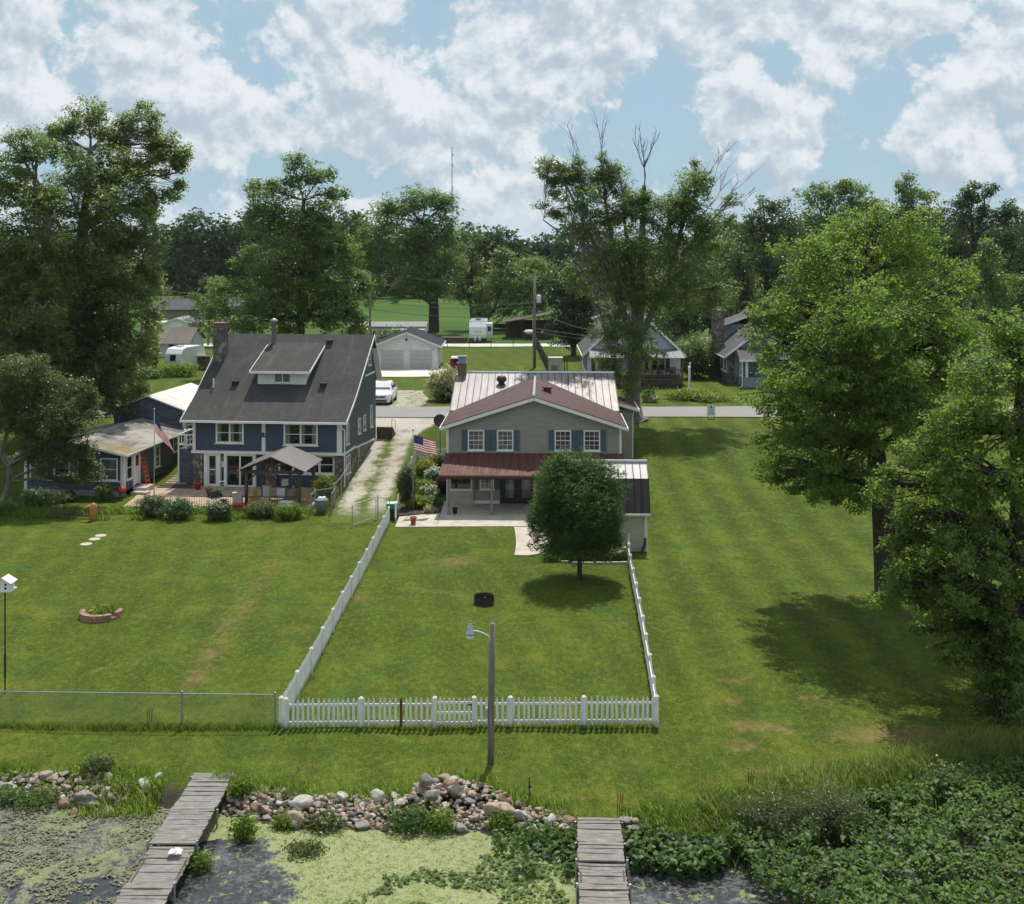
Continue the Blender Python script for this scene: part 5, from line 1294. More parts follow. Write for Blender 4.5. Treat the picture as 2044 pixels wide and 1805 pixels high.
tree('maple_tree', 'spreading green maple at the right edge with a low leafy side shoot', (18.6, 43.5),
 [(2040,1400,.50),(2036,1250,.45),(2034,1100,.42),(2040,980,.36),(2030,880,.28),(2040,780,.2)],
 [(2040,700,80,75,0),(1960,740,75,75,-1),(2060,820,80,90,-1.5),(1930,850,90,80,-1.5),(1850,930,85,75,-1),(1960,960,100,80,-2.5),(2060,980,80,90,-2),(1880,1030,95,65,-1.5),(1830,1120,75,55,-.5),(1940,1110,90,65,-2.5),
  (2040,1120,70,70,-2),(1900,1190,85,50,-1),(1970,1240,75,50,-1.5),(1860,1260,45,25,0),(1990,1300,50,35,0),(2010,1440,45,95,-1.2,1.3),(2020,1380,40,60,.4),(1950,860,90,90,2),(1980,1080,90,80,2),(1800,980,60,60,-.5),(1790,1060,50,50,-.5),(1810,1180,60,45,-1),(1850,1150,80,60,-2),(1920,1270,75,38,-1.5),(1900,980,90,80,1.5),(1960,1180,80,60,-3),(2030,1220,60,60,-2.5),(1870,1220,70,40,1),(2000,1425,62,120,-2.2,1.8),(2040,1480,50,90,-2,1.6),(1975,1345,60,50,-2,1.3),(2040,1350,55,70,-2.4,1.4),(1900,1310,60,26,-1.5),(2000,1270,70,50,-2.5),(2030,650,60,60,1)],
 'maple_bright', .135, 1.2, 13, .21, 'bark_dark', twigs=30, up=.35, fill=1.9, depth=1.1)
# ---- the half-dead tree behind the tan house
dt = tree('half_dead_tree', 'tall half dead tree with bare grey top branches behind the tan house', gp(1264,846,2.2)[:2],
 [(1262,836,.95),(1262,800,.62),(1266,700,.56),(1274,620,.5),(1280,560,.40),(1280,500,.30),(1283,440,.24),(1286,370,.15)],
 [(1110,330,38,26,0),(1130,375,45,40,0),(1105,420,45,22,0),(1170,400,45,45,-1),(1205,325,28,38,0),(1190,450,50,45,-1),(1150,470,40,28,1),(1230,430,45,45,-1),(1275,420,45,35,-1),(1260,490,70,50,-2),
  (1330,470,50,45,0),(1370,390,40,50,0),(1390,350,28,32,1),(1350,430,45,40,0),(1420,440,45,26,0),(1400,490,50,30,1),(1460,400,22,14,1),(1210,520,55,45,-1),(1300,560,70,55,-2),(1330,420,45,40,-1),(1300,390,34,36,0),(1240,370,34,34,0),(1170,350,34,30,0),(1150,430,50,34,0),(1390,460,50,40,-1),(1380,540,60,50,-1),(1250,540,60,50,-1),(1440,580,34,34,0),(1220,600,55,55,-2),(1340,590,60,55,-1),(1200,650,50,45,-1),(1095,350,34,30,.5),(1140,340,36,34,0),(1215,360,34,36,.5),(1265,400,40,40,0),(1375,410,44,44,0),(1405,370,30,36,.5),(1440,450,36,26,1),
  (1270,680,55,60,-2.5),(1220,720,45,40,-2),(1400,600,50,40,1),(1280,760,45,30,-2),(1160,560,40,40,1)],
 'green', .18, 1.5, 10, .30, 'bark_grey', twigs=16, fill=1.9, rough=.5,
 leaders=[[(1268,680,.4),(1235,600,.32,-.5),(1200,520,.26,-1),(1160,430,.18,-1),(1125,360,.10,-.5),(1112,320,.05)],[(1272,640,.35),(1250,560,.28,1),(1222,480,.22,1),(1208,400,.15,1),(1200,320,.06,1)],[(1276,600,.34),(1258,520,.26,-1),(1246,440,.18,-1),(1240,360,.08,-1)],
  [(1270,700,.4),(1310,600,.34,.5),(1340,530,.28,.5),(1362,450,.2,.5),(1390,380,.12,.5),(1408,335,.05,.5)],[(1340,530,.24,.5),(1385,480,.18,1),(1430,430,.12,1.5),(1470,395,.05,2)],[(1200,520,.2,-1),(1140,480,.14,-1.5),(1085,440,.06,-2)]])
# bare limbs
O = Vector(dt.location); Yd = dt.location.y
def bare(x0, y0, x1, y1, r, depth=3):
    r *= .6; mb = MB(); a = at(x0, y0, Yd)-O; b = at(x1, y1, Yd+random.uniform(-1.5,1.5))-O
    pts = limb(mb, a, b, r, max(.014, r*.3), wob=.05, n=6, seg=5)
    if depth:
        for k in range(4 if depth > 2 else 3):
            j = random.randint(2, 6); p = pts[j]
            L = (b-a).length*random.uniform(.3,.5)
            dr = (b-a).normalized() + Vector((random.uniform(-.6,.6), random.uniform(-.5,.5), random.uniform(.0,.7)))
            q = p + dr.normalized()*L
            pp = limb(mb, p, q, max(.018, r*.4), .014, wob=.1, n=4, seg=4)
            if depth > 1:
                for _ in range(3):
                    p2 = pp[random.randint(1, 4)]; d2_ = dr.normalized()+Vector((random.uniform(-1,1), random.uniform(-.5,.5), random.uniform(-.1,.8)))
                    limb(mb, p2, p2+d2_.normalized()*L*random.uniform(.3,.6), .014, .008, wob=.1, n=3, seg=4)
    mb.build('bare_branch', LEAF['dead'], dt)
for a in [(1285,390,1287,320,.14),(1286,335,1275,268,.09),(1286,330,1318,262,.09),(1286,340,1262,275,.06),(1208,400,1198,280,.10),(1170,440,1155,300,.09),(1160,380,1140,300,.05),(1392,380,1432,320,.08),(1400,430,1448,370,.08),(1410,400,1442,312,.06),
          (1420,430,1478,370,.05),(1430,430,1488,400,.05),(1246,440,1240,350,.08),(1200,380,1215,330,.05),(1120,350,1085,330,.04),(1470,400,1498,385,.04)]:
    bare(*a)
# ---- the round ornamental tree in the fenced garden
rt = tree('ornamental_tree', 'round dense dark green tree on the fenced lawn', gp(1157,1158)[:2],
 [(1157,1150,.13),(1157,1120,.11),(1156,1090,.10),(1155,1030,.08),(1152,960,.05)],
 [(1140,1005,86,92,.3),(1166,1005,84,92,.3),(1152,985,80,84,0),(1150,930,64,36,0),(1120,950,45,45,0),(1188,955,45,45,0),(1120,1030,62,65,0),(1185,1030,62,65,0),(1152,1055,88,62,-.2),(1200,1075,48,42,.2),(1105,1075,48,42,.2),(1152,1030,60,70,1.2),(1150,1020,80,80,-.9),(1080,1050,30,34,0),(1222,1062,28,36,0)],
 'pear', .085, 1.9, 9, .13, 'bark_dark', twigs=16, fill=2.6, rough=.10, up=.4)
# ---- trees on the left
tree('maple_tree', 'huge green maple towering over the low cottage', (-34.5, 93),
 [(150,760,.75),(150,640,.65),(158,540,.55),(165,460,.42),(175,380,.3),(180,300,.2)],
 [(170,240,58,45,0),(230,270,50,45,1),(280,245,48,42,1),(335,300,48,45,1),(350,355,32,35,1),(120,290,55,50,0),(200,340,85,65,-2),(280,340,70,60,0),(140,400,85,70,-2),(230,430,85,70,-2.5),(310,410,45,55,0),(200,510,90,70,-2.5),
  (280,500,55,60,-1),(120,520,70,70,-2),(290,590,42,55,-1),(220,600,80,65,-3),(150,620,80,70,-2.5),(260,680,55,55,-3,1.1),(200,720,80,65,-3.5,1.1),(130,730,80,65,-3),(240,770,55,50,-4,1.1),(170,800,60,40,-4),(300,640,24,40,0),(305,540,30,40,0),(350,310,36,30,1),(330,400,44,36,1),(300,280,40,34,0),(230,540,80,60,1),(110,680,80,70,-1.5),(200,670,80,60,-1),(270,720,40,45,-3),(100,780,70,50,-2.5),(230,820,40,22,-4.5),(60,660,60,60,-1)],
 'feather', .21, 1.8, 11, .34, 'bark_grey', twigs=14, fill=2.0)
tree('maple_tree', 'tall olive green maple cut off by the left edge', (-40.5, 88),
 [(20,820,.6),(30,640,.55),(85,500,.45),(95,440,.35),(70,360,.25)],
 [(20,300,60,45,0),(75,300,45,40,0),(-20,380,80,70,0),(60,390,75,65,-1),(20,480,90,75,-1),(80,480,50,55,-2),(10,590,90,75,-2),(70,620,60,60,-3),(-10,700,90,80,-2),(60,720,70,60,-3),(20,800,80,60,-3),(-60,500,60,120,0),(40,540,60,60,0),(50,660,70,60,-1),(30,740,70,50,-3.5),(110,590,50,50,-1),(110,700,50,50,-2)],
 'feather', .21, 1.7, 11, .34, 'bark_grey', twigs=12, fill=2.0)
tree('willow_tree', 'small dark leaning tree with curved pale trunk before the low cottage', gp(8,1010)[:2],
 [(8,1000,.22),(20,960,.2),(18,930,.18),(2,905,.16),(15,860,.13),(60,800,.09)],
 [(120,790,60,50,0),(60,760,60,50,-.5),(160,840,45,42,-.5),(90,850,70,50,-1),(150,900,42,40,-1),(100,920,50,40,-1),(178,945,28,26,-.8),(130,965,34,18,-.6),(30,830,50,55,-.5),(20,760,50,50,0),(175,800,30,24,0),(60,900,40,30,0)],
 'olive', .12, 2.3, 10, .19, 'bark_grey', twigs=14, fill=2.1, rough=.45, droop=.8)
# ---- behind the houses
tree('tulip_tree', 'tall dark green tree rising behind the blue house', (-22.5, 128),
 [(600,740,.5),(600,640,.45),(602,560,.36),(606,480,.28),(606,400,.18)],
 [(585,340,42,32,0),(640,360,38,32,0),(520,375,40,34,0),(675,385,24,26,0),(560,400,60,45,-1),(640,420,55,42,-1),(525,440,45,35,0),(590,460,75,50,-2),(650,470,60,45,-1),(490,520,42,32,0),(560,530,80,50,-2),(660,540,60,50,-1.5),(700,500,30,40,0),
  (470,580,55,40,0),(540,600,80,50,-3),(640,610,80,55,-2.5),(715,590,28,55,0),(450,630,50,30,0),(530,650,70,30,-3),(690,645,50,40,-2),(610,560,70,70,1.5),(715,640,26,36,0)],
 'green', .28, 1.9, 10, .44, 'bark_dark', twigs=12, fill=2.2)
tree('field_tree', 'broad spreading tree by the field behind the white garage', (-13.0, 197),
 [(866,660,.9),(866,610,.8),(862,560,.65),(850,500,.45),(845,450,.3)],
 [(800,400,50,30,0),(850,395,55,32,0),(890,420,36,32,0),(760,440,52,35,0),(830,440,70,36,-2),(890,460,40,36,-1),(740,480,40,34,0),(800,490,70,36,-3),(870,500,52,40,-2),(750,530,50,36,-1),(830,550,60,40,-4),(900,530,34,40,0),(770,580,42,36,-2),(740,580,24,40,0),(860,580,50,30,-5)],
 'green', .38, 1.9, 9, .60, 'bark_dark', twigs=9, fill=2.2, rough=.45)
for i, (bx, by, lab, tk, lb) in enumerate([
 ((-3.2,205), 0, 'slender airy tree with wispy top beside the field tree', [(945,660,.4),(940,600,.36),(942,540,.25)], [(945,480,30,40,0,.5),(935,530,36,36,0,.8),(960,560,38,36,0),(920,580,30,32,0),(950,610,36,26,-2)]),
 ((4.8,200), 0, 'bushy leaning tree behind the travel trailer', [(955,660,.4),(985,620,.35),(1000,580,.25)], [(1000,530,36,32,0),(980,570,44,32,-1),(1030,560,40,34,0),(1010,610,46,30,-2),(1050,600,30,34,0),(970,620,30,24,-2)]),
 ((8.6,205), 0, 'leaning tree with low crown behind the open shelter', [(985,650,.4),(1020,620,.3),(1060,580,.25)], [(1060,530,40,32,0),(1040,575,40,34,-1),(1090,550,36,34,0),(1070,610,44,34,-2),(1100,600,30,36,0)])]):
    tree('field_tree', lab, bx, tk, lb, 'green' if i else 'olive', .36, 1.5, 8, .52, 'bark_dark', twigs=8, fill=2.2, rough=.45)
tree('magnolia_tree', 'dense very dark tree beside the utility pole', (7.9, 154), [(1145,700,.3),(1145,620,.25),(1143,560,.15)],
 [(1145,525,38,32,0),(1135,580,48,45,-1),(1150,620,48,45,-1.5),(1125,640,42,40,-1),(1160,665,38,30,-1),(1115,600,26,40,0),(1175,590,24,50,0),(1145,560,50,50,.5),(1140,650,52,45,.5)], 'magnolia', .3, 1.15, 9, .45, 'bark_dark', twigs=8, fill=2.8, rough=.25)
for lab, bx, tk, lb, lf in [
 ('dark tree showing between the half dead tree and white cottage', (22,150), [(1370,690,.35),(1370,600,.3)], [(1370,540,60,45,0),(1410,600,60,55,-1),(1350,620,50,50,0),(1440,640,45,40,0),(1390,660,40,36,-1),(1330,660,36,36,2)], 'dark'),
 ('mid green tree over the white cottage roof', (27,162), [(1420,690,.35),(1420,560,.3)], [(1420,500,55,40,0),(1470,530,50,50,0),(1440,570,60,50,0),(1500,600,50,60,0),(1380,540,50,40,0)], 'green'),
 ('spiky crowned tree left of the bright maple top', (33,158), [(1530,690,.4),(1530,500,.3)], [(1540,410,34,32,0),(1515,450,42,40,0),(1560,460,45,45,0),(1530,520,55,55,-1),(1480,560,40,60,0),(1570,560,50,60,0)], 'dark'),
 ('tall tree with feathery top behind the bright maple', (43,165), [(1650,690,.4),(1650,480,.3)], [(1620,390,40,30,0),(1665,375,45,25,0),(1710,385,40,28,0),(1610,440,55,45,0),(1680,430,70,45,0),(1740,400,34,34,0),(1640,520,70,60,0),(1720,500,60,60,0)], 'green'),
 ('pointed tall tree behind the bright maple right shoulder', (53,160), [(1810,690,.4),(1810,480,.3)], [(1815,370,30,30,0),(1820,410,44,36,0),(1790,440,45,45,0),(1850,450,32,45,0),(1830,520,60,60,0)], 'green'),
 ('dark round topped tree near the right edge', (61,150), [(1945,690,.45),(1945,480,.35)], [(1930,395,38,30,0),(1965,400,36,28,0),(1910,430,40,35,0),(1980,440,44,38,0),(2020,430,30,32,0),(1950,480,70,50,0),(1890,500,45,50,0),(2030,500,40,60,0),(1960,560,80,60,0),(2030,600,50,60,0)], 'dark'),
 ('low green tree behind the right maple edge', (54,120), [(1985,690,.3),(1985,600,.25)], [(1985,520,42,40,0),(1960,570,45,50,0),(2010,600,45,55,0),(1960,660,60,50,0),(2040,680,40,60,0)], 'green'),
 ('leafy tree between the grey blue house and the maple', (40,145), [(1600,690,.3),(1600,600,.25)], [(1590,600,55,60,0),(1550,640,45,50,0),(1650,620,60,60,0)], 'dark')]:
    tree('background_tree', lab, bx, tk, lb, lf, .32, 1.6, 9, .5, 'bark_dark', twigs=8, fill=2.2, rough=.45, up=.3)
for i, (x, lab) in enumerate(((1180,'low tree behind the white cottage left roof'),(1260,'low tree behind the half dead trunk'),(1330,'low tree behind the white cottage ridge'),(1490,'low dark tree behind the stone chimney house'),(1570,'low tree right of the stone chimney house'),(1700,'low tree seen through the big maple crown'),(1800,'low tree behind the big maple right side'),(1900,'low bushy tree between the two right maples'),(2010,'low bushy tree behind the edge maple'))):
    Yb = 176 + 9*(i % 3); k = 1.0
    tree('background_tree', lab, ((x-CX)/F*Yb, Yb), [(x,690,.3),(x,640,.25)], [(x,570+10*(i % 2),46,38,0),(x-30,610,44,40,-1),(x+34,615,44,40,-1),(x,640,60,36,-2),(x-20,665,48,26,-3),(x+30,668,46,24,-3)], ('dark','green','dark')[i % 3], .4, 1.5, 8, .6, 'bark_dark', twigs=5, fill=2.2, rough=.45)
tree('willow_tree', 'pale grey green shrubby tree left of the blue house back tree', (-46, 170), [(415,700,.2),(418,640,.18)], [(420,570,30,26,0),(405,600,34,26,0),(440,610,32,30,0),(415,640,40,26,0)], 'willow', .3, 1, 8, .45, 'bark_grey', twigs=6)
tree('background_tree', 'bushy low tree between the far white bungalow and blue house', (-38, 150), [(445,720,.2),(445,660,.18)], [(450,640,34,24,0),(420,665,28,20,0),(470,660,30,20,0)], 'green', .28, 1, 8, .4, 'bark_dark', twigs=6)
shrub('shrub', 'dark evergreen bush behind the garage roof', 'shrub', (-14.6, 152), 3.0, 3.4, 'dark', .3, 700, 8, cs=.5)
shrub('shrub', 'bright green shrub at the white cottage corner', 'shrub', (19.8, 127), 2.3, 4.6, 'green', .26, 700, 8, cs=.4)
shrub('shrub', 'tall leafy bush between the two far houses', 'shrub', (20.2, 136), 2.2, 3.6, 'dark', .28, 500, 8, cs=.4)
shrub('ivy_column', 'ivy covered column beside the vintage camper', 'climbing plant', (-39.2, 130.5), .85, 5.6, 'lime', .22, 900, 7, cs=.3, lumpy=.3)
shrub('smoke_bush', 'pale plumed bush on the grass by the road', 'shrub', (-6.1, 108.5), 1.55, 2.7, 'cream', .26, 500, 6, cs=.3)
shrub('shrub', 'dark low bush under the pale plumed bush', 'shrub', (-5.8, 107.4), 1.2, 1.3, 'dark', .2, 300, 6, cs=.25)
# ---- far wood: one mass
def far_wood():
    V = []; T = []
    for i in range(150):
        X = -190 + 2.85*i + random.uniform(-3, 3); Y = random.choice((345, 372, 400)) + random.uniform(-8, 8)
        hh = random.uniform(15, 20) + 7*math.exp(-((X+75)/48)**2) + (5 if X > 60 else 0)
        for lo in range(3):
            _seed[0] += 1
            c = (X+random.uniform(-3,3), Y+random.uniform(-3,3), 2.5+hh*(.22+.27*lo)); r = (random.uniform(5,7.5), 5, hh*.26)
            n = 85
            p, d = cluster_points(c, r, n, _seed[0], 3.5, .35)
            sel = np.repeat(np.arange(n), 5); ct = RNG.random(n)
            V.append(leaves(p[sel]+RNG.normal(size=(n*5,3))*.6, 1.25, .4, .75, out=d[sel], outw=.6)); T.append(np.clip(ct[sel]*.6+RNG.random(n*5)*.4, 0, 1))
    V = np.concatenate(V); T = np.concatenate(T)
    o = np_mesh('far_wood', V, np.arange(len(V)), 4, LEAF['far'], attrs=[('tint', 'FACE', T)])
    tag(o, 'dark far wood closing the horizon beyond the field', 'wood', kind='stuff')
far_wood()
# ------------------------------------------------------------------ white picket fence
def picket_panel(mb, a, b, h=1.0, pitch=.165, pw=.085, gate=False):
    a = Vector(a); b = Vector(b); d = b-a; L = d.length; n = max(2, int(round(L/pitch)))
    hx = Vector((d.x, d.y, 0)).normalized(); ny = Vector((-hx.y, hx.x, 0))
    for z in ((.2, .78) if not gate else (.14, .48, .82)):
        mb.beam(a+Vector((0,0,z*h))+ny*.03, b+Vector((0,0,z*h))+ny*.03, .035, .07)
    for i in range(n):
        p = a.lerp(b, (i+.5)/n) + hx*random.uniform(-.008,.008)
        hh = h*(1+random.uniform(-.025,.02)); tl = random.uniform(-.03,.03)
        q = [(-pw/2,.05),(pw/2,.05),(pw/2+tl,hh-.10),(pw*.32+tl,hh-.05),(tl,hh+.03),(-pw*.32+tl,hh-.05),(-pw/2+tl,hh-.10)]
        vs = [p + hx*x + Vector((0,0,z)) - ny*.012 for x, z in q] + [p + hx*x + Vector((0,0,z)) + ny*.010 for x, z in q]
        m = len(q); fs = [tuple(range(m)), tuple(reversed(range(m, 2*m)))] + [(k, k+m, (k+1) % m+m, (k+1) % m) for k in range(m)]
        mb.add(vs, fs)
def fence_post(mb, p, h=1.12, w_=.115):
    x, y, z = p
    mb.box(x-w_/2, y-w_/2, z-.05, x+w_/2, y+w_/2, z+h)
    mb.add([(x-w_*.6,y-w_*.6,z+h),(x+w_*.6,y-w_*.6,z+h),(x+w_*.6,y+w_*.6,z+h),(x-w_*.6,y+w_*.6,z+h),(x,y,z+h+.07)], [(0,1,4),(1,2,4),(2,3,4),(3,0,4),(3,2,1,0)])
def on(p): return Vector((p[0], p[1], tz(p[0], p[1])))
def picket_fence(label, pts, posts=True, h=1.0, pitch=.165):
    root = thing('picket_fence', label, 'fence', on(pts[0]), group='white picket fence runs')
    O = Vector(root.location)
    for i, p in enumerate(pts):
        mb = MB(); fence_post(mb, on(p)-O, h+.01); mb.build('post', M['fence_white'], root)
        if i: mb = MB(); picket_panel(mb, on(pts[i-1])-O, on(p)-O, h, pitch); mb.build('picket_panel', M['fence_white'], root)
    return root
def line(a, b, n):
    return [(a[0]+(b[0]-a[0])*i/n, a[1]+(b[1]-a[1])*i/n) for i in range(n+1)]
fl, fr = gp(566,1455), gp(1311,1450)
FX = lambda x: (x-566)/(1311-566)
def fpt(x): t = FX(x); return (fl.x+(fr.x-fl.x)*t, fl.y+(fr.y-fl.y)*t)
picket_fence('front white picket fence, long run left of the gate by the water', [fpt(570), fpt(720), fpt(867)], pitch=.172)
picket_fence('front white picket fence, run right of the gate behind the lamp pole', [fpt(945), fpt(1018), fpt(1165), fpt(1309)], pitch=.172)
gt = thing('garden_gate', 'white picket gate with three rails in the front fence', 'gate', on(fpt(872)))
mb = MB(); picket_panel(mb, (0,0,.02), on(fpt(941))-Vector(gt.location)+Vector((0,0,.02)), .98, .172, .085, True); mb.build('gate_panel', M['fence_white'], gt)
mb = MB(); q = on(fpt(941))-Vector(gt.location); mb.box(q.x-.12, q.y-.03, .75, q.x+.04, q.y-.015, .8); mb.build('latch', M['darksteel'], gt)
# one bare replacement picket
bp = thing('bare_picket', 'unpainted brown replacement picket in the front white fence', 'picket', on(fpt(800))-Vector((0,.03,0)))
part('board', 'timber', bp, lambda mb: mb.prism([(-.045,.05),(.045,.05),(.045,.95),(0,1.05),(-.045,.95)], -.02, .0, 'y'))
lp = [(-7.75,40.3),(-7.58,44.6),(-7.45,52.4),(-7.27,60.8),(-7.2,70.2)]
def resamp(p, st=2.44):
    p = np.array(p); s = np.r_[0, np.cumsum(np.hypot(*np.diff(p, axis=0).T))]; n = max(1, int(round(s[-1]/st))); t = np.linspace(0, s[-1], n+1)
    return [tuple(q) for q in np.stack([np.interp(t, s, p[:, 0]), np.interp(t, s, p[:, 1])], 1)]
picket_fence('long white picket fence down the left side of the fenced lawn', resamp(lp), pitch=.17)
picket_fence('short white picket fence beside the driveway and evergreen', resamp([(-6.9,71.4),(-7.05,76.5),(-7.0,81),(-6.75,85)]), pitch=.17)
picket_fence('white picket cross fence between the driveway and tan house', resamp([(-6.7,85.1),(-4.5,85.2)], 1.1), pitch=.19)
picket_fence('crooked white picket fence down the right side of the fenced lawn', [fpt(1311)[0:2]] + [(4.98,42.3),(5.12,44.6),(5.25,47),(5.38,49.3),(5.5,51.8),(5.62,54.2),(5.72,56.7),(5.84,59.2),(5.98,61.4),(6.15,63.4)], pitch=.17)
# ------------------------------------------------------------------ chain link fences
def chain_fence(label, pts, h=1.1, rail=True, name='chain_fence'):
    root = thing(name, label, 'fence', on(pts[0])); O = Vector(root.location)
    for i, p in enumerate(pts):
        q = on(p)-O
        mb = MB(); mb.cyl((q.x,q.y,-.05+q.z), .035, h+.1, 8); mb.ball((q.x,q.y,q.z+h+.06), .045, 0, 8, 5); mb.build('post', M['steel'], root)
        if i:
            p0 = on(pts[i-1])-O
            mb = MB(); mb.add([p0+Vector((0,0,.04)), q+Vector((0,0,.04)), q+Vector((0,0,h)), p0+Vector((0,0,h))], [(0,1,2,3)]); mb.build('mesh', M['chain'], root)
            if rail: mb = MB(); mb.tube([p0+Vector((0,0,h)), q+Vector((0,0,h))], .022, 6); mb.build('top_rail', M['steel'], root)
    return root
Yc = 40.35
chain_fence('low chain link fence along the front of the left lawn', [(-18.6,Yc+.25),(-11.08,Yc),(-7.93,Yc-.1)], 1.12)
chain_fence('short chain link fence beside the blue house wall', [(-10.95,80.5),(-11.0,77.4),(-11.1,74.9)], 1.4)
pen = chain_fence('small chain link pen around the grey bin', [(-12.1,72.4),(-12.1,73.9),(-11.0,74.7),(-10.9,72.7)], 1.25, name='chain_pen')
cg = thing('chain_gate', 'open chain link gate standing on the grass by the driveway', 'gate', on((-9.25,69.6)))
part('gate_frame', 'steel', cg, lambda mb: (mb.tube([(0,0,.1),(0,0,1.25),(1.15,2.0,1.3),(1.15,2.0,.12),(0,0,.1)], .03, 6)))
part('mesh', 'chain', cg, lambda mb: mb.add([(0,0,.1),(1.15,2,.12),(1.15,2,1.3),(0,0,1.25)], [(0,1,2,3)]))
chain_fence('short chain link stretch between the open gate and picket fence', [(-8.0,71.7),(-7.3,71.6)], 1.25)
bin_ = thing('rubbish_bin', 'grey rubbish bin stuffed full inside the chain link pen', 'bin', on((-11.55,73.0)))
part('body', 'grey_plastic', bin_, lambda mb: mb.lathe([(0,0),(.3,0),(.38,.85),(.40,.88),(.35,.88),(.33,.8),(0,.8)], (0,0,0), 14), True)
part('rubbish', 'white', bin_, lambda mb: (mb.ball((-.1,0,.9), .17, 0, 8, 6), mb.ball((.13,.05,.92), .15, 0, 8, 6), mb.ball((.02,-.12,.93), .13, 0, 8, 6)))
# ------------------------------------------------------------------ docks
def dock_wood():
    m, nt, out = mat_new('weathered_dock_wood')
    o = obj(nt); ri = nn(nt, 'ShaderNodeAttribute', attribute_name='tint').outputs['Fac']
    g = noise_t(nt, vmul(nt, o, (1.2, 14, 14)), 2.2, 6, .7, .6); s = noise_t(nt, o, 2.2, 5, .65)
    c = mixc(nt, smap(nt, g, .3, .7), (.125,.116,.106), (.34,.322,.30))
    c = mixc(nt, mth(nt, 'MULTIPLY', ri, .45), c, (.21,.185,.16))
    c = mixc(nt, smap(nt, s, .52, .75, 0, .65), c, (.10,.085,.075))
    c = mixc(nt, smap(nt, s, .45, .25, 0, .45), c, (.44,.42,.40))
    prin(nt, out, c, .92, 0, .15, bump(nt, g, .8, .02)); return m
M['dock_wood'] = dock_wood()
def dock(label, a0, a1, wid, nsec, z=.12, seed=0):
    a0 = Vector((*a0, 0)); a1 = Vector((*a1, 0)); d = a1-a0; L = d.length
    ang = math.atan2(d.y, d.x)-math.pi/2
    root = thing('dock', label, 'dock', (a0.x, a0.y, z), ang)
    rnd = random.Random(seed)
    mb = MB(); tint = []; y = 0.0; k = 0
    while y < L:
        w_ = .142; sag = .0
        sec = int(y/(L/nsec)); u = (y % (L/nsec))/(L/nsec)
        zz = -.05*math.sin(u*math.pi)+.02*rnd.uniform(-1,1)*.4 + (.045*math.sin(sec*2.3))
        e0 = rnd.uniform(-.022,.022); e1 = rnd.uniform(-.022,.022); dz = rnd.uniform(-.008,.008); cup = rnd.uniform(-.012, .018)
        n0 = len(mb.f)
        g = rnd.uniform(.003,.010) if rnd.random() < .85 else .022
        x0, x1 = -wid/2+e0, wid/2+e1
        top = [(x0,zz-dz),(x0+(x1-x0)/3,zz-cup),(x0+2*(x1-x0)/3,zz-cup),(x1,zz+dz)]
        vs = [(x,y+g/2,z_) for x, z_ in top]+[(x,y+w_-g/2,z_+rnd.uniform(-.004,.004)) for x, z_ in top]+[(x,y+g/2,z_-.04) for x, z_ in top]+[(x,y+w_-g/2,z_-.04) for x, z_ in top]
        fs = []
        for i in range(3): fs += [(i,i+1,i+5,i+4),(i+8,i+12,i+13,i+9),(i,i+8,i+9,i+1),(i+4,i+5,i+13,i+12)]
        fs += [(0,4,12,8),(3,11,15,7)]
        mb.add(vs, fs); tint += [rnd.random()]*len(fs); y += w_; k += 1
    o = mb.build('deck', M['dock_wood'], root)
    at_ = o.data.attributes.new('tint', 'FLOAT', 'FACE'); at_.data.foreach_set('value', tint)
    part('frame', 'timber', root, lambda mb: [mb.box(x-.025, .0, -.22, x+.025, L, -.075) for x in (-wid/2+.06, wid/2-.06)])
    for i in range(nsec+1):
        yy = min(L-.1, L*i/nsec+.15)
        for s in (-1, 1):
            part('post', 'steel', root, lambda mb: mb.cyl((s*(wid/2+.05), yy, -1.9), .035, 1.9+(.12 if i > 1 else -.05), 8))
    return root
dl0, dl1 = gp(428,1545,.1), gp(284,1810,.1)
dk1 = dock('long grey weathered dock slanting into the water at left', (dl0.x,dl0.y), (dl1.x-.12,dl1.y-1.2), 1.22, 4, .14, 3)
dr0, dr1 = gp(1195,1635,.0), gp(1202,1810,.0)
dk2 = dock('shorter pale weathered dock running straight out at right', (dr0.x,dr0.y), (dr1.x,dr1.y-1.5), 1.22, 5, .04, 8)
rg = thing('crumpled_rag', 'small crumpled pale rag lying on the left dock', 'rag', gp(350,1700,.18))
mb = MB(); vs = []; n = 9
for j in range(n):
    for i in range(n): x, y = i/(n-1)-.5, j/(n-1)-.5; vs.append((x*.34, y*.26, max(0, .10*noise.noise(Vector((x*5,y*5,3)))+.07-.25*(x*x+y*y))))
mb.add(vs, [(j*n+i, j*n+i+1, (j+1)*n+i+1, (j+1)*n+i) for j in range(n-1) for i in range(n-1)]); mb.build('cloth', M['white'], rg, True)
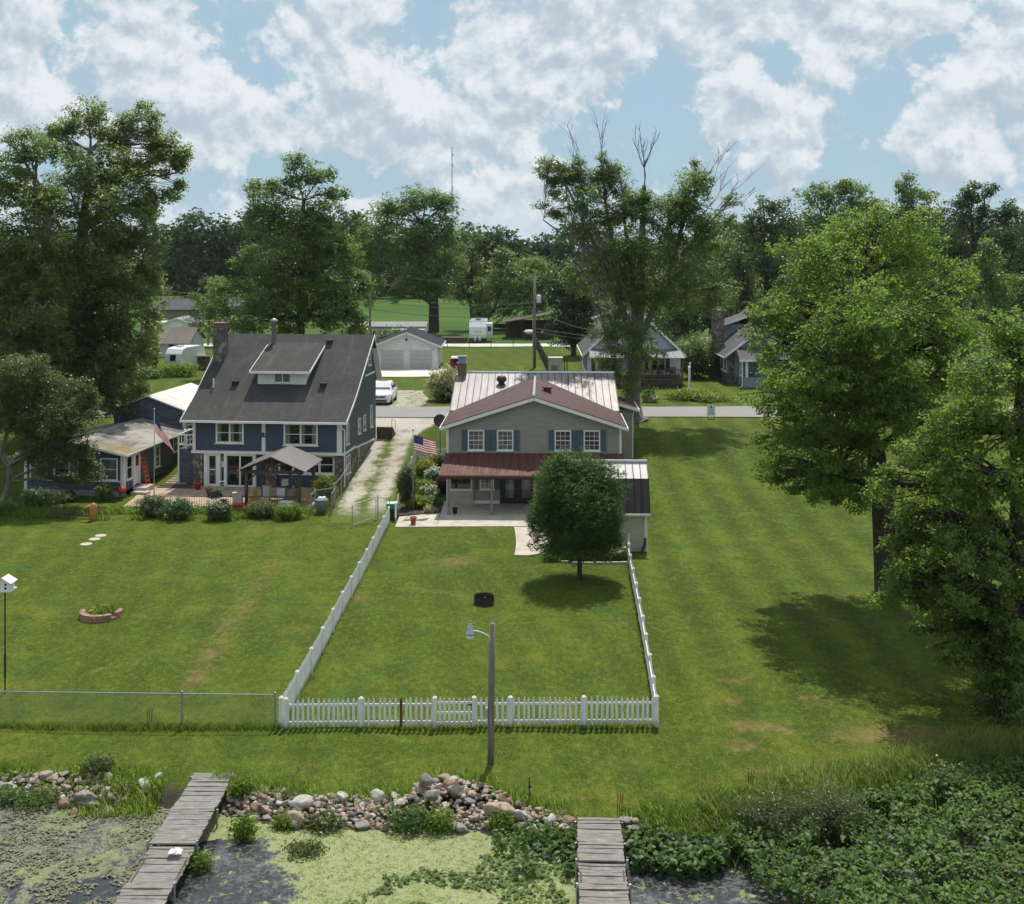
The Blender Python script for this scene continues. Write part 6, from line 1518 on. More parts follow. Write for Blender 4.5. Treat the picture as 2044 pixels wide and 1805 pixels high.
# ------------------------------------------------------------------ rocks
ROCKC = {'tan': (.37,.28,.20), 'pink': (.345,.265,.22), 'grey': (.27,.25,.23), 'rust': (.28,.18,.12), 'pale': (.48,.45,.40), 'dark': (.10,.10,.105)}
def rockmat(k, c):
    m, nt, out = mat_new(k+'_rock'); o = obj(nt)
    n1 = noise_t(nt, o, 3.5, 6, .65, .4); n2 = noise_t(nt, o, 22, 3, .7)
    cc = mixc(nt, smap(nt, n1, .3, .7), sc3(c, .65), sc3(c, 1.25)); cc = mixc(nt, smap(nt, n2, .5, .7, 0, .4), cc, sc3(c, .5))
    pz = nn(nt, 'ShaderNodeSeparateXYZ', {0: pos(nt)}).outputs[2]; n3 = noise_t(nt, pos(nt), 2.5, 4, .6)
    cc = mixc(nt, smap(nt, mth(nt, 'ADD', pz, mth(nt, 'MULTIPLY', n3, .12)), -.22, -.34, 0, .7), cc, (.045,.045,.030)); cc = mixc(nt, smap(nt, n3, .56, .72, 0, .5), cc, (.12,.115,.075))
    prin(nt, out, cc, .85, 0, .25, bump(nt, mth(nt, 'ADD', n1, mth(nt, 'MULTIPLY', n2, .4)), .4, .03)); return m
RM = {k: rockmat(k, c) for k, c in ROCKC.items()}
def rock_mesh(seed, sub=3, ang=.5):
    import bmesh
    bm = bmesh.new(); bmesh.ops.create_icosphere(bm, subdivisions=sub, radius=1)
    o = Vector((seed*7.3, seed*2.1, seed*4.7)); cuts = [(Vector(unit(1)[0]), random.uniform(.48,.80)) for _ in range(12)]
    for v in bm.verts:
        p = v.co.copy()
        for nrm, dd in cuts:
            q = p.dot(nrm)
            if q > dd: p -= nrm*(q-dd)*.97
        v.co = p*(1+.16*noise.noise(p*1.3+o)+.05*noise.noise(p*4+o))
    me = bpy.data.meshes.new('rock'); bm.to_mesh(me); bm.free()
    me.polygons.foreach_set('use_smooth', [True]*len(me.polygons)); return me
ROCKS = {}
for ci, k in enumerate(ROCKC):
    for s in range(4):
        me = rock_mesh(ci*5+s+1); me.materials.append(RM[k]); ROCKS[k, s] = me
def rock(k, x, y, z, r, label, group, rot=None, sc=None):
    o = bpy.data.objects.new('rock', ROCKS[k, random.randint(0,3)]); COL.objects.link(o)
    o.location = (x, y, z); o.rotation_euler = rot or (random.uniform(-.35,.35), random.uniform(-.35,.35), random.uniform(0,6.28))
    o.scale = sc or (r*random.uniform(.95,1.35), r*random.uniform(.8,1.05), r*random.uniform(.55,.85))
    return tag(o, label, 'rock', group)
SEG = [('in the left rock bank by the weedy bay', [(-17.0,-10.7,96)], 1.5), ('in the low rock bank right of the slanting dock', [(-8.4,-3.0,95)], 1.15), ('in the tall rock heap before the lamp pole', [(-3.0,-.35,62)], 2.0), ('in the sparse rocks left of the straight dock', [(-.35,1.75,26)], 1.0), ('in the sparse rocks right of the straight dock', [(3.15,6.4,26)], .9)]
names = list(ROCKC); wts = [.38,.20,.14,.11,.14,.03]
placed = []
for seg, spans, bw in SEG:
    for x0, x1, n in spans:
        k = 0; tries = 0
        while k < n and tries < 4000:
            tries += 1
            X = random.uniform(x0, x1); t = random.random()
            Y = float(edge_y(np.array(X))) - .10 - t*bw
            r = random.choice((.09,.11,.12,.14,.16,.19,.23)) if n > 30 else random.choice((.12,.16,.2))
            if abs(X-2.4) < .75 or any((X-a)**2+(Y-b)**2 < (.70*(r+c))**2 for a, b, c in placed): continue
            placed.append((X, Y, r)); k += 1
            col = np.random.default_rng(len(placed)).choice(names, p=wts)
            heap = .36*math.exp(-((X+1.75)/.95)**2)*max(0, 1-abs(t-.45)*1.5)
            g = max(tz(X, Y), WATER_Z-.12) + heap
            size = 'small' if r < .15 else 'fist sized' if r < .19 else 'large'
            size = {'small': 'small', 'fist sized': 'medium', 'large': 'large'}[size]
            rock(col, X, Y, g+r*.28, r, '%s %s rock %s' % (size, {'tan':'tan','pink':'pinkish','grey':'grey','rust':'rusty brown','pale':'pale','dark':'dark grey'}[col], seg), 'rocks along the shore')
for x, y, z, k, rr, lab in [(1002,1622,-.05,'tan',(.62,.34,.36),'largest flat tan boulder between the heap and the straight dock'),(916,1655,-.38,'grey',(.36,.30,.26),'big dark grey boulder at the foot of the heap, touching the duckweed'),(850,1560,.30,'grey',(.30,.19,.24),'upright grey boulder crowning the rock heap'),
    (600,1605,-.08,'pale',(.42,.28,.22),'big pale boulder in the low bank between the docks'),(1137,1645,-.12,'rust',(.27,.24,.23),'round rusty boulder touching the straight dock'),(170,1590,-.15,'grey',(.36,.28,.24),'big bluish grey boulder in the left rock bank'),(180,1606,-.33,'grey',(.36,.25,.18),'smooth olive grey boulder at the left water edge'),
    (866,1588,.22,'grey',(.30,.24,.22),'round grey boulder high on the rock heap'),(1040,1627,-.1,'pale',(.28,.2,.2),'pale rounded boulder beside the large flat tan one'),(128,1608,-.36,'rust',(.28,.2,.18),'orange brown boulder by the left water edge'),(910,1580,.1,'pink',(.30,.22,.22),'pink angular boulder on the face of the heap'),(585,1640,-.3,'tan',(.34,.26,.28),'tan blocky boulder below the big pale one'),
    (1260,1640,-.05,'tan',(.17,.15,.14),'tan round rock just right of the straight dock'),(1310,1648,-.1,'pale',(.24,.14,.17),'pale pointed rock by the right bank')]:
    p = gp(x, y, z); rock(k, p.x, p.y, z+.02, 1, lab, 'rocks along the shore', (random.uniform(-.2,.2), random.uniform(-.2,.2), random.uniform(-.3,.3)), rr)
b = rock('rust', 12.4, 104.6+2.4, 2.85, 1, 'big brown boulder beyond the road by the half dead tree', None, (0,0,.2), (1.0,.7,.6))
# the small stones packed between them: nobody could count these
vsA = []; fsA = []
mb = MB(); rs = random.Random(12); n_ = 0
base_me = rock_mesh(77, 1); bv = [v.co.copy() for v in base_me.vertices]; bf = [tuple(p.vertices) for p in base_me.polygons]
for seg, spans, bw in SEG:
    for x0, x1, n in spans:
        for _ in range(n*6):
            X = rs.uniform(x0, x1); t = rs.random(); Y = float(edge_y(np.array(X)))-.08-t*bw*1.02
            if abs(X-2.4) < .62: continue
            heap = .38*math.exp(-((X+1.75)/.95)**2)*max(0, 1-abs(t-.45)*1.5); r = rs.uniform(.05,.11); rz_r = rs.uniform(0,6.28); g = max(tz(X, Y), WATER_Z-.06)+heap
            mb.M = Matrix.Translation((X,Y,g+r*.3)) @ Matrix.Rotation(rz_r, 4, 'Z') @ Matrix.Diagonal((r*1.2,r,r*.75,1)); mb.add(bv, bf, rs.choice((0,0,0,1,1,2,3,4,4)))
mb.M = None
stn = mb.build('small_stones', [RM[k] for k in ROCKC], None, True); tag(stn, 'small stones and cobbles packed between the shore rocks', 'stones', kind='stuff')
# ------------------------------------------------------------------ lamp, bird house, stake, rings
lampp = thing('yard_lamp', 'weathered wooden pole with silver yard lamp before the picket fence', 'lamp post', on(gp(980,1525)))
part('pole', 'pole_wood', lampp, lambda mb: mb.tube([(0,0,-.2),(.01,0,1.5),(.03,0,3.0),(.045,0,4.38)], [.10,.095,.088,.082], 12), True)
part('arm', 'metal_white', lampp, lambda mb: mb.tube([(.0,-.06,3.85),(-.05,-.08,4.0),(-.22,-.1,4.10),(-.42,-.1,4.17),(-.58,-.1,4.17)], .022, 8), True)
hd = part('lamp_head', 'steel', lampp, lambda mb: mb.lathe([(0,.36),(.035,.36),(.04,.30),(.075,.28),(.08,.10),(.16,.05),(.165,.0),(.14,.0)], (-.64,-.1,4.07), 16), True)
part('lens', basic('frosted_lens', (.72,.74,.74), .25, .05), hd, lambda mb: mb.lathe([(.135,0),(.14,-.08),(.10,-.14),(0,-.16)], (-.64,-.1,4.07), 16), True)
part('photocell', 'grey_plastic', hd, lambda mb: mb.cyl((-.64,-.1,4.43), .03, .07, 8))
part('meter_box', 'steel', lampp, lambda mb: mb.box(-.16, -.05, 1.45, -.09, .06, 1.75))
part('conduit', 'steel', lampp, lambda mb: mb.tube([(-.1,-.02,0),(-.085,-.02,3.8)], .014, 6))
bhp = thing('martin_house', 'white multi room bird house on a thin pole at left', 'bird house', on((-18.3,43.4)))
part('pole', 'darksteel', bhp, lambda mb: (mb.cyl((0,0,-.2), .028, 4.0, 8), mb.cyl((0,0,1.2), .04, .06, 8), mb.cyl((0,0,.55), .045, .9, 8)))
hb = part('house_body', 'white', bhp, lambda mb: (mb.prism([(-.25,3.78),(.25,3.78),(.25,4.06),(0,4.20),(-.25,4.06)], -.24, .24, 'y'), mb.box(-.32, -.30, 3.74, .32, .30, 3.78)))
part('roof', 'metal_white', hb, lambda mb: (mb.slab([(-.34,-.3,4.04),(0,-.3,4.25),(0,.3,4.25),(-.34,.3,4.04)], .02), mb.slab([(.34,-.3,4.04),(0,-.3,4.25),(0,.3,4.25),(.34,.3,4.04)], .02)))
part('nest_holes', 'black', hb, lambda mb: [mb.tube([(x,-.246,z),(x,-.23,z)], .045, 10) for x in (-.12,.12) for z in (3.86,4.0)])
st = thing('metal_stake', 'dark metal stake standing at the water edge', 'stake', on(gp(1057,1604,-.05)))
part('rod', 'darksteel', st, lambda mb: (mb.cyl((0,0,-.1), .022, .82, 6), mb.box(-.05, -.02, .40, .05, .02, .48)))
fr_ = thing('fire_ring', 'rusty steel fire ring on the fenced lawn', 'fire ring', on(gp(966,1205)))
part('ring', 'rust', fr_, lambda mb: mb.lathe([(.45,0),(.46,.38),(.475,.385),(.475,.36),(.435,.36),(.435,.0)], (0,0,0), 32))
part('ash_bed', 'ground_soil', fr_, lambda mb: mb.lathe([(0,.10),(.43,.06)], (0,0,0), 20))
part('charred_log', 'black', fr_, lambda mb: (mb.tube([(-.25,.05,.12),(.2,.1,.16)], .05, 8), mb.tube([(-.05,-.2,.12),(.05,.25,.2)], .045, 8)))
pr = thing('brick_planter', 'broken ring of pinkish retaining blocks grown over with weeds', 'planter', on((-17.9,52.4)))
PB = basic('pink_block', (.32,.19,.14), .9, .25, 7, .4); rb_ = random.Random(4)
for k in range(17):
    a = 2*math.pi*k/17
    for ly in range(2):
        if ly == 1 and k in (1, 2, 3, 5, 6, 7, 15): continue
        a_ = a+ly*.18; mb = MB(); mb.M = Matrix.Rotation(a_, 4, 'Z') @ Matrix.Translation((.78+rb_.uniform(-.03,.03), 0, 0)) @ Matrix.Rotation(rb_.uniform(-.1,.1), 4, 'Z')
        mb.prism([(-.11,-.14),(.11,-.155),(.11,.155),(-.11,.14)], ly*.165, ly*.165+.155, 'z'); mb.build('block', PB, pr)
part('soil', 'ground_soil', pr, lambda mb: mb.lathe([(0,.16),(.7,.12)], (0,0,0), 16))
pts = [(random.gauss(.1,.32), random.gauss(.1,.3), .12) for _ in range(420)]
tag(blades('weeds', pts, .36, .035, 'grassy', .5, pr), kind='stuff')
# ------------------------------------------------------------------ flags
def flag_pole(label, base, h, fw, fh, droop, sway, rad=.035):
    root = thing('flagpole', label, 'flagpole', base)
    part('pole', 'steel', root, lambda mb: mb.tube([(0,0,-.1),(0,0,h)], [rad, rad*.7], 8), True)
    part('finial', 'steel', root, lambda mb: mb.ball((0,0,h+.05), .07, 0, 10, 7), True)
    nx, ny = 38, 26; vs = []
    def P(s, t):
        x = fw*s; z = -fh*t
        X = .05 + x*math.cos(droop) + .0*t; Z = h-.25 + z*(1-.15*s*math.sin(droop)) - x*math.sin(droop)
        X += sway*t*fh*.4*s
        Yy = .10*math.sin(s*7+t*1.5)*(.2+s) + .05*math.sin(s*13-t*3)*s
        return (X, Yy, Z)
    mb = MB()
    for j in range(ny+1):
        for i in range(nx+1): vs.append(P(i/nx, j/ny))
    o = len(mb.v); mb.add(vs, [])
    for j in range(ny):
        for i in range(nx):
            stripe = (j//2) % 2; mi = stripe
            if i < nx*.4 and j < 14: mi = 2
            a = j*(nx+1)+i; mb.f.append((a, a+1, a+nx+2, a+nx+1)); mb.m.append(mi)
    for r_ in range(9):
        for c_ in range(6 if r_ % 2 == 0 else 5):
            s0 = .4*((c_+.5)/6 if r_ % 2 == 0 else (c_+1)/6); t0 = 7/13*(r_+.6)/9.2
            for sg in (-.012, .012):
                vs = []
                for k in range(10):
                    a = math.pi/2+math.pi*k/5; rr = .020 if k % 2 == 0 else .009
                    p = P(s0+rr*math.cos(a)*.62, t0-rr*math.sin(a)); vs.append((p[0], p[1]+sg, p[2]))
                mb.add(vs, [tuple(range(10))], 1)
    mb.build('flag', FL_M, root, True)
    return root
def cloth(n, c):
    m, nt, out = mat_new(n)
    p = nn(nt, 'ShaderNodeBsdfPrincipled', {'Base Color': c, 'Roughness': .8, 'Specular IOR Level': .15}); t = nn(nt, 'ShaderNodeBsdfTranslucent', {'Color': c})
    mx = nn(nt, 'ShaderNodeMixShader', {0: .4}); nt.links.new(p.outputs[0], mx.inputs[1]); nt.links.new(t.outputs[0], mx.inputs[2]); nt.links.new(mx.outputs[0], out.inputs[0]); return m
FL_M = [cloth('flag_red', (.50,.03,.04)), cloth('flag_white', (.75,.74,.73)), cloth('flag_blue', (.02,.025,.10))]
flag_pole('steel flagpole with drooping stars and stripes flag before the low cottage', (-23.3,78.3,.05), 5.55, 1.75, 1.15, R(62), .9)
flag_pole('steel flagpole with waving stars and stripes flag in the tan house garden', (-6.03,73.3,.06), 4.95, 1.38, .95, R(16), .1, .028)
# ------------------------------------------------------------------ pergola and terrace things
pg = thing('pergola', 'open timber pergola with peaked brown roof on the terrace', 'pergola', (-16.5,74.7,.05), R(-5))
pw, pd = 3.35, 3.5
for x in (0, pw):
    for y in (0, pd): part('post', 'timber', pg, lambda mb: mb.box(x-.09, y-.09, 0, x+.09, y+.09, 2.25))
def f(mb):
    for y in (0, pd):
        mb.box(-.25, y-.08, 2.1, pw+.25, y+.08, 2.3); mb.beam((pw/2,y,2.3),(pw/2,y,3.05),.14,.14)
        for s in (-1, 1):
            mb.beam((pw/2,y,2.45),(pw/2+s*.75,y,2.85-.1),.1,.1); mb.beam((pw/2+s*(pw/2-.05),y,1.5),(pw/2+s*(pw/2-.65),y,2.15),.1,.1)
            mb.beam((pw/2,y,3.1),(pw/2+s*(pw/2+.4),y,2.28),.08,.14)
    for x in (0, pw): mb.box(x-.07, -.2, 2.3, x+.07, pd+.2, 2.42)
part('frame', 'timber', pg, f)
def f(mb):
    for s in (-1, 1): mb.slab([(pw/2,-.45,3.24),(pw/2,pd+.45,3.24),(pw/2+s*(pw/2+.5),pd+.45,2.34),(pw/2+s*(pw/2+.5),-.45,2.34)], .05)
part('roof', basic('pergola_roof', (.17,.15,.14), .42, .2, 2, .1, spec=.6, stretch=(1,6,1)), pg, f)
lw = thing('red_ladder', 'red fibreglass step ladder leaning on the cottage wall', 'ladder', (-24.25,80.0,.05), R(-6))
def f(mb):
    for y in (0, .48): mb.beam((0,y,0),(-.52,y,2.65),.07,.09)
part('rails', 'red', lw, f)
for i in range(8): part('rung', 'steel', lw, lambda mb: mb.beam((-.06*i-.06,.0,.3+i*.3),(-.06*i-.06,.48,.3+i*.3),.05,.04))
part('cap', 'yellow', lw, lambda mb: mb.box(-.62, -.06, 2.62, -.42, .54, 2.72))
mw = thing('hand_mower', 'dark green push mower with raised handle on the terrace', 'mower', (-19.2,77.7,.06), R(-50))
part('deck', 'dgreen', mw, lambda mb: mb.box(-.28, -.3, .12, .28, .3, .42))
part('bag', 'green_plastic', mw, lambda mb: mb.box(.1, .1, .3, .35, .3, .5)); part('handle', 'steel', mw, lambda mb: mb.tube([(.25,-.2,.4),(.95,-.2,1.15),(.95,.2,1.15),(.25,.2,.4)], .02, 6))
for sx in (-.26, .26):
    for sy in (-.32, .32): part('wheel', 'rubber', mw, lambda mb: mb.tube([(sx,sy-.03,.12),(sx,sy+.03,.12)], .12, 12))
def pot(name, label, cat, loc, r, h, m, rim=True, plant=None):
    t = thing(name, label, cat, loc); part('body', m, t, lambda mb: mb.lathe([(0,0),(r*.7,0),(r*.95,h*.8),(r*1.08,h*.8),(r*1.08,h),(r*.9,h),(r*.85,h*.85),(0,h*.85)], (0,0,0), 18), True)
    return t
p_ = gp(825,1047,.06); pot('plant_pot', 'large empty terracotta pot on the pale concrete slab', 'plant pot', p_, .19, .45, 'terracotta')
pot('plant_pot', 'black plant pot standing against the porch post', 'plant pot', (-3.45,72.75,.07), .16, .36, 'black')
pot('bucket', 'red bucket standing at the cottage walkway', 'bucket', (-20.95,80.2,.06), .22, .42, 'red')
pot('plant_pot', 'brick red pot beside the push mower', 'plant pot', (-19.9,78.9,.06), .22, .34, 'terracotta')
t = thing('kettle_grill', 'red lidded round grill beside the cottage corner', 'grill', (-25.0,77.0,.05))
part('bowl', 'red', t, lambda mb: mb.lathe([(0,.35),(.2,.38),(.27,.55),(.27,.62),(.2,.78),(.05,.85),(0,.85)], (0,0,0), 14), True)
for k in range(3): part('leg', 'darksteel', t, lambda mb: mb.beam((.15*math.cos(k*2.1),.15*math.sin(k*2.1),.45),(.25*math.cos(k*2.1),.25*math.sin(k*2.1),0),.03,.03))
bd = thing('wooden_bird_statue', 'varnished carved wooden bird with long beak in the weeds', 'statue', (gp(186,1040).x, gp(186,1040).y, 0))
part('body', 'orange_wood', bd, lambda mb: mb.lathe([(.0,0),(.19,.02),(.23,.35),(.22,.8),(.18,1.0),(.0,1.08)], (0,0,0), 14), True)
part('beak', 'orange_wood', bd, lambda mb: mb.tube([(-.12,-.02,.88),(-.38,-.04,.82),(-.62,-.06,.70)], [.12,.08,.03], 8), True)
part('wing', 'timber', bd, lambda mb: (mb.ball((-.17,-.10,.5), .16, 0, 10, 7, (.6,.6,1.7)),), True)
def chair(label, loc, rz, col):
    c = thing('patio_chair', label, 'chair', loc, rz, 'terrace chairs')
    part('seat', col, c, lambda mb: mb.box(-.24, -.24, .40, .24, .24, .45)); part('backrest', col, c, lambda mb: mb.box(-.24, .21, .5, .24, .25, .95))
    for x in (-.21, .21):
        for y in (-.21, .21): part('leg', 'steel', c, lambda mb: mb.box(x-.02, y-.02, 0, x+.02, y+.02, .96 if y > 0 else .40))
chair('white patio chair under the pergola facing the house', (-14.6,76.0,.06), R(190), 'white'); chair('yellow patio chair by the right pergola post', (-13.0,75.9,.06), R(110), 'yellow'); chair('white patio chair beyond the pergola by the window', (-14.8,78.6,.06), R(20), 'white'); chair('yellow patio chair beside the left pergola post', (-16.3,75.4,.06), R(250), 'yellow')
t = thing('patio_table', 'dark glass patio table beneath the pergola', 'table', (-14.2,77.2,.06)); part('tabletop', 'glass_dark', t, lambda mb: mb.lathe([(0,.74),(.6,.74),(.6,.71),(0,.71)], (0,0,0), 18))
for k in range(4): part('leg', 'darksteel', t, lambda mb: mb.beam((.5*math.cos(k*1.57+.8),.5*math.sin(k*1.57+.8),0),(.4*math.cos(k*1.57+.8),.4*math.sin(k*1.57+.8),.71),.04,.04))
for lab, x, y, s, mm in [('white storage box left of the pergola front post', -17.0, 74.5, (.55,.4,.9), 'concrete'), ('blue crate hanging on the low terrace fence', -20.6, 74.7, (.5,.3,.45), 'blue'), ('beige sack leaning by the pergola back post', -15.7, 77.0, (.4,.35,.85), 'concrete_white'), ('small dark green crate on the low terrace fence', -17.9, 74.6, (.45,.3,.45), 'dgreen'), ('red cushioned box at the pergola foot', -16.85, 73.9, (.75,.5,.3), 'red'), ('white box of garden things by the right pergola post', -13.9, 74.0, (.7,.5,.45), 'white'), ('timber offcuts piled at the terrace edge', -21.9, 75.3, (1.3,.6,.18), 'orange_wood')]:
    t = thing('storage_box', lab, 'box', (x, y, .05), random.uniform(-.3,.3)); part('body', mm, t, lambda mb: mb.prism([(-s[0]/2,0),(s[0]/2,0),(s[0]*.54,s[2]),(-s[0]*.54,s[2])], -s[1]/2, s[1]/2, 'y')); part('lid', mm, t, lambda mb: mb.box(-s[0]*.58, -s[1]*.56, s[2]+.002, s[0]*.58, s[1]*.56, s[2]+.05))
tf = thing('low_iron_fence', 'low black iron fence edging the terrace behind the bushes', 'fence', (-22.2,74.35,.03))
part('rail', 'black', tf, lambda mb: (mb.box(0,-.012,.72,9.0,.012,.75), mb.box(0,-.012,.1,9.0,.012,.13)))
part('balusters', 'black', tf, lambda mb: [mb.box(i*.15,-.01,0,i*.15+.02,.01,.72) for i in range(61)])
wd = thing('wooden_walkway', 'mossy wooden walkway between the cottage and blue house', 'walkway', (-23.6,81.6,.03), R(-6))
part('boards', basic('mossy_boards', (.30,.25,.15), .9, .3, 1, .3, 6, stretch=(1,7,1), col2=(.14,.15,.05)), wd, lambda mb: [mb.box(0, i*.5, .12+.06*i, 1.5, i*.5+.48, .18+.06*i) for i in range(16)])
part('steps', 'timber', wd, lambda mb: (mb.box(-.2,-.9,0,2.4,-.45,.06), mb.box(-.1,-.45,0,2.0,-.02,.12)))
for i, (x, y) in enumerate(((201,1070), (189,1077), (172,1087))):
    t = thing('stepping_stone', ('stepping stone nearest the wooden bird statue', 'middle stepping stone of three on the left lawn', 'stepping stone farthest from the terrace on the left lawn')[i], 'paving stone', gp(x, y, .0), 0, 'stepping stones on the left lawn')
    part('slab', 'concrete', t, lambda mb: mb.lathe([(0,.05),(.28,.05),(.33,.03),(.33,-.05)], (0,0,0), 9))
dish = thing('satellite_dish', 'dark grey satellite dish on a mast beside the tan house', 'satellite dish', (-5.0, 83.5, tz(-5.0,83.5)))
part('mast', 'steel', dish, lambda mb: mb.tube([(0,0,-.1),(0,0,3.1)], .045, 8)); part('reflector', 'darksteel', dish, lambda mb: (lambda Mx: setattr(mb, 'M', Mx) or mb.lathe([(0,.0),(.2,.02),(.35,.07),(.44,.12),(.43,.135),(.35,.09),(.2,.04),(0,.02)], (0,0,0), 24))(Matrix.Translation((0,-.1,3.35)) @ Matrix.Rotation(R(68), 4, 'X')), True)
part('feed_arm', 'steel', dish, lambda mb: mb.tube([(0,-.1,2.98),(0,-.55,3.2)], .02, 6))
sp_ = thing('seed_spreader', 'green topped black garden barrow against the picket fence', 'barrow', (gp(783,1035).x, gp(783,1035).y, .02))
part('hopper', 'green_plastic', sp_, lambda mb: mb.prism([(-.28,.62),(.28,.62),(.34,.88),(-.34,.88)], -.3, .3, 'y')); part('lid', 'white', sp_, lambda mb: mb.box(-.3,-.28,.885,.3,.28,.93)); part('body', 'black', sp_, lambda mb: (mb.box(-.3,-.3,.15,.3,.3,.6), mb.box(-.34,-.34,.0,.34,.34,.1)))
for s in (-1, 1): part('wheel', 'rubber', sp_, lambda mb: mb.tube([(s*.33,-.1,.17),(s*.4,-.1,.17)], .17, 14))
sg = thing('yard_sign', 'pale green yard sign on two legs by the far roadside', 'sign', (15.95, 96.3, tz(15.95,96.3)))
SGm = basic('sign_face', (.58,.70,.66), .5, .03)
part('panel', SGm if False else [SGm], sg, lambda mb: mb.box(-.32,-.02,.25,.32,.02,1.12)); part('emblem', 'dgreen', sg, lambda mb: mb.box(-.07,-.026,.88,.07,-.0205,1.04)); part('print_lines', 'teal', sg, lambda mb: [mb.box(-.22+.03*(k % 2),-.025,.42+.1*k,.22-.04*(k % 3),-.0205,.45+.1*k) for k in range(4)])
for s in (-1, 1): part('leg', 'darksteel', sg, lambda mb: mb.box(s*.28-.02,-.015,-.1,s*.28+.02,.015,.25))
# ------------------------------------------------------------------ utility poles, wires, mast
def upole(label, x, ytop, Y, base_r=.17, trans=0):
    p = at(x, ytop, Y); t = thing('utility_pole', label, 'utility pole', (p.x, Y, G2), group='utility poles along the alley')
    h = p.z-G2
    part('pole', 'pole_wood', t, lambda mb: mb.tube([(0,0,-.2),(0,0,h)], [base_r, base_r*.7], 10), True)
    if trans:
        tr2 = part('transformer', 'metal_white', t, lambda mb: mb.lathe([(0,.95),(.2,.92),(.27,.8),(.27,.05),(.22,0),(0,0)], (trans*.48,-.05,h-3.1 if trans > 0 else h-1.9), 14), True)
        part('bracket', 'darksteel', tr2, lambda mb: (mb.box(min(0,trans*.3), -.06, (h-2.6) if trans > 0 else (h-1.4), max(0,trans*.3), .0, (h-2.5) if trans > 0 else (h-1.3)),))
    part('insulator', 'steel', t, lambda mb: (mb.cyl((.0,-.12,h-.1), .06, .3, 8), mb.beam((-.4,-.1,h-.35),(.4,-.1,h-.35),.06,.08)))
    return Vector((p.x, Y, p.z))
P1 = upole('utility pole with large grey transformer by the dark screen fence', 1067, 551, 138, .18, 1)
P2 = upole('utility pole with small transformer left of the white garage', 738.5, 547, 150, .17, -1)
P3 = upole('plain grey utility pole beside the ivy column', 292.5, 575, 141, .18)
t3 = thing('utility_stub', 'shorter grey pole stub left of the ivy column', 'utility pole', (-42.6,138,G2)); part('pole', 'pole_wood', t3, lambda mb: mb.tube([(0,0,-.2),(.1,0,6.0)], .14, 8))
part('street_arm', 'steel', P1 and bpy.data.objects['utility_pole'], lambda mb: (mb.tube([(0,0,6.3),(.4,-.2,6.45),(.7,-.3,6.45)], .03, 6), mb.box(.5,-.4,6.4,.85,-.2,6.47), mb.tube([(-.16,0,0),(-.2,0,6.8)], .05, 6)))
WM = basic('wire', (.10,.10,.10), .5, .1)
def wire(label, a, b, sag, r=.018):
    a, b = Vector(a), Vector(b); mb = MB(); O = a.copy()
    pts = [a.lerp(b, i/14)-Vector((0,0,4*sag*(i/14)*(1-i/14)))-O for i in range(15)]
    mb.tube(pts, r, 4, 0, False); o = mb.build('overhead_wire', WM, None, False, O); tag(o, label, 'wire', 'overhead wires')
wire('top wire between the two transformer poles', P1, P2, .6); wire('lower wire between the two transformer poles', P1-Vector((0,0,3.1)), P2-Vector((0,0,2.8)), .5, .03); wire('second lower wire between the two transformer poles', P1-Vector((0,0,3.6)), P2-Vector((0,0,3.2)), .6, .025); wire('lowest cable between the two transformer poles', P1-Vector((0,0,4.6)), P2-Vector((0,0,4.4)), .5, .03)
wire('long sagging wire from the small transformer pole to the left pole', P2, P3, 1.6); wire('lower long cable from the small transformer pole to the left pole', P2-Vector((0,0,3.3)), P3-Vector((0,0,3.5)), 1.2, .025)
wire('wire running right from the large transformer pole to the trees', P1, (40,140,10.5), 1.5); wire('service cable from the large transformer pole to the white cottage', P1-Vector((0,0,3.6)), (8.2,125.5,7.7), .4, .035); wire('low cable passing from the large transformer pole to the grey blue house', P1-Vector((0,0,6.0)), (22.2,129,6.2), .5, .03); wire('second low cable toward the grey blue house', P1-Vector((0,0,6.4)), (22.2,128,5.8), .5, .025)
mast = thing('radio_mast', 'thin guyed radio mast far beyond the field', 'mast', (at(902,385,430).x, 430, 2))
hm = at(902,293,430).z-2
part('lattice', 'steel', mast, lambda mb: ([mb.tube([(math.cos(k*2.1)*.22,math.sin(k*2.1)*.22,0),(math.cos(k*2.1)*.22,math.sin(k*2.1)*.22,hm)], .055, 4) for k in range(3)], [mb.beam((math.cos(k*2.1)*.22,math.sin(k*2.1)*.22,i*1.0),(math.cos(k*2.1+2.1)*.22,math.sin(k*2.1+2.1)*.22,i*1.0+1.0),.04,.04) for i in range(int(hm)) for k in range(3)]))
part('antennas', 'white', mast, lambda mb: [mb.cyl((.3,-.3,hm*z), .24, 1.1, 8) for z in (.62,.7,.86,.93)])
# ------------------------------------------------------------------ shrubs and garden plants
for lab, x, y, r, h, lf, fl_ in [('round dark rhododendron bush nearest the red grill', 298,1035,.85,1.15,'dark',None), ('loose rose bush with pale blooms before the terrace', 352,1040,.9,1.05,'dark','white'), ('low dark bush with pale blooms before the pergola left post', 434,1042,.72,.95,'dark','white'), ('leafy rose bush with red blooms before the pergola', 520,1035,.8,.75,'green','rosy'), ('bright weed clump right of the roses', 575,1040,.75,.7,'grassy',None)]:
    p = gp(x, y); shrub('garden_bush', lab, 'bush', (p.x, p.y+.5), r*1.15, h*1.15, lf, .11, 520, 7, 'bushes before the blue house terrace', fl_, .07)
shrub('garden_bush', 'yellow green climbing shrub over the chain link fence', 'bush', (-11.75,75.3), .75, 1.9, 'lime', .12, 500, 7)
shrub('columnar_evergreen', 'dark columnar evergreen by the picket fence opening', 'evergreen', (-6.55,74.6), .62, 2.75, 'dark', .09, 900, 8, lumpy=.15, cs=.1)
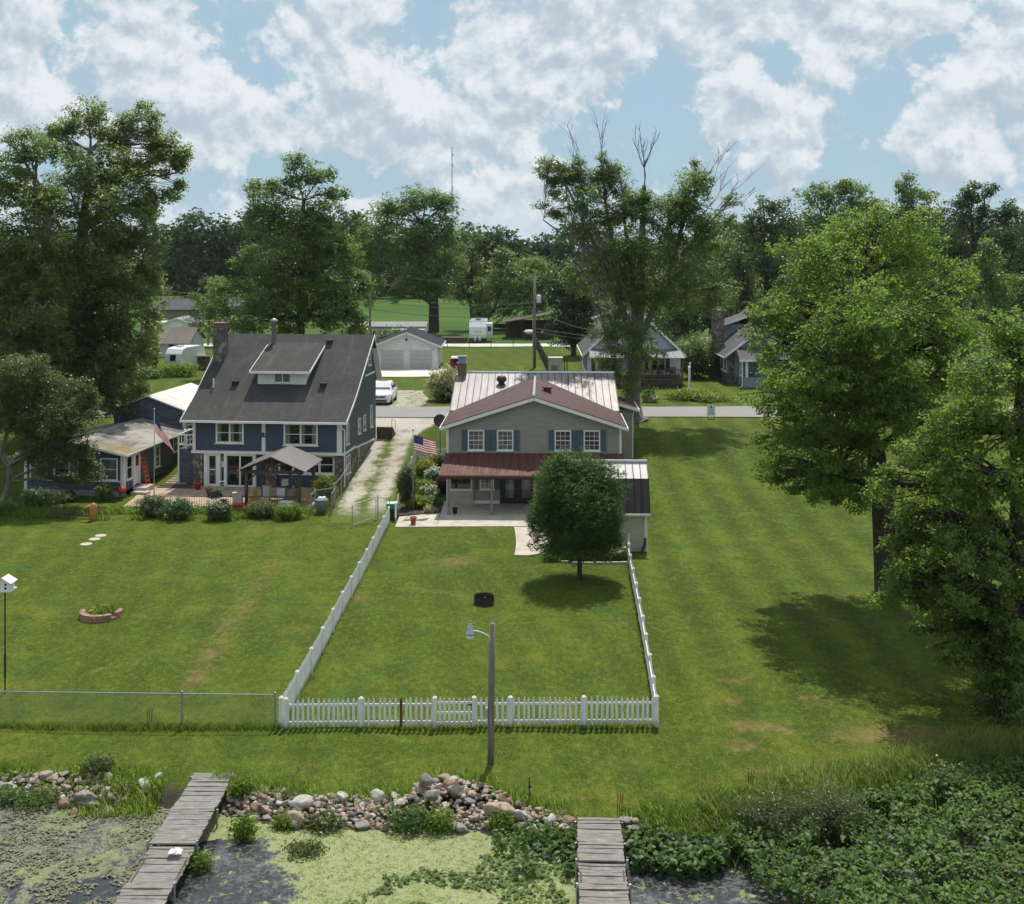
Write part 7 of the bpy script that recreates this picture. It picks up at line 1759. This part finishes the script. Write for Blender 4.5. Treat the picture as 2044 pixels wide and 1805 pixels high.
shrub('hydrangea', 'big white hydrangea by the tan house wall', 'shrub', (-5.1,80.6), .62, 1.0, 'green', .13, 260, 7, 'white hydrangeas', 'white', .9); shrub('hydrangea', 'lower white hydrangea behind the downspout', 'shrub', (-5.3,77.2), .62, .75, 'green', .13, 240, 7, 'white hydrangeas', 'white', .6)
shrub('garden_bush', 'yellow flowered bush near the waving flag', 'bush', (-6.0,82.4), .75, .85, 'lime', .12, 300, 7, None, 'gold', .2); shrub('garden_bush', 'plum leaved bush against the tan house corner', 'bush', (-4.55,78.3), .5, .9, 'plum', .11, 260, 7)
shrub('garden_bush', 'green bush filling the bed by the cross fence', 'bush', (-5.0,83.8), .85, .9, 'green', .13, 320, 7); shrub('daylily_clump', 'daylily clump with yellow flowers at the flagpole foot', 'plant', (-5.7,74.4), .6, .7, 'grassy', .16, 260, 6, None, 'gold', .12); shrub('hosta', 'variegated hosta in a pot at the bed edge', 'plant', (-4.95,73.1), .38, .45, 'cream', .14, 120, 6)
shrub('garden_bush', 'low green groundcover between the hydrangeas', 'bush', (-5.6,79.0), .9, .6, 'grassy', .14, 320, 7); shrub('garden_bush', 'low plants between the evergreen and house', 'bush', (-5.2,75.6), .8, .5, 'green', .12, 280, 7)
for lab, x, y, r, h, lf, fl_, fa in [('fountain grass clump at the end of the concrete walk', 2.35,62.6,.75,.75,'grassy',None,0), ('low green clump left of the round tree trunk', 3.1,62.3,.5,.45,'lime',None,0), ('small crimson flowers left of the round tree trunk', 3.75,61.9,.22,.28,'green','rosy',1.2), ('crimson flower clump right of the round tree trunk', 4.55,61.95,.42,.3,'green','rosy',1.3), ('bright green clump right of the round tree trunk', 4.2,62.6,.5,.55,'grassy',None,0), ('white flowering hosta by the right picket fence', 5.55,62.3,.5,.6,'lime','white',.35), ('low green edging by the walk end', 2.0,62.0,.45,.25,'green',None,0), ('grey leaved clump before the shed wall', 5.0,62.9,.4,.5,'willow',None,0)]:
    shrub('bed_plant', lab, 'plant', (x, y), r, h, lf, .10, 220, 7, 'plants in the round tree bed', fl_, fa or .1)
ed = thing('stone_edging', 'pale stone edging along the round tree bed', 'edging', (0,0,0)); part('stones', 'concrete', ed, lambda mb: [mb.box(2.55+.42*i, 61.36-.06*math.sin(i*.5)+(.18 if i == 0 else 0), -.03, 2.55+.42*i+.39, 61.5-.06*math.sin(i*.5)+(.18 if i == 0 else 0), .09) for i in range(8)])
shrub('flower_bed_plants', 'round bed of yellow green plants across the road', 'plant', (16.0,108.8), 2.2, .9, 'lime', .2, 420, 7, cs=.3); shrub('flower_bed_plants', 'low yellow green plants at the far bed edge', 'plant', (17.6,107.4), 1.6, .5, 'lime', .2, 260, 7, cs=.3)
shrub('garden_bush', 'tall weeds before the vintage camper', 'bush', (-35.8,129), 2.4, 1.3, 'grassy', .22, 420, 7, cs=.4); shrub('garden_bush', 'leafy undergrowth left of the vintage camper', 'bush', (-38.6,127), 1.6, 1.0, 'green', .22, 320, 7, cs=.4)
# shady undergrowth beneath the left trees
for lab, X, Y, r, h, lf in [('dark bushy undergrowth beside the curved trunk', -29.5,75.2,1.5,1.0,'dark'), ('dark undergrowth at the left edge below the trees', -31.5,73.2,1.6,.9,'green'), ('dark leafy clump under the cottage front', -28.6,76.4,.9,.55,'dark'), ('tall orange lily clump before the cottage lattice', -26.0,76.7,.5,1.1,'green')]:
    shrub('undergrowth', lab, 'bush', (X, Y), r, h, lf, .13, 420, 7, 'undergrowth beneath the left trees', 'gold' if 'lily' in lab else None, .08)
tl = thing('trellis_panel', 'dark low trellis in the weeds before the cottage', 'trellis', (gp(135,1042).x-1.6, gp(135,1035).y, 0)); part('frame', 'timber', tl, lambda mb: (mb.box(0,-.03,.62,3.6,.03,.68), mb.box(0,-.03,.1,3.6,.03,.16), [mb.beam((.1+.18*i,0,.12),(.45+.18*i,0,.64),.02,.02,0,(0,1,0)) for i in range(18)], [mb.beam((.45+.18*i,.01,.12),(.1+.18*i,.01,.64),.02,.02,0,(0,1,0)) for i in range(18)]))
# ------------------------------------------------------------------ grasses and pond plants
def scatter(poly_fn, n):
    out = []
    while len(out) < n:
        p = poly_fn()
        if p is not None: out.append(p)
    return np.array(out)
def stuff(o, label, cat): return tag(o, label, cat, kind='stuff')
def weeds_at(x0, x1, y0, y1, n):
    X = RNG.uniform(x0, x1, n); Y = RNG.uniform(y0, y1, n); return np.stack([X, Y, terr(X, Y)-.01], 1)
p = weeds_at(-34, -11.2, 71.0, 74.3, 16000); m = fnoise(p[:,0], p[:,1], .9, 5) + (p[:,1]-72.0)*.35; p = p[m > .42]
stuff(blades('garden_weeds', p, .30, .05, 'grassy', .6), 'rank bright weeds along the edge of the left lawn', 'weeds')
# uncut strips under the fences
def strip(a, b, n, wd_, h, nm, lab, leaf='verge'):
    t = RNG.random(n); X = a[0]+(b[0]-a[0])*t+RNG.normal(size=n)*wd_; Y = a[1]+(b[1]-a[1])*t+RNG.normal(size=n)*wd_
    k = fnoise(X, Y, 2.2, 8) + .5*RNG.random(n) > .42; X, Y = X[k], Y[k]
    return stuff(blades(nm, np.stack([X, Y, terr(X, Y)-.01], 1), h, .022, leaf, .5), lab, 'grass')
strip((-20,40.3), (-7.8,40.25), 5200, .13, .17, 'fence_grass', 'uncut grass under the front chain link fence')
strip((-7.6,40.1), (4.8,40.3), 2600, .08, .11, 'fence_grass', 'uncut grass under the front picket fence')
strip((-7.7,40.5), (-7.2,70), 3200, .08, .12, 'fence_grass', 'uncut grass under the left picket fence'); strip((4.9,41), (6.1,63), 2600, .08, .12, 'fence_grass', 'uncut grass under the right picket fence')
# shore grass along the lawn edge
n = 11000; X = RNG.uniform(-19, 7.0, n); Y = edge_y(X) + RNG.normal(size=n)*.22 - .02; k = (fnoise(X, Y, 1.4, 11) + .5*RNG.random(n) > .62) & (np.abs(X-2.42) > .7) & (np.abs(X+9.8) > .75); X, Y = X[k], Y[k]
stuff(blades('shore_grass', np.stack([X, Y, terr(X, Y)-.01], 1), .24, .028, 'grassy', .5), 'long grass along the lawn edge above the rocks', 'grass')
n = 1500; X = -10.4 - np.abs(RNG.normal(size=n))*1.2; Y = RNG.uniform(34.7, 36.3, n); k = fnoise(X, Y, 1.3, 31) + .4*RNG.random(n) > .55; X, Y = X[k], Y[k]; stuff(blades('shore_reeds', np.stack([X, Y, np.maximum(terr(X, Y), WATER_Z)-.02], 1), .34, .028, 'grassy', .45), 'tall green reeds beside the slanting dock', 'reeds')
def bank(n, f0, f1, x0=5.0, x1=24):
    X = RNG.uniform(x0, x1, n); E = edge_y(X); Y = E + RNG.uniform(f0, f1, n); return X, Y
X, Y = bank(17000, -1.2, 1.6, 5.2, 21); k = fnoise(X, Y, .9, 14)*.6 + .9*RNG.random(17000)*np.exp(-((Y-edge_y(X)-.1)/.85)**2)*sstep(5.2, 8, X) > .50; X, Y = X[k], Y[k]
stuff(blades('bank_grass', np.stack([X, Y, terr(X, Y)-.02], 1), .50, .020, 'reed', .6), 'tall straw tipped grass on the right bank', 'grass')
X, Y = bank(5000, -.9, .6, 3.6, 8); stuff(blades('bank_grass', np.stack([X, Y, np.maximum(terr(X, Y), WATER_Z)-.02], 1), .35, .03, 'grassy', .5), 'bright short grass at the right dock bank', 'grass')
X, Y = bank(9000, -1.0, 1.0, 5.2, 21); k = fnoise(X, Y, 1.1, 17)*.7 + .5*RNG.random(9000) > .55; X, Y = X[k], Y[k]; stuff(blades('bank_weeds', np.stack([X, Y, np.maximum(terr(X, Y), WATER_Z)-.02], 1), .38, .035, 'verge', .7), 'mid green broad bladed weeds mixed into the right bank grass', 'weeds')
p_ = on((8.0,33.6)); shrub('bramble_bush', 'low green scrub on the bank beneath the edge maple', 'bush', (13.2,36.2), 1.3, .9, 'green', .09, 700, 7, lumpy=.5); shrub('bramble_bush', 'small green scrub between the bank grass and pond leaves', 'bush', (10.9,34.9), .9, .75, 'weed', .08, 500, 7, lumpy=.5); shrub('bramble_bush', 'dark tangled bush on the right bank above the pond leaves', 'bush', (7.3,33.4), 1.15, 1.15, 'olive', .085, 900, 8, lumpy=.5, z0=-.35); shrub('bramble_bush', 'greyish twiggy bush beside the dark tangled bush', 'bush', (9.0,33.7), .95, 1.1, 'willow', .07, 700, 7, lumpy=.5, z0=-.3)
for lab, x, y, r, h, lf in [('broad leaved water plant clump below the low rock bank', 815,1652,.75,.55,'pad'), ('grassy water plant clump beside the broad leaved one', 875,1658,.5,.55,'grassy'), ('grass tuft in the duckweed near the slanting dock', 488,1672,.32,.6,'grassy'), ('leafy mound at the left shore rocks', 78,1605,.75,.5,'green'), ('small leafy clump at the left frame edge shore', 18,1600,.5,.4,'green'), ('leafy clump left of the straight dock', 1075,1672,.75,.45,'pad'), ('second leafy clump left of the straight dock', 1125,1690,.45,.4,'pad'), ('reed tuft below the large tan boulder', 1000,1660,.3,.55,'grassy'), ('weeds before the big pale boulder', 650,1640,.55,.35,'olive'), ('weeds among the rocks right of the slanting dock', 570,1650,.35,.28,'grassy'), ('dark weeds standing in the water beside the slanting dock', 400,1735,.3,.4,'grassy'), ('low floating weed patch in the duckweed', 610,1700,.5,.16,'olive'), ('weed tuft on the lawn edge above the left rocks', 200,1545,.5,.55,'olive'), ('weed clump at the right corner of the slanting dock', 480,1580,.3,.5,'grassy')]:
    p = gp(x, y, WATER_Z); g = max(WATER_Z, tz(p.x, p.y))
    p = gp(x, y, g); shrub('shore_plant', lab, 'plant', (p.x, p.y), r, h, lf, .13 if lf == 'pad' else .10, 150, 6, 'plants among the shore rocks', None, .1, .25, .4, .15, max(WATER_Z, tz(p.x, p.y))-.04, False)
for lab, x, y in [('rusty dock seed stalk left of the right bank grass', 1497,1580), ('second rusty dock seed stalk by the right bank grass', 1560,1595), ('thin rusty stalk at the head of the straight dock', 1236,1622), ('dry weed stalks in the chain link fence', 297,1450)]:
    p = gp(x, y); t = thing('dock_weed', lab, 'weed', on((p.x, p.y)), group='rusty seed stalks'); part('stalk', M['rust'] and basic('rusty_seeds', (.16,.055,.03), .9, .3), t, lambda mb: [mb.tube([(.05*k,.02*k,-.05),(.07*k+.03,.02*k,.45),(.10*k+.05,.03*k,.62)], [.006,.016,.006], 5) for k in (-1, 0, 1)])
# pond lilies: cupped heart leaves on stalks
def heart_leaves(n, gen, size, zfun, label, name, tl=(-.5, 1.25)):
    pts = []
    while len(pts) < n:
        q = gen()
        if q is not None: pts.append(q)
    P = np.array(pts); n = len(P)
    prof = np.array([(0,-.30),(.20,-.52),(.38,-.30),(.40,.05),(.25,.45),(0,.74),(-.25,.45),(-.40,.05),(-.38,-.30),(-.20,-.52)]); m = len(prof)
    s = size*(.45+1.1*RNG.random(n)); yaw = RNG.random(n)*2*np.pi; tilt = RNG.uniform(tl[0], tl[1], n)
    z = zfun(P, n)
    cx, sx = np.cos(yaw), np.sin(yaw); ct, st_ = np.cos(tilt), np.sin(tilt)
    V = np.empty((n, m+1, 3))
    for i in range(m+1):
        a, b = (0, 0) if i == m else prof[i]
        lx = a*s; ly = b*s; lz = (np.abs(a)*.45 - b*b*.25)*s
        y2 = ly*ct - lz*st_; z2 = ly*st_ + lz*ct
        V[:, i, 0] = P[:, 0] + lx*cx - y2*sx; V[:, i, 1] = P[:, 1] + lx*sx + y2*cx; V[:, i, 2] = z + z2
    b0 = np.arange(n)[:, None]*(m+1)
    fs = np.concatenate([b0 + np.array([[i, (i+1) % m, m]]) for i in range(m)], 1).reshape(-1)
    t = np.repeat(np.clip(RNG.random(n)*.65+.5*(fnoise(P[:,0], P[:,1], .8, 23)-.2), 0, 1), m)
    return stuff(np_mesh(name, V.reshape(-1, 3), fs, 3, LEAF['pad'], attrs=[('tint', 'FACE', t)], smooth=True), label, 'water plants')
def gen_r():
    X = random.uniform(5.6, 19); Y = random.uniform(27.5, 38); e = float(edge_y(np.array(X)))
    if Y > e-1.15: return None
    if noise.noise(Vector((X*1.1, Y*1.1, 31))) > .30: return None
    lim = 6.0 + (32.2-Y)*.35 + 1.6*noise.noise(Vector((Y*.5, 3, 1)))
    if X < lim: return None
    return (X, Y)
heart_leaves(9000, gen_r, .15, lambda P, n: WATER_Z + .18 + .42*RNG.random(n)**.7 + .25*np.clip((P[:,1]-31)/6, 0, 1), 'dense bed of broad glossy pond leaves filling the right corner', 'pond_leaves')
def gen_m():
    X = random.uniform(3.15, 6.4); Y = random.uniform(30.8, 33.3)
    if noise.noise(Vector((X*.8, Y*.8, 5))) + (Y-31.9)*.55 < -.02: return None
    return (X, Y)
LW = heart_leaves(9500, gen_r, .085, lambda P, n: WATER_Z + .25 + .45*RNG.random(n) + .2*np.clip((P[:,1]-31)/6, 0, 1), 'lighter small leaved weeds mixed through the pond leaves', 'marsh_weeds', (-.6, 1.4)); LW.data.materials[0] = LEAF['weed']
n = 5200; X = RNG.uniform(5.6, 20, n); Y = edge_y(X) - .95 + RNG.normal(size=n)*.55; k = fnoise(X, Y, .8, 41) + .3*RNG.random(n) > .5; X, Y = X[k], Y[k]
stuff(blades('marsh_grass', np.stack([X, Y, np.maximum(terr(X, Y), WATER_Z)-.02], 1), .62, .03, 'verge', .5), 'dark green marsh grass where the bank meets the pond leaves', 'grass')
heart_leaves(1500, gen_m, .15, lambda P, n: WATER_Z + .06 + .4*RNG.random(n), 'broad pond leaves right of the straight dock', 'pond_leaves')
def gen_c():
    X = random.uniform(-.5, 1.75); Y = random.uniform(30.6, 33.6)
    if noise.noise(Vector((X*.9+7, Y*.9, 2))) + (Y-32.4)*.3 + (X-.6)*.15 < .02: return None
    return (X, Y)
heart_leaves(330, gen_c, .14, lambda P, n: WATER_Z + .04 + .3*RNG.random(n), 'broad pond leaves left of the straight dock', 'pond_leaves')
def gen_d():
    X = random.uniform(-6.5, 1.4); Y = random.uniform(27.8, 32.6)
    if noise.noise(Vector((X*1.1, Y*1.1, 9))) + (X+2)*.12 < .05: return None
    return (X, Y)
def gen_l():
    X = random.uniform(-17, -8.9); Y = random.uniform(28, 35.8)
    if X > -12.9 + (Y-28)*.02 + 3.2*(1) and Y < 29: return None
    if noise.noise(Vector((X*.9, Y*.9, 19)))*.8 + noise.noise(Vector((X*2.9, Y*2.9, 4)))*.5 < -.02: return None
    return (X, Y)
heart_leaves(5200, gen_l, .075, lambda P, n: WATER_Z + .005 + .03*RNG.random(n), 'brownish algae scraps and leaves floating in the left bay', 'floating_algae', (-.15, .3)).data.materials[0] = LEAF['algae']
heart_leaves(1500, gen_d, .10, lambda P, n: WATER_Z + .01 + .05*RNG.random(n), 'small scattered leaves floating in the duckweed', 'floating_leaves', (-.15, .35)).data.materials[0] = LEAF['weed']

# ------------------------------------------------------------------ the summer air
hzm, nt, out = mat_new('summer_haze')
pv = nn(nt, 'ShaderNodeVolumePrincipled', {'Color': (.80,.87,.95), 'Density': .00006, 'Anisotropy': .1})
nt.links.new(pv.outputs[0], out.inputs['Volume'])
mb = MB(); mb.box(-2700,-320,-3.4,2700,3300,56); tag(mb.build('haze', hzm), 'thin summer haze', 'haze', kind='stuff')
